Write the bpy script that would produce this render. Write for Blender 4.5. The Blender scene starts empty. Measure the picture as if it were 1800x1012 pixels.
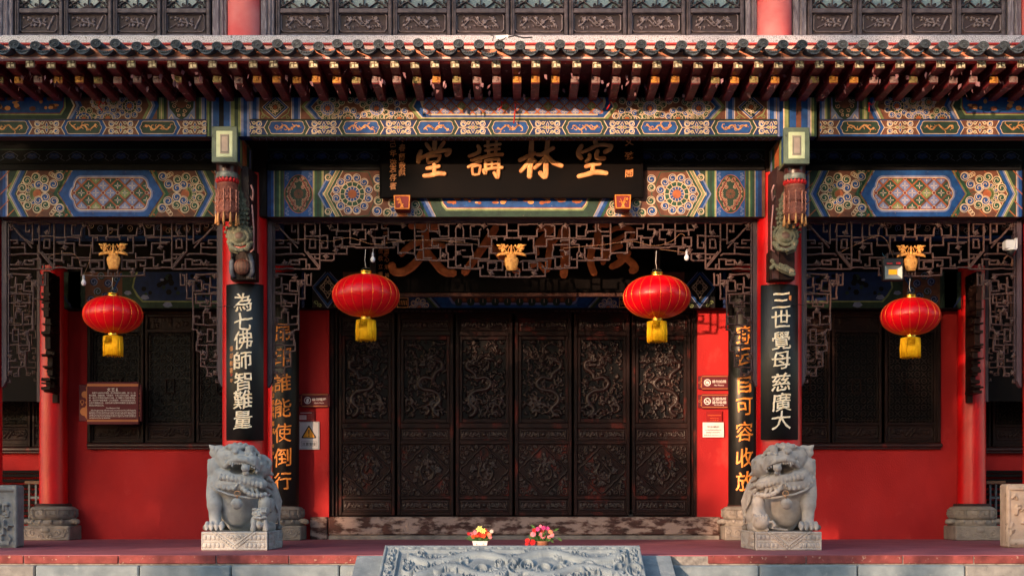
import bpy, bmesh, math, random
import numpy as np
from mathutils import Vector, Matrix
from mathutils.geometry import tessellate_polygon
R = math.radians
rnd = random.Random(7)
SC = bpy.context.scene
COL = SC.collection

# ------------------------------------------------------------------ camera
F = 2285.0          # focal length in photograph pixels (1800 wide)
CX, HY, EYE = 901.0, 874.0, 0.55
cam_d = bpy.data.cameras.new('camera')
cam = bpy.data.objects.new('camera', cam_d)
COL.objects.link(cam)
cam_d.sensor_width = 36.0
cam_d.lens = F / 1800 * 36
cam_d.shift_x = (900 - CX) / 1800
cam_d.shift_y = (HY - 506) / 1800
cam_d.clip_start = 0.1
cam_d.clip_end = 500
cam.location = (0, 0, EYE)
cam.rotation_euler = (R(90), 0, 0)
SC.camera = cam

# ------------------------------------------------------------------ light
SUN_AZ, SUN_EL = 32.0, 9.3      # sun stands left behind the camera, low
world = bpy.data.worlds.new('World')
SC.world = world
world.use_nodes = True
wn = world.node_tree.nodes
bg = wn['Background']
sky = wn.new('ShaderNodeTexSky')
sky.sky_type = 'NISHITA'
sky.sun_disc = False
sky.sun_elevation = R(SUN_EL)
sky.sun_rotation = R(180 + SUN_AZ)
sky.air_density = 1.0
sky.dust_density = 1.6
sky.ozone_density = 1.2
world.node_tree.links.new(sky.outputs[0], bg.inputs[0])
bg.inputs[1].default_value = 0.15
sun_d = bpy.data.lights.new('sun', 'SUN')
sun_d.energy = 2.0
sun_d.angle = R(0.5)
sun_d.color = (1.0, 0.64, 0.40)
sun = bpy.data.objects.new('sun', sun_d)
COL.objects.link(sun)
_d = Vector((math.sin(R(SUN_AZ)) * math.cos(R(SUN_EL)), math.cos(R(SUN_AZ)) * math.cos(R(SUN_EL)), -math.sin(R(SUN_EL))))
sun.rotation_euler = _d.to_track_quat('-Z', 'Y').to_euler()
sun.location = (-20, -40, 30)
SC.view_settings.view_transform = 'Standard'
SC.view_settings.look = 'None'
SC.view_settings.gamma = 1
SC.view_settings.exposure = 1.95
SC.view_settings.use_curve_mapping = False

# ------------------------------------------------------------------ helpers
def wx(px, y): return (px - CX) * y / F
def wz(py, y): return EYE + (HY - py) * y / F
def P3(px, py, y): return Vector((wx(px, y), y, wz(py, y)))

class MB:
    def __init__(s):
        s.v, s.f, s.m, s.s = [], [], [], []
    def add(s, vs, fs, m=0, sm=False):
        o = len(s.v)
        s.v.extend(tuple(v) for v in vs)
        for f in fs:
            s.f.append(tuple(i + o for i in f)); s.m.append(m); s.s.append(sm)
    def box(s, x0, x1, y0, y1, z0, z1, m=0, c=0.0):
        if x0 > x1: x0, x1 = x1, x0
        if y0 > y1: y0, y1 = y1, y0
        if z0 > z1: z0, z1 = z1, z0
        if c <= 0:
            s.add([(x0,y0,z0),(x1,y0,z0),(x1,y1,z0),(x0,y1,z0),(x0,y0,z1),(x1,y0,z1),(x1,y1,z1),(x0,y1,z1)],
                  [(0,3,2,1),(4,5,6,7),(0,1,5,4),(1,2,6,5),(2,3,7,6),(3,0,4,7)], m)
            return
        c = min(c, (x1-x0)*.45, (y1-y0)*.45, (z1-z0)*.45)
        vs, ix = [], {}
        X, Y, Z = (x0, x1), (y0, y1), (z0, z1)
        for i in (0,1):
            for j in (0,1):
                for k in (0,1):
                    sx, sy, sz = (1-2*i)*c, (1-2*j)*c, (1-2*k)*c
                    ix[i,j,k,0] = len(vs); vs.append((X[i], Y[j]+sy, Z[k]+sz))
                    ix[i,j,k,1] = len(vs); vs.append((X[i]+sx, Y[j], Z[k]+sz))
                    ix[i,j,k,2] = len(vs); vs.append((X[i]+sx, Y[j]+sy, Z[k]))
        fs = []
        for i in (0,1):
            q = [ix[i,0,0,0],ix[i,1,0,0],ix[i,1,1,0],ix[i,0,1,0]]; fs.append(q if i else q[::-1])
            q = [ix[0,i,0,1],ix[1,i,0,1],ix[1,i,1,1],ix[0,i,1,1]]; fs.append(q[::-1] if i else q)
            q = [ix[0,0,i,2],ix[1,0,i,2],ix[1,1,i,2],ix[0,1,i,2]]; fs.append(q if i else q[::-1])
        for i in (0,1):
            for j in (0,1):
                fl = (i + j) % 2
                q = [ix[i,j,0,0],ix[i,j,0,1],ix[i,j,1,1],ix[i,j,1,0]]; fs.append(q[::-1] if not fl else q)
                q = [ix[i,0,j,0],ix[i,0,j,2],ix[i,1,j,2],ix[i,1,j,0]]; fs.append(q if not fl else q[::-1])
                q = [ix[0,i,j,1],ix[0,i,j,2],ix[1,i,j,2],ix[1,i,j,1]]; fs.append(q[::-1] if not fl else q)
        for i in (0,1):
            for j in (0,1):
                for k in (0,1):
                    q = [ix[i,j,k,0],ix[i,j,k,1],ix[i,j,k,2]]
                    fs.append(q if (i+j+k) % 2 else q[::-1])
        s.add(vs, fs, m)
    def pbox(s, px0, px1, py0, py1, y, d, m=0, c=0.0):
        """box whose front face fills that pixel rectangle at depth y and which is d deep"""
        s.box(wx(px0,y), wx(px1,y), y, y+d, wz(py0,y), wz(py1,y), m, c)
    def prism(s, pts, y0, y1, m=0, ms=None):
        """pts (x,z) outline extruded from y0 to y1"""
        n = len(pts)
        a = sum(pts[i][0]*pts[(i+1)%n][1]-pts[(i+1)%n][0]*pts[i][1] for i in range(n))
        if a < 0: pts = pts[::-1]
        vs = [(p[0],y0,p[1]) for p in pts] + [(p[0],y1,p[1]) for p in pts]
        s.add(vs, [tuple(range(n)), tuple(range(2*n-1,n-1,-1))], m)
        s.add(vs, [(i, i+n, (i+1)%n+n, (i+1)%n) for i in range(n)], m if ms is None else ms)
    def lathe(s, prof, cx, cy, n=24, m=0, sm=True, a0=0, a1=2*math.pi, mfun=None, rfun=None):
        full = abs(a1-a0-2*math.pi) < 1e-6
        k = n if full else n+1
        vs = []
        for (r, z) in prof:
            for i in range(k):
                a = a0 + (a1-a0)*i/n
                rr = r*(rfun(a, z) if rfun else 1)
                vs.append((cx+rr*math.cos(a), cy+rr*math.sin(a), z))
        o = len(s.v); s.v.extend(vs)
        for j in range(len(prof)-1):
            for i in range(n):
                i2 = (i+1) % k
                s.f.append((o+j*k+i, o+j*k+i2, o+(j+1)*k+i2, o+(j+1)*k+i))
                s.m.append(mfun(i,j) if mfun else m); s.s.append(sm)
    def tube(s, pts, r, n=6, m=0, sm=True, caps=True):
        pts = [Vector(p) for p in pts]
        rs = r if isinstance(r, (list, tuple)) else [r]*len(pts)
        up = Vector((0.13, 0.21, 0.97))
        o = len(s.v)
        for i, p in enumerate(pts):
            t = (pts[min(i+1,len(pts)-1)] - pts[max(i-1,0)])
            t = t.normalized() if t.length > 1e-9 else Vector((0,0,1))
            a = t.cross(up)
            if a.length < 1e-3: a = t.cross(Vector((1,0,0)))
            a.normalize(); b = t.cross(a)
            for k in range(n):
                q = 2*math.pi*k/n
                s.v.append(tuple(p + (a*math.cos(q)+b*math.sin(q))*rs[i]))
        for i in range(len(pts)-1):
            for k in range(n):
                k2 = (k+1)%n
                s.f.append((o+i*n+k, o+i*n+k2, o+(i+1)*n+k2, o+(i+1)*n+k)); s.m.append(m); s.s.append(sm)
        if caps:
            s.f.append(tuple(o+k for k in range(n))[::-1]); s.m.append(m); s.s.append(False)
            e = o+(len(pts)-1)*n
            s.f.append(tuple(e+k for k in range(n))); s.m.append(m); s.s.append(False)
    def ball(s, c, r, nu=12, nv=8, m=0, sm=True):
        if not isinstance(r, (tuple, list)): r = (r,r,r)
        o = len(s.v)
        s.v.append((c[0],c[1],c[2]-r[2]))
        for j in range(1,nv):
            t = math.pi*j/nv
            for i in range(nu):
                a = 2*math.pi*i/nu
                s.v.append((c[0]+r[0]*math.sin(t)*math.cos(a), c[1]+r[1]*math.sin(t)*math.sin(a), c[2]-r[2]*math.cos(t)))
        s.v.append((c[0],c[1],c[2]+r[2])); e = len(s.v)-1
        for i in range(nu):
            i2=(i+1)%nu
            s.f.append((o,o+1+i2,o+1+i)); s.m.append(m); s.s.append(sm)
            s.f.append((e,o+1+(nv-2)*nu+i,o+1+(nv-2)*nu+i2)); s.m.append(m); s.s.append(sm)
            for j in range(nv-2):
                s.f.append((o+1+j*nu+i,o+1+j*nu+i2,o+1+(j+1)*nu+i2,o+1+(j+1)*nu+i)); s.m.append(m); s.s.append(sm)
    def bar(s, pts, w, y, d, m=0, closed=False):
        """flat moulding following a polyline of (x,z) in the plane y, rounded towards the viewer"""
        P = [Vector((p[0],p[1])) for p in pts]
        n = len(P)
        prof = [(-.5,d),(-.5,d*.3),(-.22,0),(.22,0),(.5,d*.3),(.5,d)]
        o = len(s.v); k = len(prof)
        for i in range(n):
            a = P[i]-P[i-1] if (i > 0 or closed) else P[1]-P[0]
            b = P[(i+1)%n]-P[i] if (i < n-1 or closed) else P[i]-P[i-1]
            a = a.normalized() if a.length>1e-9 else Vector((1,0)); b = b.normalized() if b.length>1e-9 else a
            na, nb = Vector((-a.y,a.x)), Vector((-b.y,b.x))
            mm = na+nb
            mm = mm.normalized() if mm.length>1e-6 else na
            L = 1/max(.45, mm.dot(na))
            for (q, dd) in prof:
                s.v.append((P[i].x+mm.x*q*w*L, y+dd, P[i].y+mm.y*q*w*L))
        for i in range(n if closed else n-1):
            j = (i+1)%n
            for t in range(k-1):
                s.f.append((o+i*k+t, o+i*k+t+1, o+j*k+t+1, o+j*k+t)); s.m.append(m); s.s.append(False)
        if not closed:
            s.f.append(tuple(o+t for t in range(k))[::-1]); s.m.append(m); s.s.append(False)
            s.f.append(tuple(o+(n-1)*k+t for t in range(k))); s.m.append(m); s.s.append(False)
    def pbar(s, pts, w, y, d, m=0, closed=False):
        s.bar([(wx(p[0],y), wz(p[1],y)) for p in pts], w*y/F, y, d, m, closed)

ORG = {}
def build(name, mb, mats, parent=None, data=None):
    o = (0,0,0)
    if parent is not None: o = ORG.get(parent.name, (0,0,0))
    me = bpy.data.meshes.new(name)
    if mb is not None:
        vs = mb.v if o == (0,0,0) else [(a-o[0],b-o[1],c-o[2]) for (a,b,c) in mb.v]
        me.from_pydata(vs, [], mb.f)
        if not isinstance(mats, (list,tuple)): mats = [mats]
        for q in mats: me.materials.append(q)
        me.polygons.foreach_set('material_index', mb.m)
        me.polygons.foreach_set('use_smooth', mb.s)
        me.update()
    ob = bpy.data.objects.new(name, me)
    COL.objects.link(ob)
    if parent is not None:
        ob.parent = parent
        ORG[ob.name] = o
    return ob
def tag(o, label=None, cat=None, group=None, kind=None):
    if label: o['label'] = label
    if cat: o['category'] = cat; o['kind'] = kind or 'thing'
    if group: o['group'] = group
    if kind: o['kind'] = kind
    return o
def thing(name, label, cat, loc=(0,0,0), group=None):
    o = bpy.data.objects.new(name, None)
    COL.objects.link(o)
    o.empty_display_size = .1
    o.location = loc
    ORG[o.name] = tuple(loc)
    return tag(o, label, cat, group)
def inst(src, parent, loc, name=None):
    """another object on the same mesh data"""
    c = src.copy()
    if name: c.name = name
    c.parent = parent
    c.location = loc
    COL.objects.link(c)
    ORG[c.name] = ORG.get(src.name, (0,0,0))
    return c
def copy_tree(o, parent=None, loc=None, **kw):
    c = o.copy(); COL.objects.link(c); c.parent = parent
    if loc is not None: c.location = loc
    for ch in list(o.children):
        copy_tree(ch, c)
    return c

# ------------------------------------------------------------------ materials
def srgb(r,g,b):
    f = lambda c: (c/255/12.92) if c/255 <= .04045 else ((c/255+.055)/1.055)**2.4
    return (f(r),f(g),f(b))
MATS = {}
def mat(name, c1, c2=None, scale=6, rough=.6, r2=None, bump=0.0, bscale=40, metal=0, spec=.4, c3=None, wear=0.0,
        wscale=12, stretch=(1,1,1), coat=0.0, sheen=0.0, detail=5, emit=None, trans=0.0, aniso=0.0, wsoft=.04, wrough=None, rand=0.0, bdist=.01):
    if name in MATS: return MATS[name]
    m = bpy.data.materials.new(name); m.use_nodes = True
    nt = m.node_tree; N = nt.nodes; L = nt.links
    b = N['Principled BSDF']
    tc = N.new('ShaderNodeTexCoord')
    mp = N.new('ShaderNodeMapping'); mp.inputs['Scale'].default_value = stretch
    L.new(tc.outputs['Object'], mp.inputs['Vector'])
    vec = mp.outputs[0]
    if rand:
        oi = N.new('ShaderNodeObjectInfo'); ad = N.new('ShaderNodeVectorMath'); ad.operation = 'ADD'
        mu = N.new('ShaderNodeMath'); mu.operation='MULTIPLY'; mu.inputs[1].default_value = 37.0
        L.new(oi.outputs['Random'], mu.inputs[0]); L.new(vec, ad.inputs[0]); L.new(mu.outputs[0], ad.inputs[1]); vec = ad.outputs[0]
    col = None
    if c2 is not None:
        n = N.new('ShaderNodeTexNoise'); n.inputs['Scale'].default_value = scale; n.inputs['Detail'].default_value = detail
        L.new(vec, n.inputs['Vector'])
        r = N.new('ShaderNodeValToRGB'); r.color_ramp.elements[0].position = .33; r.color_ramp.elements[1].position = .68
        r.color_ramp.elements[0].color = (*c1,1); r.color_ramp.elements[1].color = (*c2,1)
        L.new(n.outputs['Fac'], r.inputs[0]); col = r.outputs[0]
    if rand and col is not None:
        hs = N.new('ShaderNodeHueSaturation')
        mr = N.new('ShaderNodeMapRange'); mr.inputs['To Min'].default_value = 1-rand; mr.inputs['To Max'].default_value = 1+rand
        L.new(oi.outputs['Random'], mr.inputs['Value']); L.new(mr.outputs[0], hs.inputs['Value']); L.new(col, hs.inputs['Color']); col = hs.outputs[0]
    wf = None
    if c3 is not None and wear > 0:
        n = N.new('ShaderNodeTexNoise'); n.inputs['Scale'].default_value = wscale; n.inputs['Detail'].default_value = 8
        n.inputs['Roughness'].default_value = .62
        L.new(vec, n.inputs['Vector'])
        r = N.new('ShaderNodeValToRGB'); t = .5+ (0.5-wear)*.42
        r.color_ramp.elements[0].position = t; r.color_ramp.elements[1].position = min(1,t+wsoft)
        L.new(n.outputs['Fac'], r.inputs[0]); wf = r.outputs[0]
        mx = N.new('ShaderNodeMix'); mx.data_type = 'RGBA'
        L.new(wf, mx.inputs['Factor'])
        if col is None: mx.inputs['A'].default_value = (*c1,1)
        else: L.new(col, mx.inputs['A'])
        mx.inputs['B'].default_value = (*c3,1)
        col = mx.outputs['Result']
    if col is None: b.inputs['Base Color'].default_value = (*c1,1)
    else: L.new(col, b.inputs['Base Color'])
    b.inputs['Roughness'].default_value = rough
    if r2 is not None:
        n = N.new('ShaderNodeTexNoise'); n.inputs['Scale'].default_value = scale*2.3; n.inputs['Detail'].default_value = 4
        L.new(vec, n.inputs['Vector'])
        mr = N.new('ShaderNodeMapRange'); mr.inputs['From Min'].default_value=.3; mr.inputs['From Max'].default_value=.7
        mr.inputs['To Min'].default_value = rough; mr.inputs['To Max'].default_value = r2
        L.new(n.outputs['Fac'], mr.inputs['Value']); L.new(mr.outputs[0], b.inputs['Roughness'])
    b.inputs['Metallic'].default_value = metal
    b.inputs['Specular IOR Level'].default_value = spec
    if coat: b.inputs['Coat Weight'].default_value = coat; b.inputs['Coat Roughness'].default_value = .15
    if sheen: b.inputs['Sheen Weight'].default_value = sheen
    if aniso:
        b.inputs['Anisotropic'].default_value = aniso
        tg = N.new('ShaderNodeTangent'); tg.direction_type='RADIAL'; tg.axis='Z'
        L.new(tg.outputs[0], b.inputs['Tangent'])
    if trans:
        b.inputs['Transmission Weight'].default_value = trans
    if emit:
        b.inputs['Emission Color'].default_value = (*emit[:3],1); b.inputs['Emission Strength'].default_value = emit[3]
    if bump:
        n = N.new('ShaderNodeTexNoise'); n.inputs['Scale'].default_value = bscale; n.inputs['Detail'].default_value = 6
        L.new(vec, n.inputs['Vector'])
        bp = N.new('ShaderNodeBump'); bp.inputs['Strength'].default_value = bump; bp.inputs['Distance'].default_value = bdist
        src = n.outputs['Fac']
        if wf is not None:
            a = N.new('ShaderNodeMath'); a.operation='MULTIPLY_ADD'; a.inputs[1].default_value = -.6
            L.new(wf, a.inputs[0]); L.new(src, a.inputs[2]); src = a.outputs[0]
        L.new(src, bp.inputs['Height']); L.new(bp.outputs[0], b.inputs['Normal'])
    MATS[name] = m
    return m
RED_COL = mat('red_lacquer', srgb(188,8,14), srgb(206,12,20), 3, .32, .42, bump=.05, bscale=14, spec=.5, c3=srgb(120,20,20), wear=.06, wscale=25)
RED_WALL = mat('red_wall_plaster', srgb(180,40,40), srgb(148,28,31), 1.3, .7, .85, bump=.35, bscale=70, spec=.2, c3=srgb(196,78,70), wear=.26, wscale=2.2, wsoft=.3, stretch=(1,1,.6))
DARKWOOD = mat('dark_carved_wood', srgb(40,24,21), srgb(24,15,15), 7, .38, .55, bump=.35, bscale=60, spec=.13, c3=srgb(66,28,24), wear=.2, wscale=6, wsoft=.2, stretch=(1,1,.35))
DARKWOOD2 = mat('dark_red_wood', srgb(58,26,24), srgb(34,18,18), 5, .35, .5, bump=.3, bscale=60, spec=.5, c3=srgb(128,34,26), wear=.2, wscale=5, wsoft=.12)
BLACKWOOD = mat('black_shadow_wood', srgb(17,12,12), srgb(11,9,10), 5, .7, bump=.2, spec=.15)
LATT = mat('lattice_brown_wood', srgb(82,58,54), srgb(56,39,37), 18, .5, .65, bump=.3, bscale=90, spec=.4, c3=srgb(120,100,98), wear=.25, wscale=30, wsoft=.2)
LATTFR = mat('lattice_frame_wood', srgb(58,40,42), srgb(78,64,72), 9, .45, .6, bump=.25, bscale=60, stretch=(1,1,.3))
FADED = mat('weathered_grey_wood', srgb(124,116,124), srgb(76,66,74), 14, .7, .85, bump=.6, bscale=50, stretch=(6,6,.6), c3=srgb(186,180,190), wear=.36, wscale=9, wsoft=.25)
UPWOOD = mat('upper_window_wood', srgb(84,74,80), srgb(50,40,45), 12, .55, .75, bump=.4, bscale=60, stretch=(1,1,1), c3=srgb(126,114,116), wear=.18, wscale=14, wsoft=.2)
PINKCOL = mat('faded_red_column', srgb(190,60,62), srgb(198,110,108), 2.2, .7, .8, bump=.2, bscale=30, c3=srgb(212,160,150), wear=.25, wscale=3, wsoft=.3)
STONE = mat('grey_stone', srgb(136,137,136), srgb(108,110,111), 9, .75, .88, bump=.5, bscale=110, spec=.3, c3=srgb(78,78,76), wear=.22, wscale=16, wsoft=.15)
STONE_W = mat('sun_tinted_grey_stone', srgb(150,138,128), srgb(124,114,106), 9, .75, .88, bump=.5, bscale=110, spec=.3, c3=srgb(92,86,80), wear=.2, wscale=16, wsoft=.15)  # warmer copy of the grey stone, sun tint put in for right-hand pedestals
STONE_B = mat('blue_grey_stone', srgb(126,140,148), srgb(98,112,122), 6, .72, .85, bump=.5, bscale=120, spec=.3, c3=srgb(140,150,154), wear=.3, wscale=10, wsoft=.2)
STONE_P = mat('pedestal_stone', srgb(138,130,124), srgb(106,100,96), 9, .8, .9, bump=.5, bscale=100, spec=.25, c3=srgb(132,122,112), wear=.2, wscale=14, wsoft=.2)
FLOOR = mat('mauve_floor_paint', srgb(156,90,100), srgb(138,76,86), 2.2, .55, .7, bump=.15, bscale=150, spec=.35, c3=srgb(150,86,92), wear=.14, wscale=5, wsoft=.25)
BRICK_R = mat('red_stone_tile', srgb(134,66,64), srgb(98,44,44), 9, .8, .9, bump=.6, bscale=90, c3=srgb(160,128,116), wear=.2, wscale=24, rand=.18)
MORTAR = mat('pale_mortar', srgb(140,138,134), srgb(96,94,92), 20, .9, bump=.6, bscale=60)
TILE = mat('grey_roof_tile', srgb(70,78,84), srgb(42,46,52), 30, .75, .9, bump=.9, bscale=140, c3=srgb(120,128,132), wear=.2, wscale=40, wsoft=.1, rand=.15)
MOSAIC = None
RAFT = mat('maroon_rafter_paint', srgb(116,36,42), srgb(78,22,30), 9, .45, .6, bump=.5, bscale=60, c3=srgb(196,150,150), wear=.18, wscale=13, wsoft=.03, rand=.12)
FASCIA_O = mat('orange_fascia', srgb(206,136,104), srgb(184,108,80), 6, .7, .8, bump=.5, bscale=50, c3=srgb(206,170,160), wear=.2, wscale=14, wsoft=.1)
FASCIA_W = mat('pale_fascia_strip', srgb(224,204,202), srgb(206,172,168), 12, .8, bump=.4, c3=srgb(150,60,54), wear=.2, wscale=20)
FASCIA_R = mat('red_fascia_strip', srgb(170,40,36), srgb(140,26,28), 8, .55, bump=.4, c3=srgb(206,120,106), wear=.22, wscale=16)
BLACKLAC = mat('black_lacquer_board', srgb(9,8,9), srgb(14,12,12), 4, .36, .46, bump=.06, bscale=30, spec=.4, c3=srgb(36,26,22), wear=.05, wscale=30)
GOLD = mat('gold_leaf', srgb(214,164,84), srgb(178,118,54), 18, .38, .5, metal=.55, bump=.3, bscale=50)
GOLDP = mat('pale_gold_leaf', srgb(250,236,212), srgb(232,204,160), 25, .45, .55, metal=0, bump=.3, bscale=60)
GOLDO = mat('orange_gold_leaf', srgb(224,142,56), srgb(190,110,42), 22, .4, .5, metal=.15, bump=.3, bscale=60)
GOLDB = mat('brown_gold_letter', srgb(244,150,84), srgb(210,114,60), 14, .5, .6, metal=.1, bump=.5, bscale=30)
GOLD2 = mat('tarnished_gold', srgb(220,160,104), srgb(176,116,72), 12, .45, .55, metal=.15, bump=.4, bscale=50)
EDGEG = mat('gold_letter_edge', srgb(190,110,56), srgb(150,84,42), 14, .5, metal=.2)
BRASS = mat('polished_brass', srgb(226,176,70), None, rough=.2, metal=1.0)
WHITE = mat('white_paint', srgb(214,212,214), srgb(200,198,200), 8, .55)
WIRE = mat('pale_wire', srgb(190,184,178), None, rough=.6)
BLACKP = mat('black_plastic', srgb(22,22,24), None, rough=.45)
GLASSM = mat('dusty_window_glass', srgb(104,122,128), srgb(70,86,92), 3, .2, .4, spec=.4)
DARKGL = mat('dark_window_glass', srgb(6,7,8), None, rough=.4, spec=.15)
# painted beam colours
def pm(n, c, c2, **k):
    kw = dict(rough=.62, bump=.25, bscale=70, spec=.3); kw.update(k)
    return mat(n, srgb(*c), srgb(*c2), 14, **kw)
PAL = {
 'blue': pm('paint_blue',(14,70,134),(9,50,104), c3=srgb(120,110,110), wear=.08, wscale=30),
 'dblue': pm('paint_dark_blue',(12,40,92),(8,30,70)),
 'green': pm('paint_green',(30,74,54),(22,56,42), c3=srgb(110,100,80), wear=.08, wscale=30),
 'dgreen': pm('paint_dark_green',(34,58,44),(24,44,36), c3=srgb(90,80,66), wear=.1, wscale=20),
 'olive': pm('paint_light_green',(122,134,88),(94,106,68), c3=srgb(120,90,60), wear=.1, wscale=30),
 'lav': pm('paint_lavender',(118,128,166),(92,102,142), c3=srgb(150,110,90), wear=.08, wscale=30),
 'cream': pm('paint_cream_line',(202,180,152),(170,148,124), c3=srgb(130,100,84), wear=.12, wscale=40),
 'brown': pm('paint_earth_brown',(104,62,44),(78,46,36), c3=srgb(50,32,28), wear=.15, wscale=25),
 'orange': pm('paint_orange',(164,92,52),(134,68,40), c3=srgb(110,66,44), wear=.2, wscale=25),
 'red': pm('paint_red',(122,34,30),(96,24,26)),
 'gold': pm('paint_gold_relief',(206,152,96),(166,108,62), metal=.2, rough=.45, bump=.6, bscale=90),
 'dark': pm('paint_soot_black',(18,18,20),(12,12,16),spec=.15),
 'dusky': pm('paint_dusky_line',(70,72,84),(52,54,66)),
}
PK = list(PAL.keys()); PIX = {k:i for i,k in enumerate(PK)}; PM = [PAL[k] for k in PK]

# ------------------------------------------------------------------ flat painting, in photo pixels of a plane
def clip_poly(pts, r):
    x0,x1,y0,y1 = r
    for (ax, val, sgn) in ((0,x0,1),(0,x1,-1),(1,y0,1),(1,y1,-1)):
        out = []
        n = len(pts)
        for i in range(n):
            a, b = pts[i-1], pts[i]
            da, db = (a[ax]-val)*sgn, (b[ax]-val)*sgn
            if (da >= 0) != (db >= 0):
                t = da/(da-db)
                out.append((a[0]+(b[0]-a[0])*t, a[1]+(b[1]-a[1])*t))
            if db >= 0: out.append(b)
        pts = out
        if len(pts) < 3: return []
    return pts
class Paint:
    STEP = .0014
    def __init__(s, y, clip=None):
        s.y, s.clip, s.mb = y, clip, MB()
        s.ox = s.oy = 0.0; s.mir = None
    def cv(s, pts, col, layer):
        pts = [(p[0]+s.ox, p[1]+s.oy) for p in pts]
        if s.mir is not None: pts = [(2*s.mir-p[0], p[1]) for p in pts]
        if s.clip: pts = clip_poly(pts, s.clip)
        if len(pts) < 3: return
        yy = s.y - layer*s.STEP
        # keep the pixel scale of the plane itself, lift the layer straight out
        n = len(pts)
        a = sum(pts[i][0]*pts[(i+1)%n][1]-pts[(i+1)%n][0]*pts[i][1] for i in range(n))
        if a > 0: pts = pts[::-1]
        s.mb.add([(wx(p[0],s.y), yy, wz(p[1],s.y)) for p in pts], [tuple(range(n))], PIX[col])
    def poly(s, pts, col, layer, holes=()):
        if not holes and len(pts) <= 4:
            return s.cv(pts, col, layer)
        loops = [[Vector((p[0],p[1],0)) for p in pts]] + [[Vector((p[0],p[1],0)) for p in h] for h in holes]
        flat = [p for l in loops for p in l]
        for t in tessellate_polygon(loops):
            s.cv([(flat[i].x, flat[i].y) for i in t], col, layer)
    def rect(s, x0,x1,y0,y1,col,layer): s.cv([(x0,y0),(x1,y0),(x1,y1),(x0,y1)],col,layer)
    def line(s, pts, w, col, layer, closed=False):
        P = [Vector(p[:2]) for p in pts]; n = len(P); Lf=[];Rt=[]
        for i in range(n):
            a = P[i]-P[i-1] if (i>0 or closed) else P[1]-P[0]
            b = P[(i+1)%n]-P[i] if (i<n-1 or closed) else P[i]-P[i-1]
            a = a.normalized() if a.length>1e-9 else Vector((1,0)); b = b.normalized() if b.length>1e-9 else a
            na, nb = Vector((-a.y,a.x)), Vector((-b.y,b.x)); mm = na+nb
            mm = mm.normalized() if mm.length>1e-6 else na
            k = w/2/max(.5,mm.dot(na))
            Lf.append(P[i]+mm*k); Rt.append(P[i]-mm*k)
        for i in range(n if closed else n-1):
            j=(i+1)%n
            s.cv([tuple(Lf[i]),tuple(Lf[j]),tuple(Rt[j]),tuple(Rt[i])], col, layer)
    def disc(s, cx, cy, r, col, layer, n=14, ry=None):
        ry = ry or r
        s.cv([(cx+r*math.cos(2*math.pi*i/n), cy+ry*math.sin(2*math.pi*i/n)) for i in range(n)], col, layer)
    def ring(s, cx, cy, r, w, col, layer, n=18, ry=None):
        ry = ry or r
        s.line([(cx+r*math.cos(2*math.pi*i/n), cy+ry*math.sin(2*math.pi*i/n)) for i in range(n)], w, col, layer, True)
    def swirl(s, cx, cy, r, col, a=0.0, d=1, lay=3, w=1.5, lc='cream'):
        s.disc(cx, cy, r, col, lay)
        s.ring(cx, cy, r*.93, w*.72, lc, lay+1, 16)
        s.line(spiral(cx,cy,r*.9,a,d,1.25,16,.22), w*.72, lc, lay+1.4)
    def rosette(s, cx, cy, r, inner='blue', mid='green', outer='blue', lay=3, n=12, ns=12):
        for i in range(ns):
            a = 2*math.pi*(i+.5)/ns
            k = r*.78
            s.swirl(cx+k*math.cos(a), cy+k*math.sin(a), r*.2*12/ns, outer, a+2.2, 1 if i%2 else -1, lay, w=max(1.1,r*.04))
        s.disc(cx,cy,r*.58,mid,lay+2,20); s.ring(cx,cy,r*.58,r*.04,'cream',lay+3)
        for i in range(n):
            a = 2*math.pi*i/n
            s.line([(cx+r*.38*math.cos(a),cy+r*.38*math.sin(a)),(cx+r*.58*math.cos(a),cy+r*.58*math.sin(a))], r*.035,'cream',lay+3)
        s.disc(cx,cy,r*.36,inner,lay+4,18); s.ring(cx,cy,r*.36,r*.04,'cream',lay+5)
        for i in range(n):
            a = 2*math.pi*(i+.5)/n
            s.line([(cx+r*.22*math.cos(a),cy+r*.22*math.sin(a)),(cx+r*.36*math.cos(a),cy+r*.36*math.sin(a))], r*.03,'cream',lay+5)
        s.disc(cx,cy,r*.21,'orange',lay+6,12)
    def done(s, name, parent):
        if not s.mb.v: return None
        return build(name, s.mb, PM, parent)
def spiral(cx, cy, r, a=0.0, d=1, turns=1.45, n=18, r1=.18):
    out = []
    for i in range(n+1):
        t = i/n
        rr = r*(1-t)**.8*(1-r1)+r*r1*(1 if t<1 else 1)
        q = a + d*t*turns*2*math.pi
        out.append((cx+rr*math.cos(q), cy+rr*math.sin(q)))
    return out
def cartouche(cx, cy, hw, hh, sc=4):
    """scalloped oblong outline"""
    pts = []
    def arc(ax, ay, r, a0, a1, n=5):
        for i in range(n+1):
            a = R(a0+(a1-a0)*i/n); pts.append((ax+r*math.cos(a), ay-r*math.sin(a)))
    r = hh*.42
    arc(cx+hw-r*1.6, cy-hh+r, r, 90, 10)
    arc(cx+hw-r*1.15, cy, r*1.15, 55, -55, 7)
    arc(cx+hw-r*1.6, cy+hh-r, r, -10, -90)
    arc(cx-hw+r*1.6, cy+hh-r, r, -90, -170)
    arc(cx-hw+r*1.15, cy, r*1.15, 235, 125, 7)
    arc(cx-hw+r*1.6, cy-hh+r, r, 170, 90)
    return pts

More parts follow.
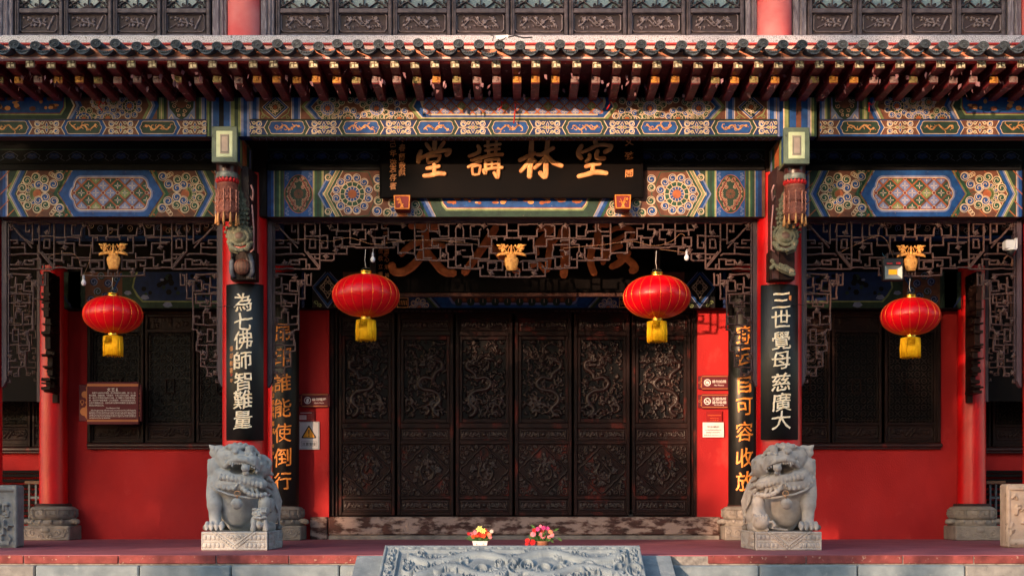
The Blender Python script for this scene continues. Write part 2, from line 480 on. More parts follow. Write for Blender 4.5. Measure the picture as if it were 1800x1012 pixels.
# ------------------------------------------------------------------ carved relief panels
def relief(x0, x1, y0, y1, y, strokes, amp=1.0, res=1.0, base=0.0, noise=0.0, seed=1, warp=None, split=None):
    """strokes: (pts in photo px, radius px, height m). returns MB of a height field facing the camera"""
    nx = max(2, int((x1-x0)/res)); ny = max(2, int((y1-y0)/res))
    X = np.linspace(x0,x1,nx+1); Y = np.linspace(y0,y1,ny+1)
    H = np.zeros((ny+1,nx+1))
    for (pts, r, h) in strokes:
        for k in range(len(pts)-1 if len(pts) > 1 else 1):
            a = pts[k]; b = pts[min(k+1,len(pts)-1)]
            xa,xb = min(a[0],b[0])-r, max(a[0],b[0])+r; ya,yb = min(a[1],b[1])-r, max(a[1],b[1])+r
            i0,i1 = np.searchsorted(X,xa), np.searchsorted(X,xb); j0,j1 = np.searchsorted(Y,ya), np.searchsorted(Y,yb)
            if i1<=i0 or j1<=j0: continue
            gx, gy = np.meshgrid(X[i0:i1], Y[j0:j1])
            dx, dy = b[0]-a[0], b[1]-a[1]; L2 = dx*dx+dy*dy+1e-9
            t = np.clip(((gx-a[0])*dx+(gy-a[1])*dy)/L2, 0, 1)
            d2 = (gx-a[0]-t*dx)**2+(gy-a[1]-t*dy)**2
            hh = h*np.sqrt(np.clip(1-d2/(r*r),0,1))
            H[j0:j1,i0:i1] = np.maximum(H[j0:j1,i0:i1], hh)
    if noise:
        H += np.random.RandomState(seed).rand(*H.shape)*noise
    H *= amp
    mb = MB()
    s_ = y/F
    vs = []
    for j in range(ny+1):
        for i in range(nx+1):
            p = ((X[i]-CX)*s_, y-base-H[j,i], EYE+(HY-Y[j])*s_)
            vs.append(warp(p) if warp else p)
    k = nx+1
    fs = [(j*k+i, (j+1)*k+i, (j+1)*k+i+1, j*k+i+1) for j in range(ny) for i in range(nx)]
    mb.add(vs, fs, 0, True)
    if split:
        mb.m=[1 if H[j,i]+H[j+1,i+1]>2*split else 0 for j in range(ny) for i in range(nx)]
    return mb
def scroll_strokes(x0,x1,y0,y1,n,r,h,rg,lw=1.2):
    out = []
    for i in range(n):
        cx, cy = rg.uniform(x0,x1), rg.uniform(y0,y1)
        q = rg.uniform(.6,1)*r
        if rg.random() < .6: out.append((spiral(cx,cy,q,rg.uniform(0,6.3),rg.choice((-1,1)),1.2,10), lw, h*rg.uniform(.6,1)))
        else:
            a = rg.uniform(0,6.3)
            out.append(([(cx,cy),(cx+q*math.cos(a)*.8,cy+q*math.sin(a)*.8),(cx+q*1.4*math.cos(a+.5),cy+q*1.4*math.sin(a+.5))], lw*1.3, h*rg.uniform(.6,1)))
    return out

# ------------------------------------------------------------------ signed-distance sculpting
class SDF:
    def __init__(s, lo, hi, h):
        s.lo = np.array(lo); s.h = h
        s.n = np.ceil((np.array(hi)-s.lo)/h).astype(int)+1
        s.D = np.full(s.n, 1.0, dtype=np.float32)
        s.ax = [s.lo[i]+np.arange(s.n[i])*h for i in range(3)]
    def _sl(s, lo, hi):
        a = np.clip(np.floor((np.array(lo)-s.lo)/s.h).astype(int),0,s.n)
        b = np.clip(np.ceil((np.array(hi)-s.lo)/s.h).astype(int)+1,0,s.n)
        return tuple(slice(a[i],b[i]) for i in range(3))
    def _put(s, sl, d, k, sub):
        A = s.D[sl]
        if sub:
            d = -d
            hh = np.clip(.5-.5*(d-A)/k,0,1) if k>0 else (d<A)
            s.D[sl] = d+(A-d)*hh + k*hh*(1-hh) if k>0 else np.maximum(A,d)
        elif k > 0:
            hh = np.clip(.5+.5*(A-d)/k,0,1)
            s.D[sl] = A+(d-A)*hh - k*hh*(1-hh)
        else: s.D[sl] = np.minimum(A,d)
    def ell(s, c, r, k=.01, sub=False, rot=0.0):
        m = max(r)+k+3*s.h if rot else 0
        e = [m]*3 if rot else [q+k+3*s.h for q in r]
        sl = s._sl([c[i]-e[i] for i in range(3)],[c[i]+e[i] for i in range(3)])
        X,Y,Z = np.meshgrid(s.ax[0][sl[0]]-c[0], s.ax[1][sl[1]]-c[1], s.ax[2][sl[2]]-c[2], indexing='ij')
        if X.size == 0: return
        if rot:
            ca,sa = math.cos(rot), math.sin(rot)
            X, Z = X*ca+Z*sa, -X*sa+Z*ca
        k0 = np.sqrt((X/r[0])**2+(Y/r[1])**2+(Z/r[2])**2)
        k1 = np.sqrt((X/r[0]**2)**2+(Y/r[1]**2)**2+(Z/r[2]**2)**2)+1e-9
        s._put(sl, (k0*(k0-1)/k1).astype(np.float32), k, sub)
    def cap(s, a, b, ra, rb, k=.01, sub=False):
        m = max(ra,rb)+k+3*s.h
        sl = s._sl([min(a[i],b[i])-m for i in range(3)],[max(a[i],b[i])+m for i in range(3)])
        X,Y,Z = np.meshgrid(s.ax[0][sl[0]]-a[0], s.ax[1][sl[1]]-a[1], s.ax[2][sl[2]]-a[2], indexing='ij')
        if X.size == 0: return
        v = [b[i]-a[i] for i in range(3)]; L2 = sum(q*q for q in v)+1e-9
        t = np.clip((X*v[0]+Y*v[1]+Z*v[2])/L2,0,1)
        d = np.sqrt((X-t*v[0])**2+(Y-t*v[1])**2+(Z-t*v[2])**2)-(ra+(rb-ra)*t)
        s._put(sl, d.astype(np.float32), k, sub)
    def chain(s, pts, rs, k=.01, sub=False):
        for i in range(len(pts)-1): s.cap(pts[i],pts[i+1],rs[i],rs[i+1],k,sub)
    def mesh(s, mirror=None, shift=(0,0,0)):
        D = s.D; nx,ny,nz = D.shape
        c = (nx-1,ny-1,nz-1)
        S = np.zeros(c+(3,),np.float32); Nn = np.zeros(c,np.float32)
        for ax in range(3):
            o1,o2 = [q for q in range(3) if q!=ax]
            for u in (0,1):
                for v in (0,1):
                    off = [0,0,0]; off[o1]=u; off[o2]=v
                    sl0 = tuple(slice(off[i],off[i]+c[i]) for i in range(3))
                    off2 = list(off); off2[ax]=1
                    sl1 = tuple(slice(off2[i],off2[i]+c[i]) for i in range(3))
                    a,b = D[sl0],D[sl1]
                    m = (a<0)!=(b<0)
                    t = np.where(m, a/np.where(m,a-b,1), 0)
                    Nn += m
                    S[...,o1] += m*u; S[...,o2] += m*v; S[...,ax] += m*t
        act = Nn>0
        idx = -np.ones(c,np.int64); idx[act] = np.arange(act.sum())
        I = np.argwhere(act)
        V = (I + S[act]/Nn[act][:,None])*s.h + s.lo
        quads = []
        for ax in range(3):
            o1,o2 = (ax+1)%3,(ax+2)%3
            a = D; sl0=[slice(None)]*3; sl1=[slice(None)]*3
            sl0[ax]=slice(0,-1); sl1[ax]=slice(1,None)
            A,B = D[tuple(sl0)]<0, D[tuple(sl1)]<0
            E = np.argwhere(A!=B)
            ok = (E[:,o1]>0)&(E[:,o2]>0)&(E[:,o1]<c[o1])&(E[:,o2]<c[o2])
            E = E[ok]
            ins = A[tuple(E.T)]
            def at(d1,d2):
                Q=E.copy(); Q[:,o1]-=d1; Q[:,o2]-=d2
                return idx[tuple(Q.T)]
            q = np.stack([at(0,0),at(1,0),at(1,1),at(0,1)],1)
            q[~ins] = q[~ins][:,::-1]
            quads.append(q)
        Q = np.concatenate(quads)
        Q = Q[(Q>=0).all(1)]
        if mirror is not None:
            V[:,0] = 2*mirror-V[:,0]; Q = Q[:,::-1]
        V = V+np.array(shift)
        return V, Q
def build_np(name, V, Q, m, parent=None):
    o = ORG.get(parent.name,(0,0,0)) if parent is not None else (0,0,0)
    me = bpy.data.meshes.new(name)
    V = (V-np.array(o)).astype(np.float32)
    me.vertices.add(len(V)); me.vertices.foreach_set('co', V.ravel())
    me.loops.add(Q.size); me.loops.foreach_set('vertex_index', Q.ravel().astype(np.int32))
    me.polygons.add(len(Q)); me.polygons.foreach_set('loop_start', np.arange(0,Q.size,Q.shape[1],dtype=np.int32))
    me.update(calc_edges=True); me.validate()
    me.polygons.foreach_set('use_smooth', [True]*len(me.polygons))
    me.materials.append(m)
    ob = bpy.data.objects.new(name, me); COL.objects.link(ob)
    if parent is not None: ob.parent = parent; ORG[ob.name] = o
    return ob

# ------------------------------------------------------------------ lettering
_G = {}
def glyph(ch, extrude, offset=0.0, cuts=0):
    key = (ch, extrude, offset, cuts)
    if key in _G: return _G[key]
    cu = bpy.data.curves.new('glyph','FONT'); cu.body = ch; cu.size = 1.0
    cu.align_x = 'CENTER'; cu.extrude = extrude; cu.resolution_u = 4; cu.offset = offset
    o = bpy.data.objects.new('glyph', cu); COL.objects.link(o)
    dg = bpy.context.evaluated_depsgraph_get(); dg.update()
    me = bpy.data.meshes.new_from_object(o.evaluated_get(dg))
    if cuts:
        bm = bmesh.new(); bm.from_mesh(me); bmesh.ops.triangulate(bm, faces=bm.faces[:])
        for _ in range(3):
            L_ = [q for q in bm.edges if q.calc_length() > .13 and abs(q.verts[0].co.x-q.verts[1].co.x) > .05]
            if not L_: break
            bmesh.ops.subdivide_edges(bm, edges=L_, cuts=1)
            bmesh.ops.triangulate(bm, faces=[f for f in bm.faces if len(f.verts) > 3])
        bm.to_mesh(me); bm.free()
    vs = [tuple(v.co) for v in me.vertices]; fs = [tuple(p.vertices) for p in me.polygons]
    bpy.data.objects.remove(o); bpy.data.curves.remove(cu); bpy.data.meshes.remove(me)
    _G[key] = (vs, fs)
    return _G[key]
def text_mb(mb, body, px, py, y, h, wd=None, thick=.004, off=0.0, m=0, wob=0.0, seed=0, em=False, mapf=None):
    """one string, its box centred on (px,py), h pixels high (w wide when given) at depth y"""
    vs, fs = glyph(body, .5, off, 9 if mapf else 0)
    if not vs: return
    xs = [v[0] for v in vs]; ys = [v[1] for v in vs]
    x0,x1,y0,y1 = min(xs),max(xs),min(ys),max(ys)
    s_ = y/F
    sy = h*s_/(max(1e-6,y1-y0)); sx = (wd*s_/max(1e-6,x1-x0)) if wd else sy
    if em: sy = h*s_/.90; sx = (wd or h)*s_/.90
    rg = random.Random(seed); ph = [rg.uniform(0,6.3) for _ in range(8)]
    out = []
    for (a,b,c) in vs:
        u, v = (a-(x0+x1)/2)/max(1e-6,(x1-x0)), (b-(y0+y1)/2)/max(1e-6,(y1-y0))
        if wob:
            du = wob*(math.sin(v*9+ph[0])+.6*math.sin(u*13+v*7+ph[1])+.4*math.sin(v*27+ph[4]))
            dv = wob*(math.sin(u*8+ph[2])+.6*math.sin(v*12-u*8+ph[3])+.4*math.sin(u*25+ph[5])) + .10*u
        else: du=dv=0
        X = wx(px,y)+(u+du)*(x1-x0)*sx; Z = wz(py,y)+(v+dv)*(y1-y0)*sy
        Y = y-thick*(c+.5)
        out.append(mapf(X,Y,Z) if mapf else (X,Y,Z))
    # text faces +Z of the font: u to the right, v up, so winding already faces the camera
    mb.add(out, fs, m)
def brush(mb, pts, w, y, thick, m=0, mside=1, taper=(.8,1,.8), rg=rnd):
    """a brush stroke in photo px, raised, with a bevelled rim"""
    P = [Vector(p) for p in pts]
    # resample smooth
    Q = []
    n = len(P)
    for i in range(n-1):
        p0,p1,p2,p3 = P[max(i-1,0)],P[i],P[i+1],P[min(i+2,n-1)]
        for k in range(5):
            t=k/5
            Q.append(.5*((2*p1)+(p2-p0)*t+(2*p0-5*p1+4*p2-p3)*t*t+(3*p1-p0-3*p2+p3)*t**3))
    Q.append(P[-1])
    N_=len(Q); L=[];Rr=[]
    for i,q in enumerate(Q):
        t = i/(N_-1)
        ww = w*(taper[0]+(taper[1]-taper[0])*min(1,2*t) if t<.5 else taper[1]+(taper[2]-taper[1])*(2*t-1))
        ww *= 1+rg.uniform(-.05,.05)
        d = Q[min(i+1,N_-1)]-Q[max(i-1,0)]; d.normalize(); nn = Vector((-d.y,d.x))
        L.append(q+nn*ww/2); Rr.append(q-nn*ww/2)
    d0=(Q[0]-Q[1]).normalized(); d1=(Q[-1]-Q[-2]).normalized()
    cap0=[Q[0]+d0*w*taper[0]*.35+(L[0]-Q[0])*.5, Q[0]+d0*w*taper[0]*.4-(L[0]-Q[0])*.4]
    cap1=[Q[-1]+d1*w*taper[2]*.38-(L[-1]-Q[-1])*.5, Q[-1]+d1*w*taper[2]*.34+(L[-1]-Q[-1])*.5]
    out = L[::-1] if False else L
    loop = [*L, cap1[1], cap1[0], *Rr[::-1], cap0[1], cap0[0]]
    cen = [*Q, Q[-1], Q[-1], *Q[::-1], Q[0], Q[0]]
    s_=y/F
    vs=[]; k=len(loop)
    for lay,(sh,dy) in enumerate(((1.0,0),(1.0,thick*.55),(.62,thick))):
        for a,c in zip(loop,cen):
            p=c+(a-c)*sh
            vs.append(((p.x-CX)*s_, y-dy, EYE+(HY-p.y)*s_))
    fs=[];mm=[]
    for lay in (0,1):
        for i in range(k):
            j=(i+1)%k; fs.append((lay*k+i,(lay+1)*k+i,(lay+1)*k+j,lay*k+j))
    mb.add(vs, fs[:k], mside); o_=len(vs)
    mb.add(vs, fs[k:], m)
    # top: strip between left and right of the inner loop
    top=[]
    for i in range(N_-1):
        top.append((2*k+i,2*k+i+1,2*k+(k-3-i)-1+0,2*k+(k-3-i)))
    top.append((2*k+N_-1,2*k+N_,2*k+N_+1,2*k+N_+2)); top.append((2*k+k-1,2*k+0,2*k+k-3,2*k+k-2))
    mb.add(vs, top, m)
# ================================================================== setting
YO, YI, YW = 14.6, 17.05, 17.2       # outer columns, inner columns, front wall
def setting(name, mb, m):
    o = build(name, mb, m); o['kind'] = 'structure'; return o
PAVE = mat('plaza_paving_stone', srgb(104,100,96), srgb(84,82,80), 3, .85, bump=.4, bscale=40)
b = MB(); b.box(-60,60,-70,12.6,-1.2,-1.0,0); g = setting('plaza_ground', b, PAVE)
b = MB(); b.box(-14,14,12.47,21,-.03,0.0,0); fl = setting('veranda_floor', b, FLOOR)
b = MB(); b.box(-14,14,12.62,21,-1.0,-.034,0); setting('platform_core_wall', b, MORTAR)
# ---- kerb of the platform: red stones over grey stones
kerb = thing('platform_kerb', 'low platform edge of red stone tiles over long grey kerb stones', 'kerb', (0,12.4,-1))
rg = random.Random(3)
x = -13.0
while x < 13:
    w = rg.uniform(.62,.98)
    if not (wx(629,12.45) < x+w/2 < wx(1180,12.45)) :
        x0, x1 = x+.005, x+w-.005
        a, c = wx(632,12.45), wx(1178,12.45)
        if x0 < a < x1: x1 = a
        if x0 < c < x1: x0 = c
        b = MB(); b.box(x0, x1, 12.45+rg.uniform(0,.008), 12.62, wz(990,12.45), -.002 if rg.random()<.7 else -.006, 0, .006)
        build('red_stone_tile', b, BRICK_R, kerb)
    x += w
b = MB(); b.box(-13,13,12.47,12.6,wz(994,12.45),-.012); build('mortar_bed', b, MORTAR, kerb)
for (py0,py1,yy,hh) in ((992,1016,12.36,.2),(1018,1050,12.10,.3)):
    x = -13.0 - (0.3 if yy < 12.2 else 0)
    while x < 13:
        w = rg.uniform(.85,1.25)
        x0, x1 = x+.006, x+w-.006
        a, c = wx(627,yy), wx(1183,yy)
        if not (x0 > a and x1 < c):
            if x0 < a < x1: x1 = a
            if x0 < c < x1: x0 = c
            b = MB(); b.box(x0, x1, yy+rg.uniform(0,.012), yy+.5, wz(py0,12.45)-hh, wz(py0,12.45)-rg.uniform(0,.006)-(.2 if yy<12.2 else 0), 0, .012)
            build('grey_kerb_stone', b, STONE_B if rg.random()<.5 else STONE, kerb)
        x += w

# ================================================================== walls behind the veranda
s_ = YW/F
def W2(x0,x1,y0,y1,y=YW,d=.2,c=0): 
    b = MB(); b.pbox(x0,x1,y0,y1,y,d,0,c); return b
ZB = 947.5
def wall(label, boxes, y=YW):
    b = MB()
    for q in boxes: b.pbox(*q, y, .22)
    o = build('plaster_wall', b, RED_WALL); return tag(o, label, 'wall')
wall('red plastered wall with window, left bay, behind the information board', [(112,500,789,ZB),(112,153,500,789),(437,500,500,789)])
wall('red plastered wall with window, right bay, beside the floodlight', [(1300,1696,789,ZB),(1300,1371,500,789),(1654,1696,500,789)])
wall('narrow red wall strip carrying the yellow triangle warning sign', [(500,578,500,ZB)])
wall('narrow red wall strip carrying the no photo and no smoking signs', [(1226,1300,500,ZB)])
# recessed rooms at both far ends
YE = 18.5
def wall_e(label, boxes):
    b = MB()
    for q in boxes: b.pbox(*q, YE, .2)
    return tag(build('plaster_wall', b, RED_WALL), label, 'wall')
wall_e('recessed red wall beyond the leftmost column, above a dark bench', [(-140,160,796,940)])
wall_e('recessed red wall beyond the rightmost column, above a dark bench', [(1640,1940,796,940)])
def ret(x0,x1,lab):
    b = MB(); b.box(x0,x1,YW+.03,YE+.2,0,wz(300,YW)); return tag(build('return_wall', b, RED_WALL), lab, 'wall')
ret(wx(113,YW)+.005, wx(113,YW)+.16, 'short red side wall turning back beside the left plinth')
ret(wx(1696,YW)-.16, wx(1696,YW)-.005, 'short red side wall turning back beside the right plinth')
# threshold
TH = mat('peeling_painted_stone', srgb(84,52,46), srgb(48,30,28), 7, .75, .9, bump=.8, bscale=70, c3=srgb(152,130,122), wear=.62, wscale=5, wsoft=.1, stretch=(.8,1,2.0))
t = thing('door_threshold', 'long raised stone door threshold with peeling dark red paint', 'threshold', (0,YW-.12,0))
b = MB(); b.pbox(577,1265,908,940,YW-.12,.4,0,.02); build('threshold_beam', b, TH, t)
b = MB(); b.pbox(577,1265,940.5,948.5,YW-.135,.4,0,.008); build('foot_course', b, STONE_P, t)
for (x0,x1) in ((545,575),(1232,1266)):
    b = MB(); b.pbox(x0,x1,908,948.5,YW-.1,.3,0,.01); tag(build('wall_foot_block', b, TH, t))

# ================================================================== columns
def pedestal(parent, X, Y, hw, zt, m, seed=0, side=1):
    """square carved plinth, waist, drum"""
    z1, z2, z3 = zt*.40, zt*.57, zt*.93
    b = MB(); b.box(X-hw, X+hw, Y-hw, Y+hw, 0, z1, 0, .012); pl = build('plinth', b, m, parent)
    rg = random.Random(seed)
    # carved swags on the front and inner side
    y = Y-hw; s = y/F
    px0, px1 = (X-hw)/s+CX+1.5, (X+hw)/s+CX-1.5
    py1, py0 = HY-(0.006-EYE)/s, HY-(z1-.01-EYE)/s
    cxm = (px0+px1)/2; st = []
    for q in (-1,1):
        for k,(u,v) in enumerate(((.12,.75),(.3,.45),(.5,.3))):
            st.append((spiral(cxm+q*u*(px1-px0)*.9, py0+(py1-py0)*v, 5.5, rg.uniform(0,6), q, 1.1, 10), 1.3, .012))
        st.append(([(cxm+q*(px1-px0)*.46,py0+2),(cxm+q*(px1-px0)*.4,py0+(py1-py0)*.75),(cxm+q*(px1-px0)*.25,py1-4),(cxm,py1-2)],1.3,.012))
    st.append(([(cxm-4,py0+6),(cxm+4,py0+6)],4,.016))
    st.append(([(px0,py0+1),(px1,py0+1)],1.4,.008)); st.append(([(px0,py1-1),(px1,py1-1)],1.4,.008))
    build('plinth_carving', relief(px0,px1,py0,py1,y,st,res=.8,noise=.001), m, pl)
    b = MB()
    b.lathe([(hw*.93,z1-.002),(hw*.97,z1+.02),(hw*1.0,z1+.05),(hw*.93,z2-.01),(hw*.86,z2)], X, Y, 28, 0)
    for k in range(14):
        a = 2*math.pi*k/14
        b.ball((X+hw*.95*math.cos(a),Y+hw*.95*math.sin(a),z1+.055),(.035,.035,.03),6,4)
    wst = build('waist_ring', b, m, parent)
    for q in (-1,1):
        b = MB(); b.ball((X+q*hw*1.0, Y-hw*.35, z1+.055),(.07,.06,.04),8,6); b.ball((X+q*hw*1.12, Y-hw*.4, z1+.05),(.04,.04,.035),8,5)
        build('corner_knob', b, m, wst)
    b = MB()
    prof = [(hw*.80,z2)]
    for k in range(9):
        a = -math.pi/2+math.pi*k/8
        prof.append((hw*(.80+.17*math.cos(a)), (z2+z3)/2+(z3-z2)/2*math.sin(a)))
    prof += [(hw*.70,z3+.01)]
    b.lathe(prof, X, Y, 32, 0)
    # key-fret bars wrapped on the drum
    zc, hz = (z2+z3)/2, (z3-z2)*.28
    for k in range(12):
        a0 = 2*math.pi*k/12
        def q(da, dz): 
            a=a0+da*.42; return (X+hw*.975*math.cos(a), Y+hw*.975*math.sin(a), zc+dz*hz)
        for seg in ([(0,-1),(0,1),(1,1),(1,-.4),(.45,-.4),(.45,.4)],):
            b.tube([q(u,v) for u,v in seg], .008, 4, 0, False)
        b.tube([q(-.1,-1.1),q(-.1,1.1)], .007, 4, 0, False)
    build('drum', b, m, parent)
    b = MB(); b.lathe([(hw*.70,z3),(hw*.74,z3+.02),(hw*.72,zt+.01),(hw*.5,zt+.01)],X,Y,28); build('rim_ring', b, mat('dark_rim',srgb(52,26,24),None,rough=.7), parent)
def column(name_lab, X, Y, r, ztop, zped, hw, m=STONE_P, seed=0):
    t = thing('red_column', name_lab, 'column', (X,Y,0))
    pedestal(t, X, Y, hw, zped, m, seed)
    b = MB(); b.lathe([(r*1.005,zped),(r,zped+.4),(r*.985,ztop-.5),(r*.97,ztop)], X, Y, 48); build('column_shaft', b, RED_COL, t)
    return t
zpi = wz(886,16.87)
column('slim red column on carved stone plinth, far left, in front of the left red wall', -6.02, YI, .179, wz(470,YI), zpi, .315, STONE_P, 1)
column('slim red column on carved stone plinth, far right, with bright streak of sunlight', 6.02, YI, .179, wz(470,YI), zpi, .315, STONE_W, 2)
column('inner red column behind gold lettered board, left of the doors', -3.04, YI, .179, wz(470,YI), zpi, .315, STONE_P, 3)
column('inner red column behind gold lettered board, right of the doors', 3.05, YI, .179, wz(470,YI), zpi, .315, STONE_P, 4)
XO = 3.0
column('thick red front column behind the left stone lion', wx(431,YO), YO, .252, wz(310,YO), .42, .36, STONE, 5)
column('thick red front column behind the right stone lion', wx(1369,YO), YO, .252, wz(310,YO), .42, .36, STONE_W, 6)
column('red front column cut by the left edge of the view', wx(-38,YO), YO, .252, wz(310,YO), .42, .36, STONE, 7)
column('red front column cut by the right edge of the view', wx(1840,YO), YO, .252, wz(310,YO), .42, .36, STONE_W, 8)

# ================================================================== ceiling and hidden masses
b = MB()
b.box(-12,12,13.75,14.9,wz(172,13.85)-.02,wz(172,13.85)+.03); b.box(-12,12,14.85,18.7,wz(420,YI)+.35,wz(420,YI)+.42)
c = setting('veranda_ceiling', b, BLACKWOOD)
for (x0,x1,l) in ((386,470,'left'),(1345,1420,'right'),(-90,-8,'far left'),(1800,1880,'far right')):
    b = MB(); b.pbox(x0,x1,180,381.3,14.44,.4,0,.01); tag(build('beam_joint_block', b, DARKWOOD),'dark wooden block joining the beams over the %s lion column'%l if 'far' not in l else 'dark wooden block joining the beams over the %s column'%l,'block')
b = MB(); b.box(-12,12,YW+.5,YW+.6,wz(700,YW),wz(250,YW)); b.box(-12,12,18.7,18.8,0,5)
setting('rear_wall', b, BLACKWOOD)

# ================================================================== upper storey
YU = 14.6
def up_col(px, r, lab):
    b = MB(); b.lathe([(r,5.3),(r,6.9)], wx(px,YU), YU+.05, 40); return tag(build('upper_column', b, PINKCOL), lab, 'column')
up_col(428.5,.186,'faded pink upper column above the left lion column')
up_col(1362,.196,'faded pink upper column above the right lion column')
up_col(1828,.19,'faded pink upper column at the right edge of the view')
up_col(-36,.19,'faded pink upper column beyond the left edge')
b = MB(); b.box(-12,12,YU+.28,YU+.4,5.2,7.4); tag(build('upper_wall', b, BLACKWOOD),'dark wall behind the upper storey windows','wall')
def flower_relief(kind, x0,x1,y0,y1,y):
    A_=1.7
    st=[]; w=x1-x0; h=y1-y0
    cx,cy=(x0+x1)/2,(y0+y1)/2
    m_=2.2; c=4
    st.append(([(x0+c+m_,y0+m_),(x1-c-m_,y0+m_),(x1-m_,y0+c+m_),(x1-m_,y1-c-m_),(x1-c-m_,y1-m_),(x0+c+m_,y1-m_),(x0+m_,y1-c-m_),(x0+m_,y0+c+m_),(x0+c+m_,y0+m_)],.9,.012))
    rg=random.Random(kind)
    if kind==1:
        pts=[(cx-w*.37+w*.74*k/20,cy+h*.17*math.cos(k*.62)) for k in range(21)]
        for k in range(16): a=rg.uniform(0,6.3); fx,fy=cx+rg.uniform(-.36,.36)*w,cy+rg.uniform(-.28,.28)*h; st.append(([(fx,fy),(fx+3*math.cos(a),fy+2.4*math.sin(a))],1.1,.012))
        st.append((pts,1.0,.014)); st.append(([(cx-w*.1,cy-h*.28),(cx,cy),(cx+w*.12,cy+h*.28)],.9,.012))
        for (u,v,r) in ((-.26,-.16,4.4),(-.05,-.22,2.8),(.08,-.05,4),(.26,-.2,3.6),(.32,.12,3),(-.34,.12,2.6),(.12,.22,2.6)):
            fx,fy=cx+w*u,cy+h*v
            for k in range(5):
                a=2*math.pi*k/5+u*9; st.append(([(fx,fy),(fx+r*.8*math.cos(a),fy+r*.8*math.sin(a))],r*.42,.014))
        st.append((spiral(cx+w*.2,cy+h*.2,3.5,1,1,1.1,8),.8,.012)); st.append((spiral(cx-w*.3,cy+h*.25,3,1,-1,1.1,8),.8,.012))
    else:
        for k in range(34):
            st.append(([(cx-w*.38+rg.random()*w*.58,cy-h*.26+rg.random()*h*.42)],1.9,.014))
        st.append(([(cx+w*.24,cy+h*.3),(cx+w*.38,cy-h*.3)],1.8,.013)); st.append(([(cx-w*.38,cy+h*.25),(cx-w*.1,cy-h*.05),(cx+w*.2,cy+h*.1)],.9,.012))
    return relief(x0,x1,y0,y1,y,[(p_,r_*1.12,h_*A_) for p_,r_,h_ in st],res=.55,noise=.0008,seed=kind,split=.007)
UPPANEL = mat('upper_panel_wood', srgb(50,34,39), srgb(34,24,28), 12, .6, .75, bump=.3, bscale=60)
UPRIDGE = mat('lit_ridge_wood', srgb(126,114,118), srgb(88,76,80), 20, .7, bump=.3)  # light caught by the raised carving, put into a paler ridge colour
def upper_bay(label, x0, n, w, kind):
    t = thing('upper_window_row', label, 'window', (wx(x0+n*w/2,YU),YU,5.6))
    b = MB(); b.pbox(x0-2,x0+n*w+2,66,69,YU-.02,.2,0,.01); build('bottom_rail', b, FADED, t)
    base = None
    for k in range(n):
        a = x0+k*w
        dx = k*w*YU/F
        if base is None:
            b = MB()
            for (p0,p1,q0,q1) in ((a+.8,a+8,-30,65.5),(a+w-8,a+w-.8,-30,65.5),(a+8,a+w-8,59,65.5),(a+8,a+w-8,14.5,23)):
                b.pbox(p0,p1,q0,q1,YU,.08,0,.008)
            for q in (1.0,-1): 
                b.pbox(a+2.2,a+4.2,-30,64,YU-.01,.02,0,.004); b.pbox(a+w-4.2,a+w-2.2,-30,64,YU-.01,.02,0,.004)
            f = build('sash_frame', b, UPWOOD, t)
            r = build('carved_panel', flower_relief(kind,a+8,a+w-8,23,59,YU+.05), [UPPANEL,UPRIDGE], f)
            # tracery over glass
            b = MB(); b.pbox(a+8,a+w-8,-30,14.5,YU+.06,.01); gl = build('glass_pane', b, GLASSM, f)
            b = MB(); cx=a+w/2
            b.pbar([(cx-w*.3,-24),(cx+w*.3,-24),(cx+w*.22,4),(cx+w*.1,13),(cx-w*.1,13),(cx-w*.22,4)],1.8,YU+.02,.03,0,True)
            for q in (-1,1):
                b.pbar([(cx+q*w*.42,13),(cx+q*w*.2,0),(cx+q*w*.42,-14)],1.6,YU+.02,.03)
                for (u,v) in ((.36,10),(.3,4),(.38,2),(.42,7),(.26,11)):
                    b.pbar(spiral(cx+q*w*u,v,3,u*20,q,1.2,8),1.1,YU+.02,.025)
            b.pbar([(cx,-10),(cx,14)],1.6,YU+.02,.03)
            b.pbar(spiral(cx-5,8,4,0,1,1.1,8),1.2,YU+.02,.03); b.pbar(spiral(cx+5,8,4,3.1,-1,1.1,8),1.2,YU+.02,.03)
            tr = build('tracery', b, UPWOOD, f)
            base = (f,[r,gl,tr])
        else:
            f2 = inst(base[0], t, (dx,0,0))
            for c in base[1]: inst(c, f2, (0,0,0))
    return t
upper_bay('row of eight carved dark window sashes above the middle of the eave', 484, 8, 103.2, 1)
upper_bay('row of four carved dark window sashes at the top left', 25, 4, 86.4, 2)
upper_bay('row of four carved dark window sashes at the top right', 1420, 4, 87.4, 2)
for (a,c,lab) in ((373,399,'left of the left pink column'),(458,482,'right of the left pink column'),(1311,1331,'left of the right pink column'),(1394,1418,'right of the right pink column'),(1772,1796,'at the top right corner'),(-12,22,'at the top left corner')):
    b = MB(); w=c-a
    b.pbox(a,a+w*.45,-30,68,YU-.01,.1,0,.01); b.pbox(a+w*.47,c,-30,68,YU+.01,.1,0,.01); b.pbox(a+w*.6,a+w*.75,-30,68,YU-.008,.05,0,.006)
    tag(build('window_jamb', b, FADED), 'weathered grey wooden jamb post '+lab, 'post', 'weathered jamb posts of the upper storey')

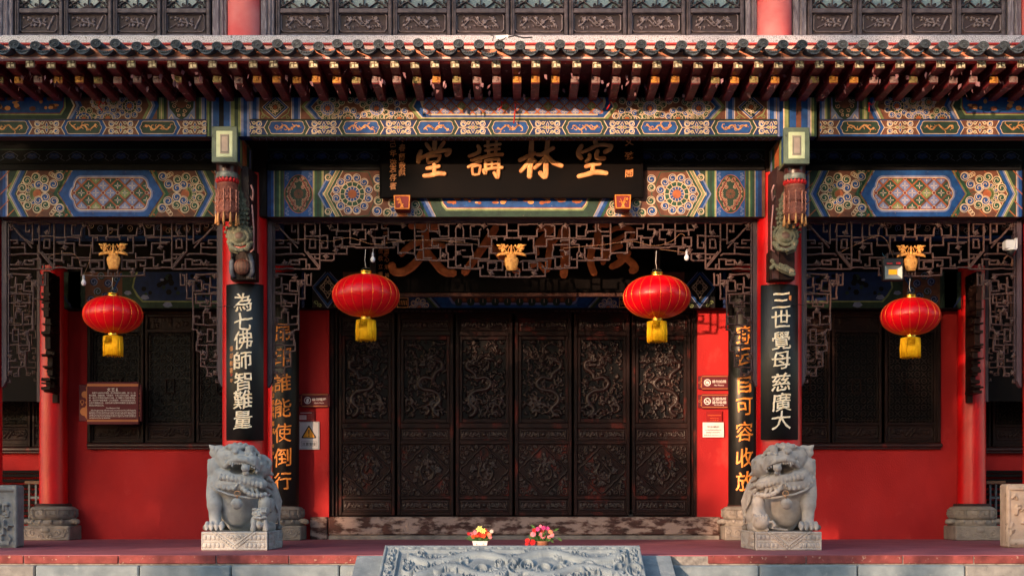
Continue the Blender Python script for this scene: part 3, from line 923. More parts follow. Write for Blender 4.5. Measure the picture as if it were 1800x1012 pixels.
# ================================================================== eave
ev = thing('tiled_eave', 'long tiled roof eave with grey round tiles over two rows of maroon rafters', 'eave', (0,13.6,4.6))
m_ = bpy.data.materials.new('broken_tile_mosaic'); m_.use_nodes=True
zr0 = wz(90,12.8); zr1 = zr0+1.47*.10
N=m_.node_tree.nodes; L=m_.node_tree.links
tc=N.new('ShaderNodeTexCoord'); vo=N.new('ShaderNodeTexVoronoi'); vo.feature='DISTANCE_TO_EDGE'; vo.inputs['Scale'].default_value=48
L.new(tc.outputs['Object'],vo.inputs['Vector'])
rp=N.new('ShaderNodeValToRGB'); rp.color_ramp.elements[0].position=.04; rp.color_ramp.elements[1].position=.1
rp.color_ramp.elements[0].color=(*srgb(96,90,92),1); rp.color_ramp.elements[1].color=(*srgb(172,168,176),1)
L.new(vo.outputs['Distance'],rp.inputs[0]); L.new(rp.outputs[0],N['Principled BSDF'].inputs['Base Color']); N['Principled BSDF'].inputs['Roughness'].default_value=.35
MOSAIC=m_
b = MB(); b.box(-12,12,14.32,14.56,wz(77,14.32),wz(66.5,14.32)+.03,0,.01); build('mosaic_strip', b, MOSAIC, ev)
b = MB(); b.box(-12,12,14.31,14.56,zr1-.05,wz(77.5,14.31),0,.004); build('plaster_upstand', b, mat('pale_pink_plaster',srgb(206,178,176),srgb(184,150,148),5,.8,bump=.4,c3=srgb(150,120,120),wear=.2), ev)
b = MB(); b.box(-12,12,14.28,14.33,wz(79.5,14.3),wz(76,14.3),0,.006); build('red_line', b, FASCIA_R, ev)
# roof slope
b = MB(); b.add([(-12,12.95,zr0),(12,12.95,zr0),(12,14.3,zr1),(-12,14.3,zr1),(-12,12.95,zr0-.03),(12,12.95,zr0-.03),(12,14.3,zr1-.05),(-12,14.3,zr1-.05)],[(0,1,2,3),(0,4,5,1),(7,6,5,4)])
build('roof_bed', b, FASCIA_W, ev)
slope = (zr1-zr0)/(14.3-12.83)
# sheathing above the rafters
zs0 = wz(103.5,12.92)
b = MB(); b.box(-12,12,12.93,14.6,zs0,zs0+.03); build('sheathing', b, RAFT, ev)
b = MB(); b.box(-12,12,12.85,12.99,wz(100.5,12.85),wz(86.0,12.85),0,.004); build('orange_fascia', b, FASCIA_O, ev)
b = MB(); b.box(-12,12,12.835,12.95,wz(103.8,12.835),wz(100.0,12.835),0,.004); build('pale_strip', b, FASCIA_W, ev)
b = MB(); b.box(-12,12,12.895,12.96,wz(109.5,12.895),wz(103.6,12.895),0,.002); build('red_strip', b, FASCIA_R, ev)
ENDM = mat('rafter_end_paint', srgb(206,202,178), srgb(180,178,148), 30, .6, bump=.3, c3=srgb(120,84,70), wear=.12, wscale=22, rand=.14)
ENDL = mat('rafter_end_line', srgb(104,76,58), srgb(84,60,48), 30, .6)
ENDC = [mat('rafter_tip_'+n, srgb(*c), srgb(*d), 20, .6, bump=.4, c3=srgb(120,40,36), wear=.2, wscale=25) for n,c,d in
        (('ochre',(196,140,54),(150,96,40)),('grey',(140,118,116),(110,84,84)),('olive',(140,128,80),(110,96,60)))]
rw = 15.0*12.9/F
# prototype rafters at x = 0
zf0, zf1 = wz(120.5,12.9), wz(104,12.9)
def raf_proto():
    b = MB()
    b.box(-rw/2,rw/2,12.9,14.0,zf0,zf1,0,.006)
    f = build('flying_rafter', b, RAFT, ev)
    b = MB()
    h = zf1-zf0
    b.box(-rw/2-.001,rw/2+.001,12.892,12.91,zf0+.002,zf1-.002,0,.004)
    e = build('rafter_end', b, ENDM, f)
    b = MB(); cz=(zf0+zf1)/2; q=rw*.36; k=h*.36; w=rw*.09
    def br(x0,z0,x1,z1): b.bar([(x0,cz+z0),(x1,cz+z1)],w,12.888,.008)
    br(-q,0,q,0); br(0,-k,0,k)
    br(-q,0,-q,-k); br(q,0,q,k); br(0,k,-q,k); br(0,-k,q,-k)
    b.bar([(-rw*.46,cz-h*.46),(rw*.46,cz-h*.46),(rw*.46,cz+h*.46),(-rw*.46,cz+h*.46)],w*.8,12.889,.006,0,True)
    e2 = build('fret_mark', b, ENDL, f)
    zm0, zm1 = wz(148,13.12), wz(138,13.12)
    b = MB(); b.box(-rw/2*1.0,rw/2*1.0,13.12,14.4,zm0,zm1+.02,0,.006); mr = build('main_rafter', b, RAFT, ev)
    tips=[]
    for mm in ENDC:
        b = MB(); b.box(-rw/2-.001,rw/2+.001,13.11,13.125,zm0+.01,zm1+.018,0,.004); b.ball((0,13.11,(zm0+zm1)/2+.015),(.022,.008,.02),8,5)
        tips.append(build('rafter_tip', b, mm, mr))
    return f,e,e2,mr,tips
f,e,e2,mr,tips = raf_proto()
first = True
rg = random.Random(11)
NR = list(range(-9,60))
for i,k in enumerate(NR):
    X = wx(18.5+35.55*k+rg.uniform(-.8,.8),12.9)
    ti = rg.choice((0,1,1,2)); dy = rg.uniform(-.015,.015)
    if first:
        f.location=(X,dy,0); mr.location=(X,0,0); first=False
        keep=tips
    else:
        f2=inst(f,ev,(X,dy,0)); inst(e,f2,(0,0,0)); inst(e2,f2,(0,0,0)); m2=inst(mr,ev,(X+rg.uniform(-.01,.01),dy,0)); inst(tips[ti],m2,(0,0,0))
for q in tips[1:]: bpy.data.objects.remove(q)
# curling flakes of old paint under the eave
FLAKE = mat('peeling_paint_flake', srgb(150,112,120), srgb(104,66,76), 8, .5)
b = MB(); rg = random.Random(5)
for _ in range(190):
    X = wx(rg.uniform(0,1800),13); Y = rg.uniform(12.97,13.5); Z = zf0+rg.uniform(-.05,.03) if rg.random()<.5 else wz(148,13.12)-.01
    L_ = rg.uniform(.012,.045); a=rg.uniform(0,6.3)
    dx,dy=math.cos(a)*L_,math.sin(a)*L_
    b.add([(X,Y,Z+.02),(X+dx,Y+dy,Z+.01),(X+dx*.9-dy*.5,Y+dy+dx*.4,Z-.02-rg.random()*.03),(X-dy*.5,Y+dx*.5,Z-.015)],[(0,1,2,3)])
fk = build('paint_flakes', b, FLAKE, ev); fk['kind']='stuff'
# tile rolls, round ends, drip tiles
YT = 12.76
zt = wz(78,YT)
def roll_proto():
    b = MB(); r=.05
    n=5; L_=1.56
    for j in range(n):
        y0=YT+.012+L_*j/n; y1=YT+.012+L_*(j+1)/n
        z0=zt+(y0-YT)*slope; z1=zt+(y1-YT)*slope
        k=10
        vs=[]
        for (yy,zz,rr) in ((y0,z0,r*1.08),(y0+.03,z0+.03*slope,r*1.08),(y0+.035,z0+.035*slope,r),(y1,z1,r)):
            for q in range(k+1):
                a=math.pi*(-.5+2.0*q/k); vs.append((rr*math.cos(a),yy,zz+rr*math.sin(a)*.9-.004))
        b.add(vs,[(l*(k+1)+q,l*(k+1)+q+1,(l+1)*(k+1)+q+1,(l+1)*(k+1)+q) for l in range(3) for q in range(k)],0,True)
    roll = build('tile_roll', b, TILE, ev)
    b = MB(); n=18
    rx,rz=.053,.047
    for (y0,rr,y1,r1) in ((YT+.02,1,YT,1),(YT,1,YT,.8),(YT,.8,YT+.008,.74),(YT+.008,.74,YT+.008,.3),(YT+.008,.3,YT-.002,.2),(YT-.002,.2,YT-.002,.001)):
        o=len(b.v)
        for (yy,q) in ((y0,rr),(y1,r1)):
            for i in range(n):
                a=2*math.pi*i/n; b.v.append((rx*q*math.cos(a), yy+.25*rz*q*math.sin(a), zt+rz*q*math.sin(a)))
        for i in range(n):
            j=(i+1)%n; b.f.append((o+i,o+j,o+n+j,o+n+i)); b.m.append(0); b.s.append(False)
    for i in range(9):
        a=2*math.pi*i/9; b.ball((rx*.52*math.cos(a),YT+.004+.25*rz*.5*math.sin(a),zt+rz*.52*math.sin(a)),(.007,.006,.007),5,4)
    end = build('tile_end', b, TILE, roll)
    # drip tile
    yd=12.71; zc=wz(84.6,yd); w=.078
    b = MB(); top=[];bot=[]
    for i in range(13):
        t=-1+2*i/12; x=w*t
        top.append((x, zc+.004-.030*(1-t*t))); bot.append((x*1.0, zc-.004-.066*math.cos(t*math.pi/2)**.7))
    n=13
    vs=[(x,yd+.012*(z-zc)/-.06,z) for x,z in top]+[(x,yd+.25*(z-zc),z) for x,z in bot]+[(x,yd+.022,z) for x,z in top]+[(x,yd+.022+.25*(z-zc),z) for x,z in bot]
    fs=[]
    for i in range(12):
        fs += [(i,n+i,n+i+1,i+1),(2*n+i,2*n+i+1,3*n+i+1,3*n+i),(i,i+1,2*n+i+1,2*n+i),(n+i,3*n+i,3*n+i+1,n+i+1)]
    b.add(vs,fs)
    for t in (-.6,-.3,0,.3,.6):
        b.ball((w*t,yd-.012,zc-.034+.018*t*t),(.013,.006,.011),6,4)
    # pan trough behind the lip
    vs=[];k=8
    for (yy,zz) in ((yd+.02,zc),(14.28,zc+(14.28-yd)*slope)):
        for q in range(k+1):
            t=-1+2*q/k; vs.append((w*t,yy,zz+.004-.032*(1-t*t)))
        for q in range(k+1):
            t=-1+2*q/k; vs.append((w*t,yy,zz-.012-.032*(1-t*t)))
    K=2*(k+1)
    b.add(vs,[(q,q+1,K+q+1,K+q) for q in range(k)]+[(k+1+q+1,k+1+q,K+k+1+q,K+k+2+q) for q in range(k)],0,True)
    drip = build('drip_tile', b, TILE, ev)
    return roll,end,drip
roll,end,drip = roll_proto(); first=True; rg=random.Random(21)
for k in range(-9,60):
    px = 25+35.55*k
    X = wx(px,YT)+rg.uniform(-.006,.006); X2 = wx(px+17.8,YT)+rg.uniform(-.01,.01)
    if first: roll.location=(X,0,0); drip.location=(X2,0,0); first=False
    else:
        r2=inst(roll,ev,(X,rg.uniform(-.03,.03),rg.uniform(-.01,.01))); inst(end,r2,(0,0,0)); d2=inst(drip,ev,(X2,rg.uniform(-.03,.03),rg.uniform(-.010,.006)))
        # keep the pivot at the tile itself so that small turns do not swing it away
        for o_,x_ in ((d2,X2),):
            a_=rg.uniform(-.09,.09); o_.rotation_euler=(0,a_,0); zc_=wz(84.6,12.71)-4.6
            o_.location.x += -(zc_*math.sin(a_)); o_.location.z += zc_*(1-math.cos(a_))
        if k in (22,23,37): d2.location.z -= .006
# ================================================================== painted beams
def paint(y, parent, name, fn, clip=None):
    p = Paint(y, clip); fn(p); return p.done(name, parent)
def stripes(p, x0, x1, y0, y1, cols, lay=1):
    """vertical bands, cols = [(colour, weight)]"""
    tot = sum(w for _,w in cols); x = x0
    for c,w in cols:
        d = (x1-x0)*w/tot
        p.rect(x, x+d, y0, y1, c, lay); x += d
def chevron(p, xa, ym, hh, dx, bands, lay=2):
    """nested angle brackets with the apex at xa, opening towards dx; bands = [(colour, offset, width)]"""
    for c, o, w in bands:
        p.line([(xa+dx+o, ym-hh),(xa+o, ym),(xa+dx+o, ym+hh)], w, c, lay)
def brocade(p, x0, x1, y0, y1, pitch, lay=1, cols=('lav','green','lav','olive'), ax=None, ay=None, node='red', ground='brown'):
    p.rect(x0,x1,y0,y1,ground,lay)
    h = pitch/2; ax = x0 if ax is None else ax; ay = y0 if ay is None else ay
    i0, i1 = int((x0-ax)/h)-2, int((x1-ax)/h)+2; j0, j1 = int((y0-ay)/h)-2, int((y1-ay)/h)+2
    W_ = x1-x0; 
    for i in range(i0-int((y1-y0)/h)-2,i1+2):
        if i%2==0:
            xa=ax+i*h+(ay-y0)*0+h
            p.line([(xa,ay-8*h),(xa+16*h,ay+8*h)],pitch*.07,'orange',lay+.5); p.line([(xa,ay-8*h),(xa-16*h,ay+8*h)],pitch*.07,'orange',lay+.6)
    for i in range(i0,i1):
        for j in range(j0,j1):
            cx, cy = ax+i*h, ay+j*h
            if (i+j) % 2 == 0:
                k = h*.80
                c = cols[((i//2)+(j)) % len(cols)] if j%2 else cols[(i//2)%2*1]
                p.cv([(cx-k,cy),(cx,cy-k),(cx+k,cy),(cx,cy+k)], c, lay+1)
                q = k*.5
                for a in range(4):
                    an = a*math.pi/2
                    p.line([(cx+q*.2*math.cos(an),cy+q*.2*math.sin(an)),(cx+q*1.1*math.cos(an),cy+q*1.1*math.sin(an))], pitch*.045,'cream',lay+2)
                    an += math.pi/4
                    p.line([(cx+q*.2*math.cos(an),cy+q*.2*math.sin(an)),(cx+q*.75*math.cos(an),cy+q*.75*math.sin(an))], pitch*.03,'lav',lay+2)
            else:
                if node and i%2==0: p.disc(cx,cy,pitch*.13,'cream',lay+2,10); p.disc(cx,cy,pitch*.10,node,lay+3,10)
                else: p.disc(cx,cy,pitch*.08,'orange',lay+3,6)
def dragon_blob(p, cx, cy, w, h, flip, lay, col='gold', seed=0):
    rg = random.Random(seed); f = -1 if flip else 1
    pts = [(cx+f*w*(-.45+.9*t/9), cy+h*.28*math.sin(t*1.35+seed)*(1-.15*abs(t-4.5)/4.5)) for t in range(10)]
    for i in range(9): p.line(pts[i:i+2], h*(.17-.010*abs(i-4)), col, lay)
    for i in range(1,10):
        x,y = pts[i-1]
        a = rg.uniform(0,6.3); L_=h*.34
        p.line([(x,y),(x+L_*math.cos(a)*.8,y+L_*math.sin(a)*.8),(x+L_*1.25*math.cos(a+.5),y+L_*1.1*math.sin(a+.5))], h*.07, col, lay)
    x,y = pts[-1]; p.disc(x,y-h*.02,h*.13,col,lay+1,8); p.disc(x+f*h*.22,y+h*.1,h*.06,'orange',lay+1,7)
    for _ in range(4):
        p.disc(cx+rg.uniform(-.42,.42)*w, cy+rg.uniform(-.36,.36)*h, h*.05, col, lay, 6)
def four_scroll(p, cx, cy, hw, hh, ground, bgc, lay=1):
    """block between two cartouches of the lower register"""
    p.rect(cx-hw,cx+hw,cy-hh,cy+hh,ground,lay)
    e = hh*.55
    for q in (-1,1):
        p.poly([(cx+q*hw,cy-hh),(cx+q*(hw+.01),cy+hh),(cx+q*(hw-e*1.0),cy)],bgc,lay+1)
        p.line([(cx+q*hw,cy-hh),(cx+q*(hw-e),cy),(cx+q*hw,cy+hh)],1.3,'cream',lay+2)
        p.line([(cx+q*(hw-e),cy),(cx+q*hw*.32,cy)],1.3,'cream',lay+2)
        for r in (-1,1):
            p.swirl(cx+q*hw*.52, cy+r*hh*.52, hh*.42, 'blue', 0.6*q, q*r, lay+1, 1.7)
            p.swirl(cx+q*hw*.25, cy+r*hh*.62, hh*.24, 'green', 2.0, -q*r, lay+1, 1.0)
            p.line([(cx+q*hw*.66,cy+r*hh*.92),(cx+q*hw*.22,cy+r*hh*.5),(cx+q*hw*.1,cy+r*hh*.9)],1.1,'cream',lay+1)
    for a in range(4):
        an=a*math.pi/2; L_ = hh*.78 if a%2 else hw*.3
        x1,y1 = cx+L_*math.cos(an), cy+L_*math.sin(an); px_,py_ = -math.sin(an)*hh*.2, math.cos(an)*hh*.2
        mx,my=(cx+x1)/2,(cy+y1)/2
        p.poly([(cx,cy),(mx+px_,my+py_),(x1,y1),(mx-px_,my-py_)],'blue' if a%2 else 'olive',lay+3)
        p.line([(cx,cy),(mx+px_,my+py_),(x1,y1),(mx-px_,my-py_)],1.0,'cream',lay+4,True)
    p.disc(cx,cy,hh*.12,'orange',lay+5,8)
def lower_register(parent, y, x0, x1, cents, out, inn, y0=211, y1=240, per=131, kinds=0):
    yc, hh = (y0+y1-2)/2, (y1-y0-4)/2
    paint(y, parent, 'register_ground', lambda p:(p.rect(x0,x1,y0,y1,out,1)), None)
    for i,c in enumerate(cents):
        def f(p):
            p.poly(cartouche(c,yc,per*.248,hh*.92),'cream',3)
            p.poly(cartouche(c,yc,per*.241,hh*.84),'brown',4)
            p.poly(cartouche(c,yc,per*.236,hh*.78),inn,5)
            dragon_blob(p,c,yc,per*.36,hh*1.35,i%2,6,'gold',i+kinds)
        paint(y, parent, 'dragon_cartouche', f, (x0,x1,y0,y1))
    mids = [cents[0]-per/2]+[(a+b_)/2 for a,b_ in zip(cents,cents[1:])]+[cents[-1]+per/2]
    for c in mids:
        if c+per*.2 < x0 or c-per*.2 > x1: continue
        paint(y, parent, 'scroll_block', lambda p: four_scroll(p,c,yc,per*.245,hh*.99,'dblue' if inn=='blue' else 'brown',out,2), (x0,x1,y0,y1-2))
def rosette_part(parent, y, clip, *a, **k):
    paint(y, parent, 'scroll_rosette', lambda p: p.rosette(*a, **k), clip)

YB = 13.68
bw = mat('beam_body_wood', srgb(70,46,40), srgb(46,34,32), 8, .7, bump=.3)
def eave_beam(label, x0, x1):
    t = thing('painted_beam', label, 'beam', (wx((x0+x1)/2,YB),YB,wz(240,YB)))
    b = MB(); b.pbox(x0,x1,170,209.5,YB+.012,.16,0,.006); build('upper_beam', b, bw, t)
    b = MB(); b.pbox(x0,x1,210.2,240,YB,.17,0,.006); build('lower_beam', b, bw, t)
    return t
YBu = YB+.012-.0006
# centre
t = eave_beam('long painted eave beam over the middle bay, blue cartouches and sun-tinted orange brocade panel', 439, 1366)
C1 = (439,1366,172,209.6)
paint(YBu, t, 'ground_paint', lambda p:(p.rect(439,1366,172,209.6,'brown',0.4)), C1)
M1 = 902.0
def both(parent, y, name, fn, clip, mid):
    for k in (0,1):
        p = Paint(y, clip); p.mir = mid if k else None; fn(p); p.done(name, parent)
both(t, YBu, 'stripe_band', lambda p:stripes(p,439,456,172,210,[('cream',.5),('lav',2),('blue',4),('lav',2),('cream',.6)]), C1, M1)
both(t, YBu, 'stripe_band', lambda p:stripes(p,512,529,172,210,[('cream',.6),('lav',2),('blue',4),('lav',2),('cream',.6)]), C1, M1)
def diam(p):
    p.rect(456,512,172,210,'brown',1); c=484; cy=189
    p.poly([(c-24,cy),(c,cy-22),(c+24,cy),(c,cy+22)],'cream',2); p.poly([(c-22.5,cy),(c,cy-20.5),(c+22.5,cy),(c,cy+20.5)],'blue',3)
    p.poly([(c-18.5,cy),(c,cy-17),(c+18.5,cy),(c,cy+17)],'cream',4); p.poly([(c-17.5,cy),(c,cy-16),(c+17.5,cy),(c,cy+16)],'dgreen',5)
    for a in range(4):
        an=a*math.pi/2
        for d in (-1,1): p.line(spiral(c+7*math.cos(an)+3*d*math.sin(an),cy+7*math.sin(an)-3*d*math.cos(an),3.2,an+1,d,1.1,9),1.1,'cream',7)
        p.line([(c+5*math.cos(an-.5),cy+5*math.sin(an-.5)),(c+13*math.cos(an),cy+13*math.sin(an)),(c+5*math.cos(an+.5),cy+5*math.sin(an+.5))],1.1,'cream',7)
    p.disc(c,cy,4,'orange',8,10)
    for q in (-1,1):
        p.line(spiral(c+q*22,206,4,0,q,1.1,8),1.2,'olive',3); p.line([(c+q*26,190),(c+q*22,200),(c+q*10,208)],1.5,'olive',3)
both(t, YBu, 'diamond_panel', diam, C1, M1)
def chv(p):
    for c,o,w in (('olive',0,4),('cream',3,1.6),('lav',6,4),('blue',11,6),('cream',15,1.2)):
        p.line([(560+o-8,210),(534+o-2,188),(560+o-8,166)],w,c,3)
    for c,o,w in (('olive',0,5),('cream',-4,1.6),('green',-8,4)):
        pass
both(t, YBu, 'chevron_band', chv, C1, M1)
for k in (0,1):
    for (cx,cy,r,a,b_,c_) in ((576,191,22,'blue','lav','green'),(612,211,23,'dgreen','dgreen','blue'),(662,191,22,'blue','lav','green'),(702,211,23,'dgreen','dgreen','blue')):
        p = Paint(YBu, (545,728,172,209.6) if not k else (2*M1-728,2*M1-545,172,209.6)); p.mir = M1 if k else None
        p.rosette(cx,cy,r,a,b_,c_,2,10,9); p.done('scroll_rosette', t)
    for (cx,cy,q) in ((638,184,1),(640,202,-1),(724,186,1),(600,180,1),(628,178,-1),(616,176,1),(686,178,1),(698,182,-1),(710,178,1),(590,206,-1),(680,206,1),(722,204,-1)):
        p = Paint(YBu, C1); p.mir = M1 if k else None
        p.swirl(cx,cy,6,'green' if q>0 else 'blue',1,q,2,1.3); p.done('loose_scroll', t)
def brc(p):
    pp = [(732,166),(718,188),(736,210),(1068,210),(1086,188),(1072,166)]
    p.poly(pp,'olive',4); p.poly([(736,166),(724,188),(741,208),(1063,208),(1080,188),(1068,166)],'cream',5)
    p.poly([(738,166),(727,188),(743,207),(1061,207),(1077,188),(1066,166)],'blue',6)
    p.poly([(742,166),(739,180),(742,190),(750,194),(754,203.5),(1050,203.5),(1054,194),(1062,190),(1065,180),(1062,166)],'cream',7)
    q = Paint(p.y,(744,1060,172,201)); brocade(q,744,1060,168,201,19,7.5,('lav','lav','olive','lav'),ax=745,ay=197,ground='orange')  # orange ground carries the sun's warm tint in the panel paint
    p.mb.add(q.mb.v,q.mb.f,0); p.mb.m[-len(q.mb.m):] = q.mb.m
    for (x0,x1) in ((744,751),(1053,1060)): p.poly([(x0,172),(x1,172),(x1,182),(x0,182)],'cream',7.6) if 0 else None
p = Paint(YBu, C1); brc(p); p.done('brocade_panel', t)
lower_register(t, YB-.0006, 439, 1366, [504+131*k for k in range(7)], 'dgreen', 'blue')
b = MB(); 
for k in range(74):
    x=445+k*12.4
    b.tube([(wx(x,YB),YB+.02,wz(240,YB)-.001),(wx(x+5,YB),YB+.08,wz(240,YB)-.001),(wx(x+10,YB),YB+.03,wz(240,YB)-.001),(wx(x+7,YB),YB+.14,wz(240,YB)-.001)],.004,4)
build('underside_scrolls', b, PAL['lav'], t)
# side bays: mirrored about 902
def side_eave(mir, label):
    X = lambda a: 2*M1-a if mir else a
    xa, xb = sorted((X(-60), X(363)))
    t = eave_beam(label, xa, xb)
    cl = (xa,xb,172,209.6)
    def P_(name, fn, clip=cl, y=YBu):
        p = Paint(y, clip); p.mir = M1 if mir else None; fn(p); return p.done(name, t)
    P_('ground_paint', lambda p: p.rect(-60,363,172,209.6,'brown',.4))
    def pan(p):
        p.poly([(-60,166),(122,166),(132,186),(120,210),(-60,210)],'cream',1); p.poly([(-60,166),(120,166),(129,186),(117,210),(-60,210)],'dgreen',2)
        p.poly([(-60,166),(115,166),(116,190),(108,203),(-60,203)],'olive',3); p.poly([(-60,166),(113,166),(113,189),(106,200.5),(-60,200.5)],'red',4)
        p.poly([(-60,166),(112,166),(112,188),(105,199),(-60,199)],'blue',5)
        rg=random.Random(4)
        for i in range(46):
            x,y=rg.uniform(-58,108),rg.uniform(172,194); p.disc(x,y,rg.uniform(2.5,6.5),'gold' if rg.random()<.6 else 'brown',6+.05*i,7,ry=rg.uniform(2,4.5))
    P_('dragon_panel', pan)
    P_('chevron_band', lambda p:[p.line([(120+o,210),(134+o,186),(122+o,160)],w,c,3) for c,o,w in (('lav',3,4),('blue',8,5))])
    for (cx,cy,r,a,b_,c_) in ((148,211,23,'dgreen','blue','green'),(190,209,23,'dgreen','lav','blue'),(228,187,22,'blue','dgreen','blue'),(172,180,13,'brown','green','lav'),(200,178,13,'brown','green','lav')):
        P_('scroll_rosette', lambda p: p.rosette(cx,cy,r,a,b_,c_,2,10,9), (min(X(134),X(252)),max(X(134),X(252)),172,209.6))
    P_('chevron_band', lambda p:[p.line([(256+o,210),(268+o,186),(258+o,160)],w,c,3) for c,o,w in (('olive',-4,4),('cream',0,1.6),('lav',3,4),('blue',8,6))])
    P_('stripe_band', lambda p:stripes(p,276,295,172,210,[('dgreen',2),('olive',2),('cream',.6),('olive',2),('dgreen',3),('brown',1)]))
    P_('stripe_band', lambda p:stripes(p,343,363,172,210,[('brown',1),('dgreen',3),('olive',2),('cream',.6),('lav',3),('blue',2)]))
    def med(p):
        p.rect(295,343,172,210,'lav',1); p.poly([(296,160),(298,190),(310,206),(319,211),(328,206),(340,190),(342,160)],'dgreen',2)
        p.disc(319,180,11,'brown',3,14)
        for q in (-1,1):
            for (u,v,r) in ((6,195,4),(12,187,4.5),(15,178,3.5),(9,178,3),(4,203,3)):
                p.line(spiral(319+q*u,v,r,u,q,1.2,10),1.5,'red',4); p.line(spiral(319+q*u,v,r,u,q,1.2,10),.8,'cream',5)
            p.line([(319+q*22,209),(319+q*17,202),(319+q*14,209)],1.5,'cream',4)
    P_('medallion_panel', med)
    ce = [18,147,278] if not mir else [512,652,792]
    lower_register(t, YB-.0006, xa, xb, [c for c in ([ -112]+ce if not mir else ce+[932+1000])][: (4 if not mir else 3)], 'blue', 'dgreen', per=130 if not mir else 140, kinds=3) if not mir else \
    lower_register(t, YB-.0006, xa, xb, [1512,1652,1792], 'blue', 'dgreen', per=140, kinds=3)
    return t
side_eave(False, 'painted eave beam at the upper left, green dragon cartouches edged in blue')
side_eave(True, 'painted eave beam at the upper right, green dragon cartouches edged in blue')
# sleeve over the column line and the beam end box
def sleeve(cx, mir, label):
    t = thing('beam_end_bracket', label, 'bracket', (wx(cx,13.6),13.6,wz(285,13.6)))
    b = MB(); b.pbox(cx-32,cx+44 if not mir else cx+32,171,246,YB+.005,.2,0) if 0 else b.pbox(*((cx-32,cx+44) if not mir else (cx-35,cx+22+13)),171,240,YB+.018,.15,0); build('beam_sleeve', b, PAL['dblue'], t)
    a0, a1 = (cx-32,cx+44) if not mir else (cx-35,cx+35)
    p = Paint(YB+.017); 
    stripes(p,a0,a1,172,240,[('cream',.5),('olive',2),('dgreen',2),('lav',1.2),('blue',5),('dark',4),('blue',5),('lav',1),('olive',3),('dgreen',3),('olive',2),('cream',.5),('lav',2),('blue',3),('lav',2)] if not mir else [('lav',2),('blue',3),('cream',1),('olive',3),('dgreen',1),('blue',5),('brown',4),('blue',5),('lav',2),('cream',1),('olive',2),('dgreen',2)],1); p.done('sleeve_stripes', t)
    y=13.56; x0,x1 = (372,417) if not mir else (1378,1423.5)
    y0,y1 = (222,285) if not mir else (224,288)
    cc=(x0+x1)/2
    X0,X1 = wx(x0,y),wx(x1,y)
    GF = mat('grey_green_frame', srgb(88,104,90), srgb(70,84,74), 12, .6, bump=.3, c3=srgb(52,58,52), wear=.15)
    GI = mat('pale_green_panel', srgb(176,190,158), srgb(156,170,138), 12, .6, bump=.2)
    GP = mat('grey_pink_core', srgb(146,134,126), srgb(122,112,106), 12, .6, bump=.2)
    b = MB(); b.box(X0,X1,y,y+.06,wz(y1,y),wz(y0,y),0,.006); f=build('end_frame', b, GF, t)
    b = MB(); b.pbox(cc-14.5,cc+14.5,y0+8,y1-9,y-.008,.02,0,.004); build('end_panel', b, GI, f)
    b = MB(); b.pbox(cc-8,cc+8,y0+14,y1-15,y-.014,.02,0,.004); build('end_core', b, GP, f)
    b = MB(); b.pbar([(cc-6,y0+17),(cc+6,y0+17),(cc+6,y1-18),(cc-6,y1-18)],1.0,y-.018,.006,0,True); build('core_line', b, GF, f)
    # arm running back to the column
    b = MB(); Xc=wx(431 if not mir else 1369,YO); w=.115
    Xm=(X0+X1)/2
    zt_,zb_ = wz(y0,y)-.02, wz(y1,y)+.015
    vs=[(Xm-w,y+.06,zb_),(Xm+w,y+.06,zb_),(Xm+w,y+.06,zt_),(Xm-w,y+.06,zt_),(Xm-w,YO,zb_),(Xm+w,YO,zb_),(Xm+w,YO,zt_),(Xm-w,YO,zt_)]
    b.add(vs,[(0,1,2,3),(1,5,6,2),(4,0,3,7),(4,5,1,0),(3,2,6,7)]); build('bracket_arm', b, mat('arm_paint',srgb(84,92,70),srgb(70,60,50),8,.6,bump=.4,c3=srgb(150,140,170),wear=.2), t)
    # painted bands on the inner cheek of the arm
    b=MB(); sx = 1 if not mir else -1
    for k,(c0,c1,cc_) in enumerate(((.0,.06,'cream'),(.08,.16,'blue'),(.18,.30,'olive'),(.34,.62,'orange'),(.66,.78,'green'),(.8,.9,'lav'))):
        Xs=Xm+sx*(w+.003)
        ya,yb = y+.07+c0*.8, y+.07+c1*.8
        b.add([(Xs,ya,zb_+.03),(Xs,yb,zb_+.03),(Xs,yb,zt_-.03),(Xs,ya,zt_-.03)],[(0,1,2,3)],PIX[cc_])
    build('cheek_paint', b, PM, t)
sleeve(394.5, False, 'green framed square beam end above the hanging lotus pendant, left')
sleeve(1400.5, True, 'green framed square beam end above the hanging lotus pendant, right')

# ------------------------------------------------------------------ second beam (column line)
Y2 = 14.42
def lintel(label, x0, x1):
    t = thing('painted_lintel', label, 'beam', (wx((x0+x1)/2,Y2),Y2,wz(381,Y2)))
    b = MB(); b.pbox(x0,x1,300,381,Y2,.3,0,.01); build('beam_body', b, bw, t)
    b = MB(); b.pbox(x0,x1,190,299.5,Y2+.03,.2,0,.004); b.pbox(x0,x1,287,300,Y2-.012,.3,0,.01); cb=build('cloud_board', b, PAL['dark'], t)
    def cl(p):
        n=int((x1-x0)/37); st=(x1-x0)/n
        for k in range(n):
            c=x0+st*(k+.5)
            p.line([(c-18,283),(c-11,279),(c-14,274),(c-7,269),(c,266.5),(c+7,269),(c+14,274),(c+11,279),(c+18,283)],1.2,'dusky',1)
            p.line([(c-8,277),(c-3,272),(c,275),(c+3,272),(c+8,277)],1.0,'dusky',1); p.poly([(c-10,277),(c-6,270),(c+6,270),(c+10,277),(c,280)],'dblue',.5)
        p.rect(x0,x1,262,264,'dgreen',1)
    paint(Y2+.029, t, 'cloud_motif', cl)
    return t
t = lintel('wide painted lintel behind the black name board, blue and green scroll rosettes', 470, 1345)
YC = Y2-.0006; C2=(470,1345,300,381); M2=904.5
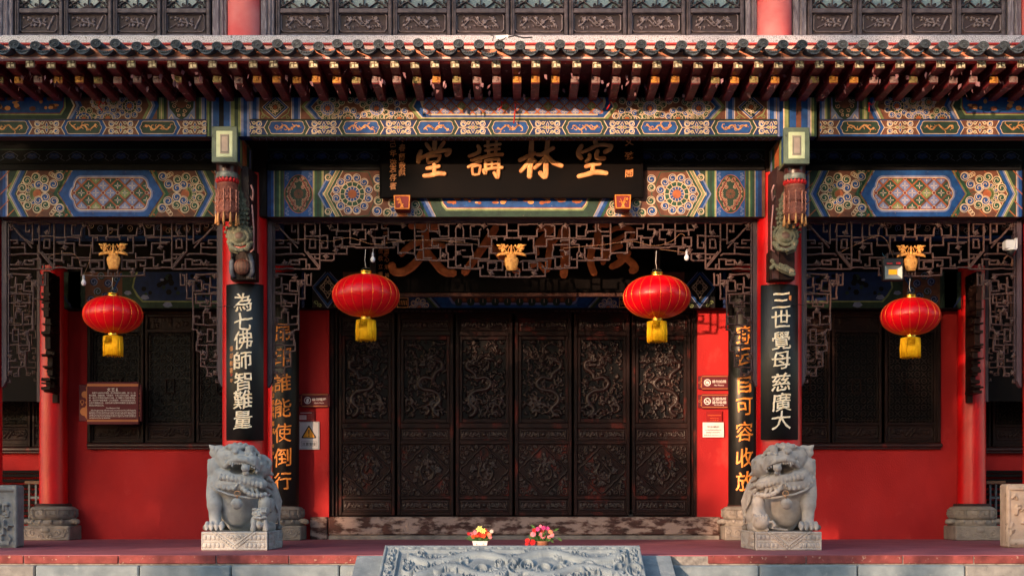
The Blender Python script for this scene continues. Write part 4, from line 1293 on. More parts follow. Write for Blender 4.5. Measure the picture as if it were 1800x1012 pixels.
paint(YC, t, 'ground_paint', lambda p:p.rect(470,1345,300,381,'brown',.4), C2)
def edge2(p):
    stripes(p,550,568.5,300,381,[('cream',.6),('olive',1.6),('green',2),('dgreen',3),('green',2),('olive',1.6),('cream',.5)])
def edge(p):
    stripes(p,470,500,300,381,[('dblue',4),('blue',3),('cream',.5),('dgreen',3),('green',2),('olive',1.6),('dgreen',2),('green',1.5),('brown',.8)])
both(t, YC, 'stripe_band', edge, C2, M2); both(t, YC, 'stripe_band', edge2, C2, M2)
def medal(p):
    p.rect(500,550,300,381,'blue',1); cx,cy=525,341
    pts=[(cx+24*math.cos(a)*(1 if abs(math.cos(a))<.9 else 1), cy+34*math.sin(a)) for a in [2*math.pi*i/24 for i in range(24)]]
    pts=[(cx+(25 if abs(y-cy)<14 else 22)*(x-cx)/24,y) for x,y in pts]
    p.poly(pts,'orange',2); p.poly([(cx+(x-cx)*.95,cy+(y-cy)*.97) for x,y in pts],'dgreen',3)
    p.disc(cx,cy,8.5,'brown',4,14)
    for k in range(10):
        a=2*math.pi*k/10; p.line([(cx,cy),(cx+8*math.cos(a),cy+8*math.sin(a))],.6,'dgreen',5)
    for q in (-1,1):
        for r in (-1,1):
            for (u,v,rr,st) in ((5,25,4.5,0),(10,17,4.5,1),(15,9,4,2),(17,3,3.4,3),(8,12,3,4)):
                s=spiral(cx+q*u,cy+r*v,rr,st,q*r,1.1,12)
                p.line(s,2.2,'cream',5); p.line(s,1.2,'red',6)
            p.line([(cx+q*3,cy+r*29),(cx+q*9,cy+r*20),(cx+q*12,cy+r*14),(cx+q*17,cy+r*5),(cx+q*18,cy)],1.6,'red',6)
            for k in range(5):
                p.line(spiral(cx+q*(19+k%2*3),cy+r*(24+k*3.0),2.2,k,q,1,7),.8,'lav',3)
both(t, YC, 'medallion_panel', medal, C2, M2)
def chev2(p):
    p.poly([(568.5,300),(592,300),(569,341),(592,381),(568.5,381)],'dgreen',1)
    for c,o,w in (('lav',-9,2.5),('blue',-5,4),('cream',0,1.6),('olive',3,3),('cream',6,1.0),('green',9,3.5),('cream',12,1.0)):
        p.line([(592+o,298),(569+o,341),(592+o,383)],w,c,2)
    p.poly([(578,341),(600,302),(650,302),(668,341),(650,380),(600,380)],'brown',1)
    p.line([(608,381),(596,381)],2,'green',2)
    for (sx,sy) in ((1,-1),(1,1)):
        p.line([(605,341+sy*39),(625,341+sy*40),(648,341+sy*38),(664,341)],1.5,'green',3)
both(t, YC, 'chevron_band', chev2, C2, M2)
for k in (0,1):
    p = Paint(YC, C2); p.mir = M2 if k else None; p.rosette(619.5,341.5,37.5,'blue','green','blue',4,12,12); p.done('large_rosette', t)
    for (cx,cy,r,c,q) in ((664,315,8,'blue',1),(664,330,7,'green',-1),(665,353,8,'green',1),(663,371,9,'blue',-1),(690,357,8,'green',1),(681,374,8,'green',-1),(730,360,7.5,'green',-1),(735,374,8,'green',1),(577,312,6,'green',1),(577,372,6,'green',-1)):
        p = Paint(YC, C2); p.mir = M2 if k else None; p.swirl(cx,cy,r,c,q*.8,q,3,1.6); p.done('loose_scroll', t)
    p = Paint(YC, C2); p.mir = M2 if k else None; p.rosette(707.5,381,27,'orange','lav','blue',2,12,9); p.done('half_rosette', t)
    p = Paint(YC, C2); p.mir = M2 if k else None
    for c,o,w in (('green',-8,4),('blue',-2,6),('lav',4,5),('cream',7,1.2)): p.line([(738+o,340),(760+o,383)],w,c,3)
    p.done('chevron_band', t)
def cen(p):
    p.poly([(748,330),(765,381),(1044,381),(1061,330)],'dgreen',2)
    q=[(764,330),(768,346),(774,352),(777,362),(784,370.5),(1025,370.5),(1032,362),(1035,352),(1041,346),(1045,330)]
    p.poly(q,'olive',3); q2=[(M2+(x-M2)*.988,y-3.2 if y>350 else y) for x,y in q]; p.poly(q2,'cream',4)
    q3=[(M2+(x-M2)*.982,y-4.6 if y>350 else y) for x,y in q]; p.poly(q3,'red',5)
    q4=[(M2+(x-M2)*.976,y-5.8 if y>350 else y) for x,y in q]; p.poly(q4,'blue',6)
    rg=random.Random(8)
    for i in range(70):
        x=rg.uniform(782,1028); y=rg.uniform(341,357)
        p.disc(x,y,rg.uniform(2.5,7),'orange' if rg.random()<.7 else 'gold',7+.04*i,7,ry=rg.uniform(1.6,4))
p = Paint(YC, C2); cen(p); p.done('centre_panel', t)

SW = [(460,90,'blue'),(415,150,'blue'),(345,115,'green'),(280,95,'green'),(212,122,'green'),(175,180,'green'),(175,255,'green'),(215,315,'green'),(290,340,'green'),(355,310,'green'),(300,155,'blue'),(350,180,'blue'),(300,275,'blue'),(352,250,'blue'),(420,280,'blue'),(465,335,'blue')]
def side_lintel(off, label):
    """off shifts the left bay's layout in px (0 = left bay)"""
    t = lintel(label, -2+off, 388+off)
    cl=(-2+off,388+off,300,381)
    def P_(name, fn, mir=False, clip=cl):
        p=Paint(YC,clip); p.mir = (195.5+off) if mir else None; p.ox = off; fn(p); return p.done(name,t)
    P_('ground_paint', lambda p:p.rect(-2,388,300,381,'dgreen',.4))
    for mir in (False,True):
        P_('stripe_band', lambda p: stripes(p,-2,15,300,381,[('dblue',5),('blue',4),('lav',2),('cream',.8),('brown',1)]),mir)
        def ground(p):
            p.poly([(24,341),(44,300),(118,300),(97,341),(118,381),(44,381)],'brown',1)
            for c,o,w in (('olive',-5,3),('cream',-2.5,1.2),('lav',0,2.4),('blue',4.5,5.5),('green',9,2),('cream',11,1)):
                p.line([(38+o,298),(18+o,341),(40+o,383)],w,c,2)
            for c,o,w in (('green',0,6),('olive',4,3),('orange',6,1.4)):
                p.line([(121+o,298),(97+o,341),(123+o,383)],w,c,3)
            p.line([(96,341),(84,336),(84,346),(96,341)],1.2,'green',3)
        P_('chevron_band', ground, mir)
        def flower(p):
            p.disc(64.5,341,8,'orange',4,12)
            for k in range(7):
                a=math.pi*(.62+.76*k/6); p.disc(64.5+15*math.cos(a),341+15*math.sin(a),4.6,'green' if k%2 else 'blue',3,10); p.ring(64.5+15*math.cos(a),341+15*math.sin(a),4.6,1.2,'cream',4,10)
                p.disc(64.5+9.5*math.cos(a),341+9.5*math.sin(a),3.2,'olive',5,8)
        P_('flower_centre', flower, mir)
        for i,(zx,zy,c) in enumerate(SW):
            P_('loose_scroll', lambda p: p.swirl(zx/4.4,290+zy/4.4,8.0,c,i*1.1,1 if i%2 else -1,6+.02*i,1.7), mir)
        P_('corner_scroll', lambda p:[p.ring(90+3*k,306+2*k,3.6,1.2,'cream',5+.1*k,9) for k in range(3)], mir)
        P_('corner_scroll', lambda p:[p.ring(91+3*k,376-4*k,3.6,1.2,'cream',5+.1*k,9) for k in range(4)], mir)
    q=Paint(YC,cl)
    brocade(q,128+off,263+off,312,371,25.5,1,('green','lav','lav','olive'),ax=156+off,ay=326.5)
    q.done('brocade_panel',t)
    def mid(p):
        cx=195.5
        big=[(130,298),(104,341),(132,383),(259,383),(287,341),(261,298)]
        A,B_,C_,D_=cartouche(cx,341,74,32),cartouche(cx,341,71,29),cartouche(cx,341,69.5,27.5),cartouche(cx,341,68.3,26.3)
        p.poly(big,'blue',8,[A]); p.poly(A,'lav',8.6,[B_]); p.poly(B_,'cream',9,[C_]); p.poly(C_,'red',8.8,[D_])
    P_('cartouche_field', mid)
    return t
side_lintel(0, 'painted lintel of the left bay with scalloped brocade cartouche')
side_lintel(1409, 'painted lintel of the right bay with scalloped brocade cartouche')
# red batten seen at the ends of the centre lintel
# ------------------------------------------------------------------ inner beams above the doors and windows
Y3 = 16.98
def inner(label, x0, x1, y0, y1, fn, y=Y3):
    t = thing('inner_beam', label, 'beam', (wx((x0+x1)/2,y),y,wz(y1,y)))
    b=MB(); b.pbox(x0,x1,y0,y1,y,.22,0,.008); build('beam_body', b, PAL['dark'], t)
    p=Paint(y-.0006,(x0,x1,y0,y1)); fn(p); p.done('beam_paint', t)
    return t
def dim_swirl(p,cx,cy,r,c='dusky',q=1,w=1.1): p.line(spiral(cx,cy,r,cx,q,1.4,14),w,c,3)
def inn_c(p):
    p.rect(500,1300,478,541,'dblue',1)
    for k in (0,1):
        p.mir = 903 if k else None
        stripes(p,518,530,478,541,[('dgreen',3),('green',1),('cream',.4),('dblue',2)]); stripes(p,535,549,478,541,[('cream',.5),('lav',1),('blue',4),('cream',.5)])
        p.rect(549,603,478,541,'dark',1.5); p.line([(552,505),(576,480),(600,505),(576,536),(552,505)],3,'blue',2); p.line([(549,505),(576,474),(603,505),(576,541),(549,505)],1.2,'lav',2)
        for a in range(4):
            an=a*math.pi/2
            for d in (-1,1): p.line(spiral(576+8*math.cos(an)+4*d*math.sin(an),505+9*math.sin(an)-4*d*math.cos(an),4,an,d,1.2,10),1,'cream',4)
        p.line([(562,505),(570,496),(576,486),(582,496),(590,505),(582,514),(576,524),(570,514),(562,505)],1,'cream',4)
        for (cx,cy) in ((556,532),(562,537),(596,532),(590,537)): p.line(spiral(cx,cy,4,cx,1,1.2,9),1.2,'olive',4)
        p.rect(603,700,478,541,'brown',1.2)
        p.rect(698,718,523,541,'gold',4); p.rect(699.5,716.5,524.5,539.5,'dark',5)
        for kk in range(5): p.line([(702+3*kk,536),(703+3*kk,528)],1.3,'gold',6)
        p.rosette(737,541,17,'blue','lav','blue',4,10,9)
        for c,o,w in (('dgreen',-6,5),('olive',-2,1.5),('lav',1,2)): p.line([(755+o,523),(772+o,542)],w,c,5)
    p.mir=None
    p.poly([(762,522),(778,541),(1028,541),(1044,522)],'blue',3)
    p.poly([(788,522),(794,533),(800,535.5),(1006,535.5),(1012,533),(1018,522)],'lav',4); p.poly([(792,522),(797,530),(802,532),(1004,532),(1009,530),(1014,522)],'brown',5)
    for k in range(10):
        p.disc(806+k*21.5,531,7,'dgreen',5.5,8); p.line([(806+k*21.5,532),(806+k*21.5,525)],1.2,'cream',6.5)
        p.disc(816+k*21.5,526,3.5,'orange',6,6)
inner('painted beam directly above the six door leaves', 500, 1300, 478, 541, inn_c)
def inn_s(off, mir):
    def f(p):
        p.mir = 1802/2 if mir else None
        p.rect(100,500,478,541,'dgreen',1)
        stripes(p,120,142,478,541,[('dblue',2),('green',1),('dgreen',2),('cream',.3),('dblue',2)])
        for (a0,a1) in ((100,124),):
            p.line([(a0,500),(a0+12,520),(a0+26,541)],3,'dblue',2)
        p.rect(150,215,478,541,'brown',1.4); 
        for i,(cx,cy) in enumerate(((165,495),(178,485),(190,498),(172,512),(186,520),(200,510),(160,526),(205,490),(196,531),(178,534))): 
            p.disc(cx,cy,7,'dgreen' if i%2 else 'dblue',2+.02*i,10); dim_swirl(p,cx,cy,7,'lav',1 if i%2 else -1,1.2)
        p.line([(214,480),(200,510),(222,541)],3,'blue',4)
        p.poly([(235,490),(240,478),(420,478),(426,490),(430,505),(422,520),(410,531),(250,531),(240,520),(232,505)],'olive',3)
        p.poly([(238,490),(243,478),(417,478),(423,490),(427,505),(419,518),(408,528.5),(252,528.5),(243,518),(235,505)],'dblue',4)
        rg=random.Random(3)
        for i in range(40): p.disc(rg.uniform(250,410),rg.uniform(485,522),rg.uniform(2,6),'dark' if rg.random()<.6 else 'dgreen',5+.03*i,6)
        for (cx,cy,r) in ((255,523,8),(295,536,9),(225,515,7),(285,492,4),(213,533,5)):   # bare plaster where paint fell off
            p.poly([(cx-r,cy),(cx-r*.4,cy-r*.6),(cx+r*.6,cy-r*.5),(cx+r,cy+r*.2),(cx+r*.1,cy+r*.5),(cx-r*.5,cy+r*.4)],'lav',8)
    return f
inner('dim painted beam with bare patches above the left window', 100, 500, 478, 543, inn_s(0,False))
inner('dim painted beam with bare patches above the right window', 1302, 1702, 478, 543, inn_s(0,True))
def inn_u(p):
    for base in (0,1402):
        p.rect(base+20,base+500,383,424,'dblue',1); p.rect(base+150,base+390,385,414,'dark',1.5); p.rect(base+150,base+390,414,419,'blue',2)
        for k in range(14): dim_swirl(p,base+160+k*17,396+(k%3)*5,6,'lav' if k%2 else 'cream',1 if k%2 else -1,1.1)
        for k in range(6): p.disc(base+290+k*18,402,5,'brown',2,6)
for base,l in ((0,'left'),(1402,'right')):
    def fu(p, base=base):
        inn_u(p)
    inner('upper inner beam with dim blue scrolls seen through the %s lattice' % l, base+20, base+500, 383, 424, fu, 16.9)
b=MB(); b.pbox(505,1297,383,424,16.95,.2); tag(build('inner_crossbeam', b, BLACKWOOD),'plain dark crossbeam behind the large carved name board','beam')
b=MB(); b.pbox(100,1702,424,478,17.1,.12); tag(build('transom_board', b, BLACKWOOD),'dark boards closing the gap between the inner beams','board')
# ================================================================== name boards
t = thing('name_board', 'black lacquered board with four large gold characters under the eave beam', 'name board', (wx(900,14.2),14.2,wz(347,14.2)))
yb_=14.33
BOARDM=mat('black_name_board',srgb(8,6,7),srgb(14,9,8),3,.5,spec=.05,bump=.05)
b=MB(); b.pbox(668,1130,205,347,yb_,.06,0,.012); bd=build('board', b, BOARDM, t)
b=MB(); b.pbar([(668.5,205),(668.5,346.5),(1129.5,346.5),(1129.5,205)],3,yb_-.008,.02); build('board_rim', b, BOARDM, t)
def brush_char(name, parent, strokes, ox, oy, sc, y, thick, mats, rg, wk=1.3):
    b=MB()
    for i,(pts,w) in enumerate(strokes):
        brush(b,[(ox+p[0]/sc,oy+p[1]/sc) for p in pts],w*wk/sc,y-.0009*i,thick,0,1,(.85,1,.9),rg)
    return build(name,b,mats,parent)
rgc=random.Random(2)
TANG=[([(705,40),(703,90),(700,150)],46),([(600,85),(625,120),(655,160)],36),([(815,70),(785,110),(755,155)],36),([(540,175),(515,240),(508,305)],44),([(535,265),(600,228),(720,185),(870,160)],38),([(885,160),(870,195),(840,220)],44),
 ([(615,245),(620,280),(625,310)],30),([(615,248),(690,232),(772,225)],30),([(770,228),(755,270),(735,300)],30),([(625,315),(680,305),(740,298)],26),([(697,310),(698,380),(702,450)],40),([(608,382),(680,370),(760,355)],38),([(575,468),(650,462),(740,440),(825,445)],44)]
JIANG=[([(1215,112),(1235,150),(1225,190)],38),([(1110,235),(1170,215),(1240,185)],36),([(1135,285),(1190,270),(1250,245)],30),([(1100,365),(1180,325),(1255,290)],32),([(1150,370),(1152,410),(1160,455)],28),([(1150,368),(1200,350),(1250,348)],26),([(1248,350),(1240,400),(1228,450)],28),([(1160,452),(1195,455),(1228,448)],24),
 ([(1335,50),(1338,130),(1345,215)],32),([(1435,45),(1430,130),(1425,210)],32),([(1295,115),(1390,98),(1485,92)],28),([(1300,170),(1390,155),(1475,150)],26),([(1245,262),(1310,238),(1400,220),(1510,215)],34),([(1305,290),(1308,360),(1305,440),(1280,400)],34),([(1305,290),(1380,275),(1465,270)],30),([(1465,270),(1462,380),(1450,490),(1408,430)],36),([(1385,280),(1383,330),(1382,385)],24),([(1310,340),(1385,330),(1460,325)],22),([(1275,400),(1390,378),(1508,370)],32)]
LIN=[([(300,50),(295,170),(285,330),(275,480)],52),([(155,285),(240,245),(340,200)],40),([(270,290),(230,350),(170,415)],40),([(300,265),(325,285),(350,305)],40),([(492,45),(478,200),(470,350),(462,478),(400,430)],48),([(365,215),(420,215),(480,180),(560,135)],40),([(455,255),(400,320),(335,380)],38),([(490,240),(560,310),(660,350)],46)]
KONG=[([(1050,40),(1058,75),(1075,100)],44),([(895,110),(865,160),(855,215),(890,260)],46),([(900,190),(990,150),(1080,105),(1160,100),(1245,112)],36),([(1250,110),(1225,155),(1165,185)],42),([(985,215),(985,255),(945,300)],40),([(1085,170),(1068,220),(1085,262),(1165,262)],42),([(940,360),(1020,335),(1115,322)],40),([(1030,345),(1025,390),(1020,430)],42),([(855,475),(940,455),(1060,425),(1190,438)],46)]
GE=[GOLD2,EDGEG]
for st,ox,oy,sc in ((TANG,660,240,6.75),(JIANG,660,240,6.75),(LIN,890,240,6.746),(KONG,890,240,6.746)):
    brush_char('gold_character', t, st, ox, oy, sc, yb_, .016, GE, rgc)
def chars(parent, text, px, pys, y, h, w, m, thick=.004, wob=.03, off=.0, name='gold_character', mapf=None):
    for i,(c,py) in enumerate(zip(text,pys)):
        b=MB(); text_mb(b,c,px,py,y,h,w,thick,0.0 if c=='使' else off,0,wob,seed=hash_(c)+i,em=True,mapf=mapf); build(name,b,m,parent)
def hash_(c): return sum(ord(q) for q in c)%997
SMALLG=mat('small_gold_script', srgb(226,150,90), srgb(196,124,70), 30,.5)
chars(t,'己年洪志存書',691,[253,269,286,297,312,327],yb_,12,11,SMALLG,.004,.04,.012,'small_character')
chars(t,'、春蘭敬献',707,[248,260,276,291,303],yb_,12,11,SMALLG,.004,.04,.012,'small_character')
chars(t,'文殊閣',1106,[249,274,305],yb_,13,14,SMALLG,.004,.04,.012,'small_character')
# little vase brackets under the board
def vase_tile(x0,x1,y0,y1,lab,f):
    t=thing('vase_bracket',lab,'bracket',(wx((x0+x1)/2,14.15),14.15,wz(y1,14.15)))
    y=14.2
    RD=mat('deep_red_ground',srgb(110,18,16),None,rough=.6)
    b=MB(); o=[(x0,y0),(x1,y0),(x1-1.5,y1),(x0+2,y1)]
    b.prism([(wx(p[0],y),wz(p[1],y)) for p in o],y,y+.2,0); build('bracket_tile',b,RD,t)
    b=MB(); b.pbar([(x0+1,y0+1),(x1-1,y0+1),(x1-2.3,y1-1),(x0+2.6,y1-1)],2.2,y-.008,.02,0,True); build('gold_rim',b,GOLDO,t)
    c=(x0+x1)/2; b=MB()
    b.prism([(wx(c+u,y),wz(y1-v,y)) for u,v in ((-4,2),(4,2),(3,4),(1.6,6),(2.6,9),(-2.6,9),(-1.6,6),(-3,4))],y-.010,y,0)
    for u,v in ((-7,12),(-5,17),(f*8,18),(f*4,20),(f*7,10)): b.pbar([(c,y1-8),(c+u*.5,y1-8-v*.35),(c+u,y1-v)],1.3,y-.01,.012)
    for k in range(5): 
        a=k*1.26; b.pbar([(c+f*7,y1-17),(c+f*7+2.4*math.cos(a),y1-17+2.4*math.sin(a))],1.5,y-.012,.01)
    build('gold_flower_vase',b,GOLDO,t)
vase_tile(692,721,343,367.5,'small red and gold vase tile bracket under the left end of the name board',-1)
vase_tile(1081,1109.5,342,366.5,'small red and gold vase tile bracket under the right end of the name board',1)
# large carved board behind the lattice
yc_=16.3
t=thing('carved_name_board','huge black board with brown brush characters behind the middle lattice','name board',(wx(900,yc_),yc_,wz(515,yc_)))
b=MB(); b.pbox(640,1162,372,514,yc_,.06,0,.01); build('board',b,BOARDM,t)
b=MB(); b.pbox(668,1120,514.6,521,yc_+.01,.05,0,.004); build('fretted_rail',b,mat('fret_rail',srgb(86,46,34),srgb(46,24,20),60,.6,bump=.8,bscale=150),t)
TIAN=[([(550,165),(600,150),(700,165),(815,170)],78),([(450,460),(520,390),(640,335),(890,370)],66),([(690,170),(700,330),(640,500),(500,630),(380,640),(350,570)],84),([(690,390),(800,540),(900,640),(1000,655)],82)]
REN=[([(1440,180),(1380,270),(1280,420),(1110,650)],80),([(1375,350),(1480,470),(1590,580),(1670,640)],72)]
SHI=[([(330,200),(410,180),(495,195)],62),([(490,190),(390,280),(310,370),(320,450)],60),([(330,350),(400,330),(470,310),(450,430),(430,620)],66),([(270,580),(340,560),(410,640)],52),([(610,180),(612,350),(610,520),(600,680)],86),([(560,200),(545,280),(490,350)],30)]
FAN=[([(960,170),(950,300),(890,420),(885,560),(920,660)],74),([(925,170),(990,150),(1060,160)],50),([(1090,215),(1160,185),(1260,180),(1325,220),(1310,300)],52),([(1100,330),(1180,290),(1250,250)],42),([(1010,550),(1040,480),(1110,400),(1200,370)],58),([(1100,590),(1190,540),(1280,440)],70),([(1180,470),(1280,520),(1350,600),(1310,630)],76),([(1000,330),(1015,440),(1010,545)],54)]
for st,ox,oy in ((TIAN,630,370),(REN,630,370),(SHI,890,370),(FAN,890,370)):
    brush_char('brown_character', t, st, ox, oy, 5.954, yc_, .022, [GOLDB,EDGEG], rgc, 1.08)
chars(t,'同心眾弟子敬',680,[442,456,469,484,472+22,508],yc_,9,8,SMALLG,.003,.03,.01,'small_character')
chars(t,'文殊院二年',678,[398,411,424,436,448],yc_,8,8,SMALLG,.003,.03,.01,'small_character')
chars(t,'信敬立書',669,[441,454,468,482],yc_,9,8,SMALLG,.003,.03,.01,'small_character')
for px,l in ((655,'left'),(1155,'right')):
    b=MB(); b.pbox(px-5,px+5,384,520,16.2,.04,0,.006); tag(build('hanging_strap',b,DARKWOOD2),'narrow dark wooden strap hanging behind the %s middle lantern'%l,'strap')

# ================================================================== couplet boards (bent round the columns)
def couplet(label, cx, cyw, r, w, x0, x1, y0, y1, text, px, pys, h, cw, m, small=None, rim=True):
    """board hugging a column: partial cylinder of radius r about (cx,cyw)"""
    t=thing('couplet_board',label,'couplet board',(cx,cyw-r,wz(y1,cyw-r)))
    ang=math.asin(min(.97,w/2/r)); b=MB(); n=20; yf=cyw-r
    z0,z1=wz(y1,yf),wz(y0,yf)
    def ring(rr,zz): return [(cx+rr*math.sin(-ang+2*ang*i/n),cyw-rr*math.cos(-ang+2*ang*i/n),zz) for i in range(n+1)]
    rings=[ring(r-.03,z0),ring(r-.008,z0),ring(r,z0+.01),ring(r,z1-.01),ring(r-.008,z1),ring(r-.03,z1)]
    vs=[p for q in rings for p in q]; k=n+1
    b.add(vs,[(l*k+i,l*k+i+1,(l+1)*k+i+1,(l+1)*k+i) for l in range(5) for i in range(n)],0,True)
    b.add(vs,[(l*k,(l+1)*k,(5-l)*k) for l in ()],0)
    build('board',b,BLACKLAC,t)
    def mp(X,Y,Z):
        a=(X-cx)/r; lift=yf-Y
        return (cx+(r+lift)*math.sin(a),cyw-(r+lift)*math.cos(a),Z)
    chars(t,text,px,pys,yf,h,cw,m,.006,.02,.007,'gold_character',mp)
    for (tx,sx,sy,sh,sw,mm) in (small or ()):
        chars(t,tx,sx,sy,yf,sh,sw,mm,.003,.03,.01,'small_character',mp)
    if rim:
        for yy in (y0+37,):
            pass
    return t
Xl,Xr=wx(431,YO),wx(1369,YO)
couplet('black board with seven pale gold characters on the column behind the left lion', wx(427.5,14.31), YO, .285,.415,395,459,498,773,'為七佛師智難量',426.5,[531,565,597,633,669,702,737],31,32,GOLDP,
        (('傳印敬書',404.5,[612,625,638,650],9,7,SMALLG),('印',404.5,[658],5,5,mat('red_seal',srgb(180,60,40),None)),('印',404.5,[668],6,5,SMALLG)))
couplet('black board with seven pale gold characters on the column behind the right lion', wx(1373,14.31), YO, .285,.415,1341,1404,499,772,'三世覺母慈廣大',1373.5,[528,560,598,633,671,706,738],31,33,GOLDP,
        (('峰',1390,[523],9,5,SMALLG),))
couplet('black board with orange gold characters on the inner column left of the doors', wx(498,16.84), 17.02, .2,.375,473,523,478,887,'昂印誰能使倒行',496,[584,627,672,716,760,803,845],31,30,GOLDO,
        (('峽山明濟',477,[682,694,707,718],9,6,GOLDO),('等澤滿',477,[729,744,757],9,6,GOLDO),('印印',477,[783,796],6,5,GOLDO)))
couplet('black board with orange gold characters on the inner column right of the doors', wx(1308,16.84), 17.02, .2,.375,1283,1333,478,887,'穿云自可容收放',1309,[588,627,674,714,758,804,845],32,30,GOLDO)
# wires tying the outer boards
for (x0,x1,yy) in ((388,470,537),(1330,1412,534)):
    b=MB(); pts=[(wx(x0+(x1-x0)*i/10,YO),YO-.30+.12*abs(i-5)/5*(abs(i-5)/5),wz(yy,YO-.3)) for i in range(11)]
    b.tube(pts,.004,5); tag(build('tie_wire',b,BLACKP),'thin dark wire tying the couplet board to the %s lion column'%('left' if x0<900 else 'right'),'wire')

# ================================================================== lattices
YL=14.60
def fl_mesh(b,px,py,y,r=4.6,seed=0):
    rg=random.Random(seed); a0=rg.uniform(0,1.5)
    x,z=wx(px,y),wz(py,y); s=r*y/F
    for k in range(8):
        a=a0+k*math.pi/4; L_=s*(1.15 if k%2==0 else .8)
        c,d=math.cos(a),math.sin(a); w=s*.2
        b.add([(x,y-.016,z),(x+c*L_*.55-d*w,y-.010,z+d*L_*.55+c*w),(x+c*L_,y-.004,z+d*L_),(x+c*L_*.55+d*w,y-.010,z+d*L_*.55-c*w),(x,y+.006,z)],[(0,3,2,1),(4,1,2,3),(0,1,4),(0,4,3)])
    b.ball((x,y-.012,z),(s*.3,.008,s*.3),6,4)
CORN=[ # corner piece, zoom units s=4.4 about (470,290)
 [(120,452),(238,452),(238,610)],[(188,452),(188,515),(215,515),(215,500)],[(100,490),(235,640)],[(84,476),(160,560),(232,606)],[(290,665),(402,800)],[(308,668),(402,782)],
 [(290,665),(290,455),(370,455),(370,520),(350,545)],[(290,550),(405,550)],[(405,445),(405,803)],[(330,575),(370,575),(370,640),(325,640),(330,575)],
 [(50,580),(120,580),(122,605),(88,605)],[(50,638),(178,635),(178,606),(152,606)],[(180,640),(180,690)],[(45,692),(100,692),(150,686),(270,686),(290,700)],
 [(50,770),(160,770),(180,735),(235,735),(250,728),(300,728),(300,803)],[(180,735),(180,768),(246,768),(246,740),(205,742)],[(402,690),(330,690)],
 [(45,803),(120,803),(140,797),(230,803),(402,803)],[(325,803),(325,770),(308,770)],[(365,722),(402,722)],[(368,720),(368,702)],[(238,575),(290,575)],[(60,498),(90,498)]]
CORNF=[(352,525),(135,757),(75,470)]
CMID=[[(405,550),(430,545),(465,545),(465,640),(418,640),(418,600),(438,600)],[(405,685),(615,687),(615,642),(565,640)],[(405,735),(500,738),(515,730),(515,690)],
 [(515,630),(670,630),(690,638),(985,638)],[(515,630),(515,560),(580,562),(580,615),(555,618)],[(535,545),(535,510),(640,510),(640,612),(715,616),(715,588)],[(490,502),(545,500),(545,450),(505,450)],
 [(640,510),(640,450),(585,450)],[(650,500),(760,500),(760,575),(712,575)],[(735,495),(735,455),(850,455),(850,497),(800,497),(800,540),(820,565)],[(820,600),(820,562),(905,562),(905,628)],
 [(832,572),(832,622),(890,622),(890,585)],[(885,490),(885,452),(960,452),(1030,455)],[(885,490),(935,490),(935,575),(1040,580)],[(950,520),(1025,520),(1025,572)],[(890,550),(935,550)],[(1010,590),(1010,680),(1040,686)]]
CMIDF=[(487,475),(530,660),(455,708),(685,527),(790,525),(985,612),(1050,465)]
CC=[ # centre, zoom s=5.954 about (630,370)
 [(415,325),(475,325),(475,345)],[(415,325),(415,440),(500,440),(580,447),(600,475),(600,515)],[(590,130),(590,450)],[(610,220),(690,220),(718,190),(718,140)],[(745,140),(745,215),(830,218),(830,240)],
 [(590,265),(675,265),(675,410),(600,410)],[(850,268),(850,215),(838,180),(838,145),(935,145),(960,135),(1020,135)],[(850,270),(945,270),(945,160),(900,160)],[(1020,190),(1020,580)],[(1100,200),(1100,290)],[(1020,190),(1040,160)],[(1100,200),(1085,160)],
 [(1090,140),(1175,140),(1190,146),(1285,146)],[(1175,160),(1175,270),(1270,270),(1270,210),(1285,190)],[(1175,160),(1218,160)],[(1350,140),(1445,140),(1460,146),(1555,146),(1555,270),(1360,270),(1360,205),(1345,190)],[(1560,210),(1613,210)],
 [(770,375),(770,295),(930,295),(950,288),(1180,290),(1200,298),(1260,300),(1260,375),(1383,375)],[(680,395),(760,395),(780,388),(860,390),(860,500),(835,505)],[(780,370),(838,370),(838,348)],[(680,395),(680,495),(770,495)],
 [(600,515),(750,515),(770,522),(940,522),(940,597),(1090,600),(1105,608),(1275,608),(1275,685),(1420,688),(1435,695),(1613,695)],[(920,355),(920,430),(940,450),(940,510),(1000,510),(1000,480)],[(920,355),(1005,352)],
 [(1025,310),(1110,310),(1110,330)],[(1030,355),(1190,358),(1190,410),(1200,440),(1200,482),(1090,482)],[(1080,415),(1125,415)],[(1020,580),(1070,578),(1070,560)],[(1115,570),(1115,590),(1170,590),(1170,498),(1250,498),(1270,506),(1370,506),(1370,385)],
 [(1400,448),(1395,440),(1395,290),(1450,290),(1450,312)],[(1385,385),(1385,445),(1485,452)],[(1530,310),(1530,286),(1613,286)],[(1255,598),(1305,596),(1305,570)],[(1255,600),(1255,525),(1510,525),(1510,620),(1355,622),(1355,545),(1445,545),(1445,602),(1420,604)],
 [(1545,690),(1545,628),(1613,628)],[(1585,690),(1585,660),(1565,660)],[(1545,540),(1510,525)]]
CCF=[(475,155),(1060,160),(1315,160),(975,325),(895,470),(1050,445),(1390,655)]
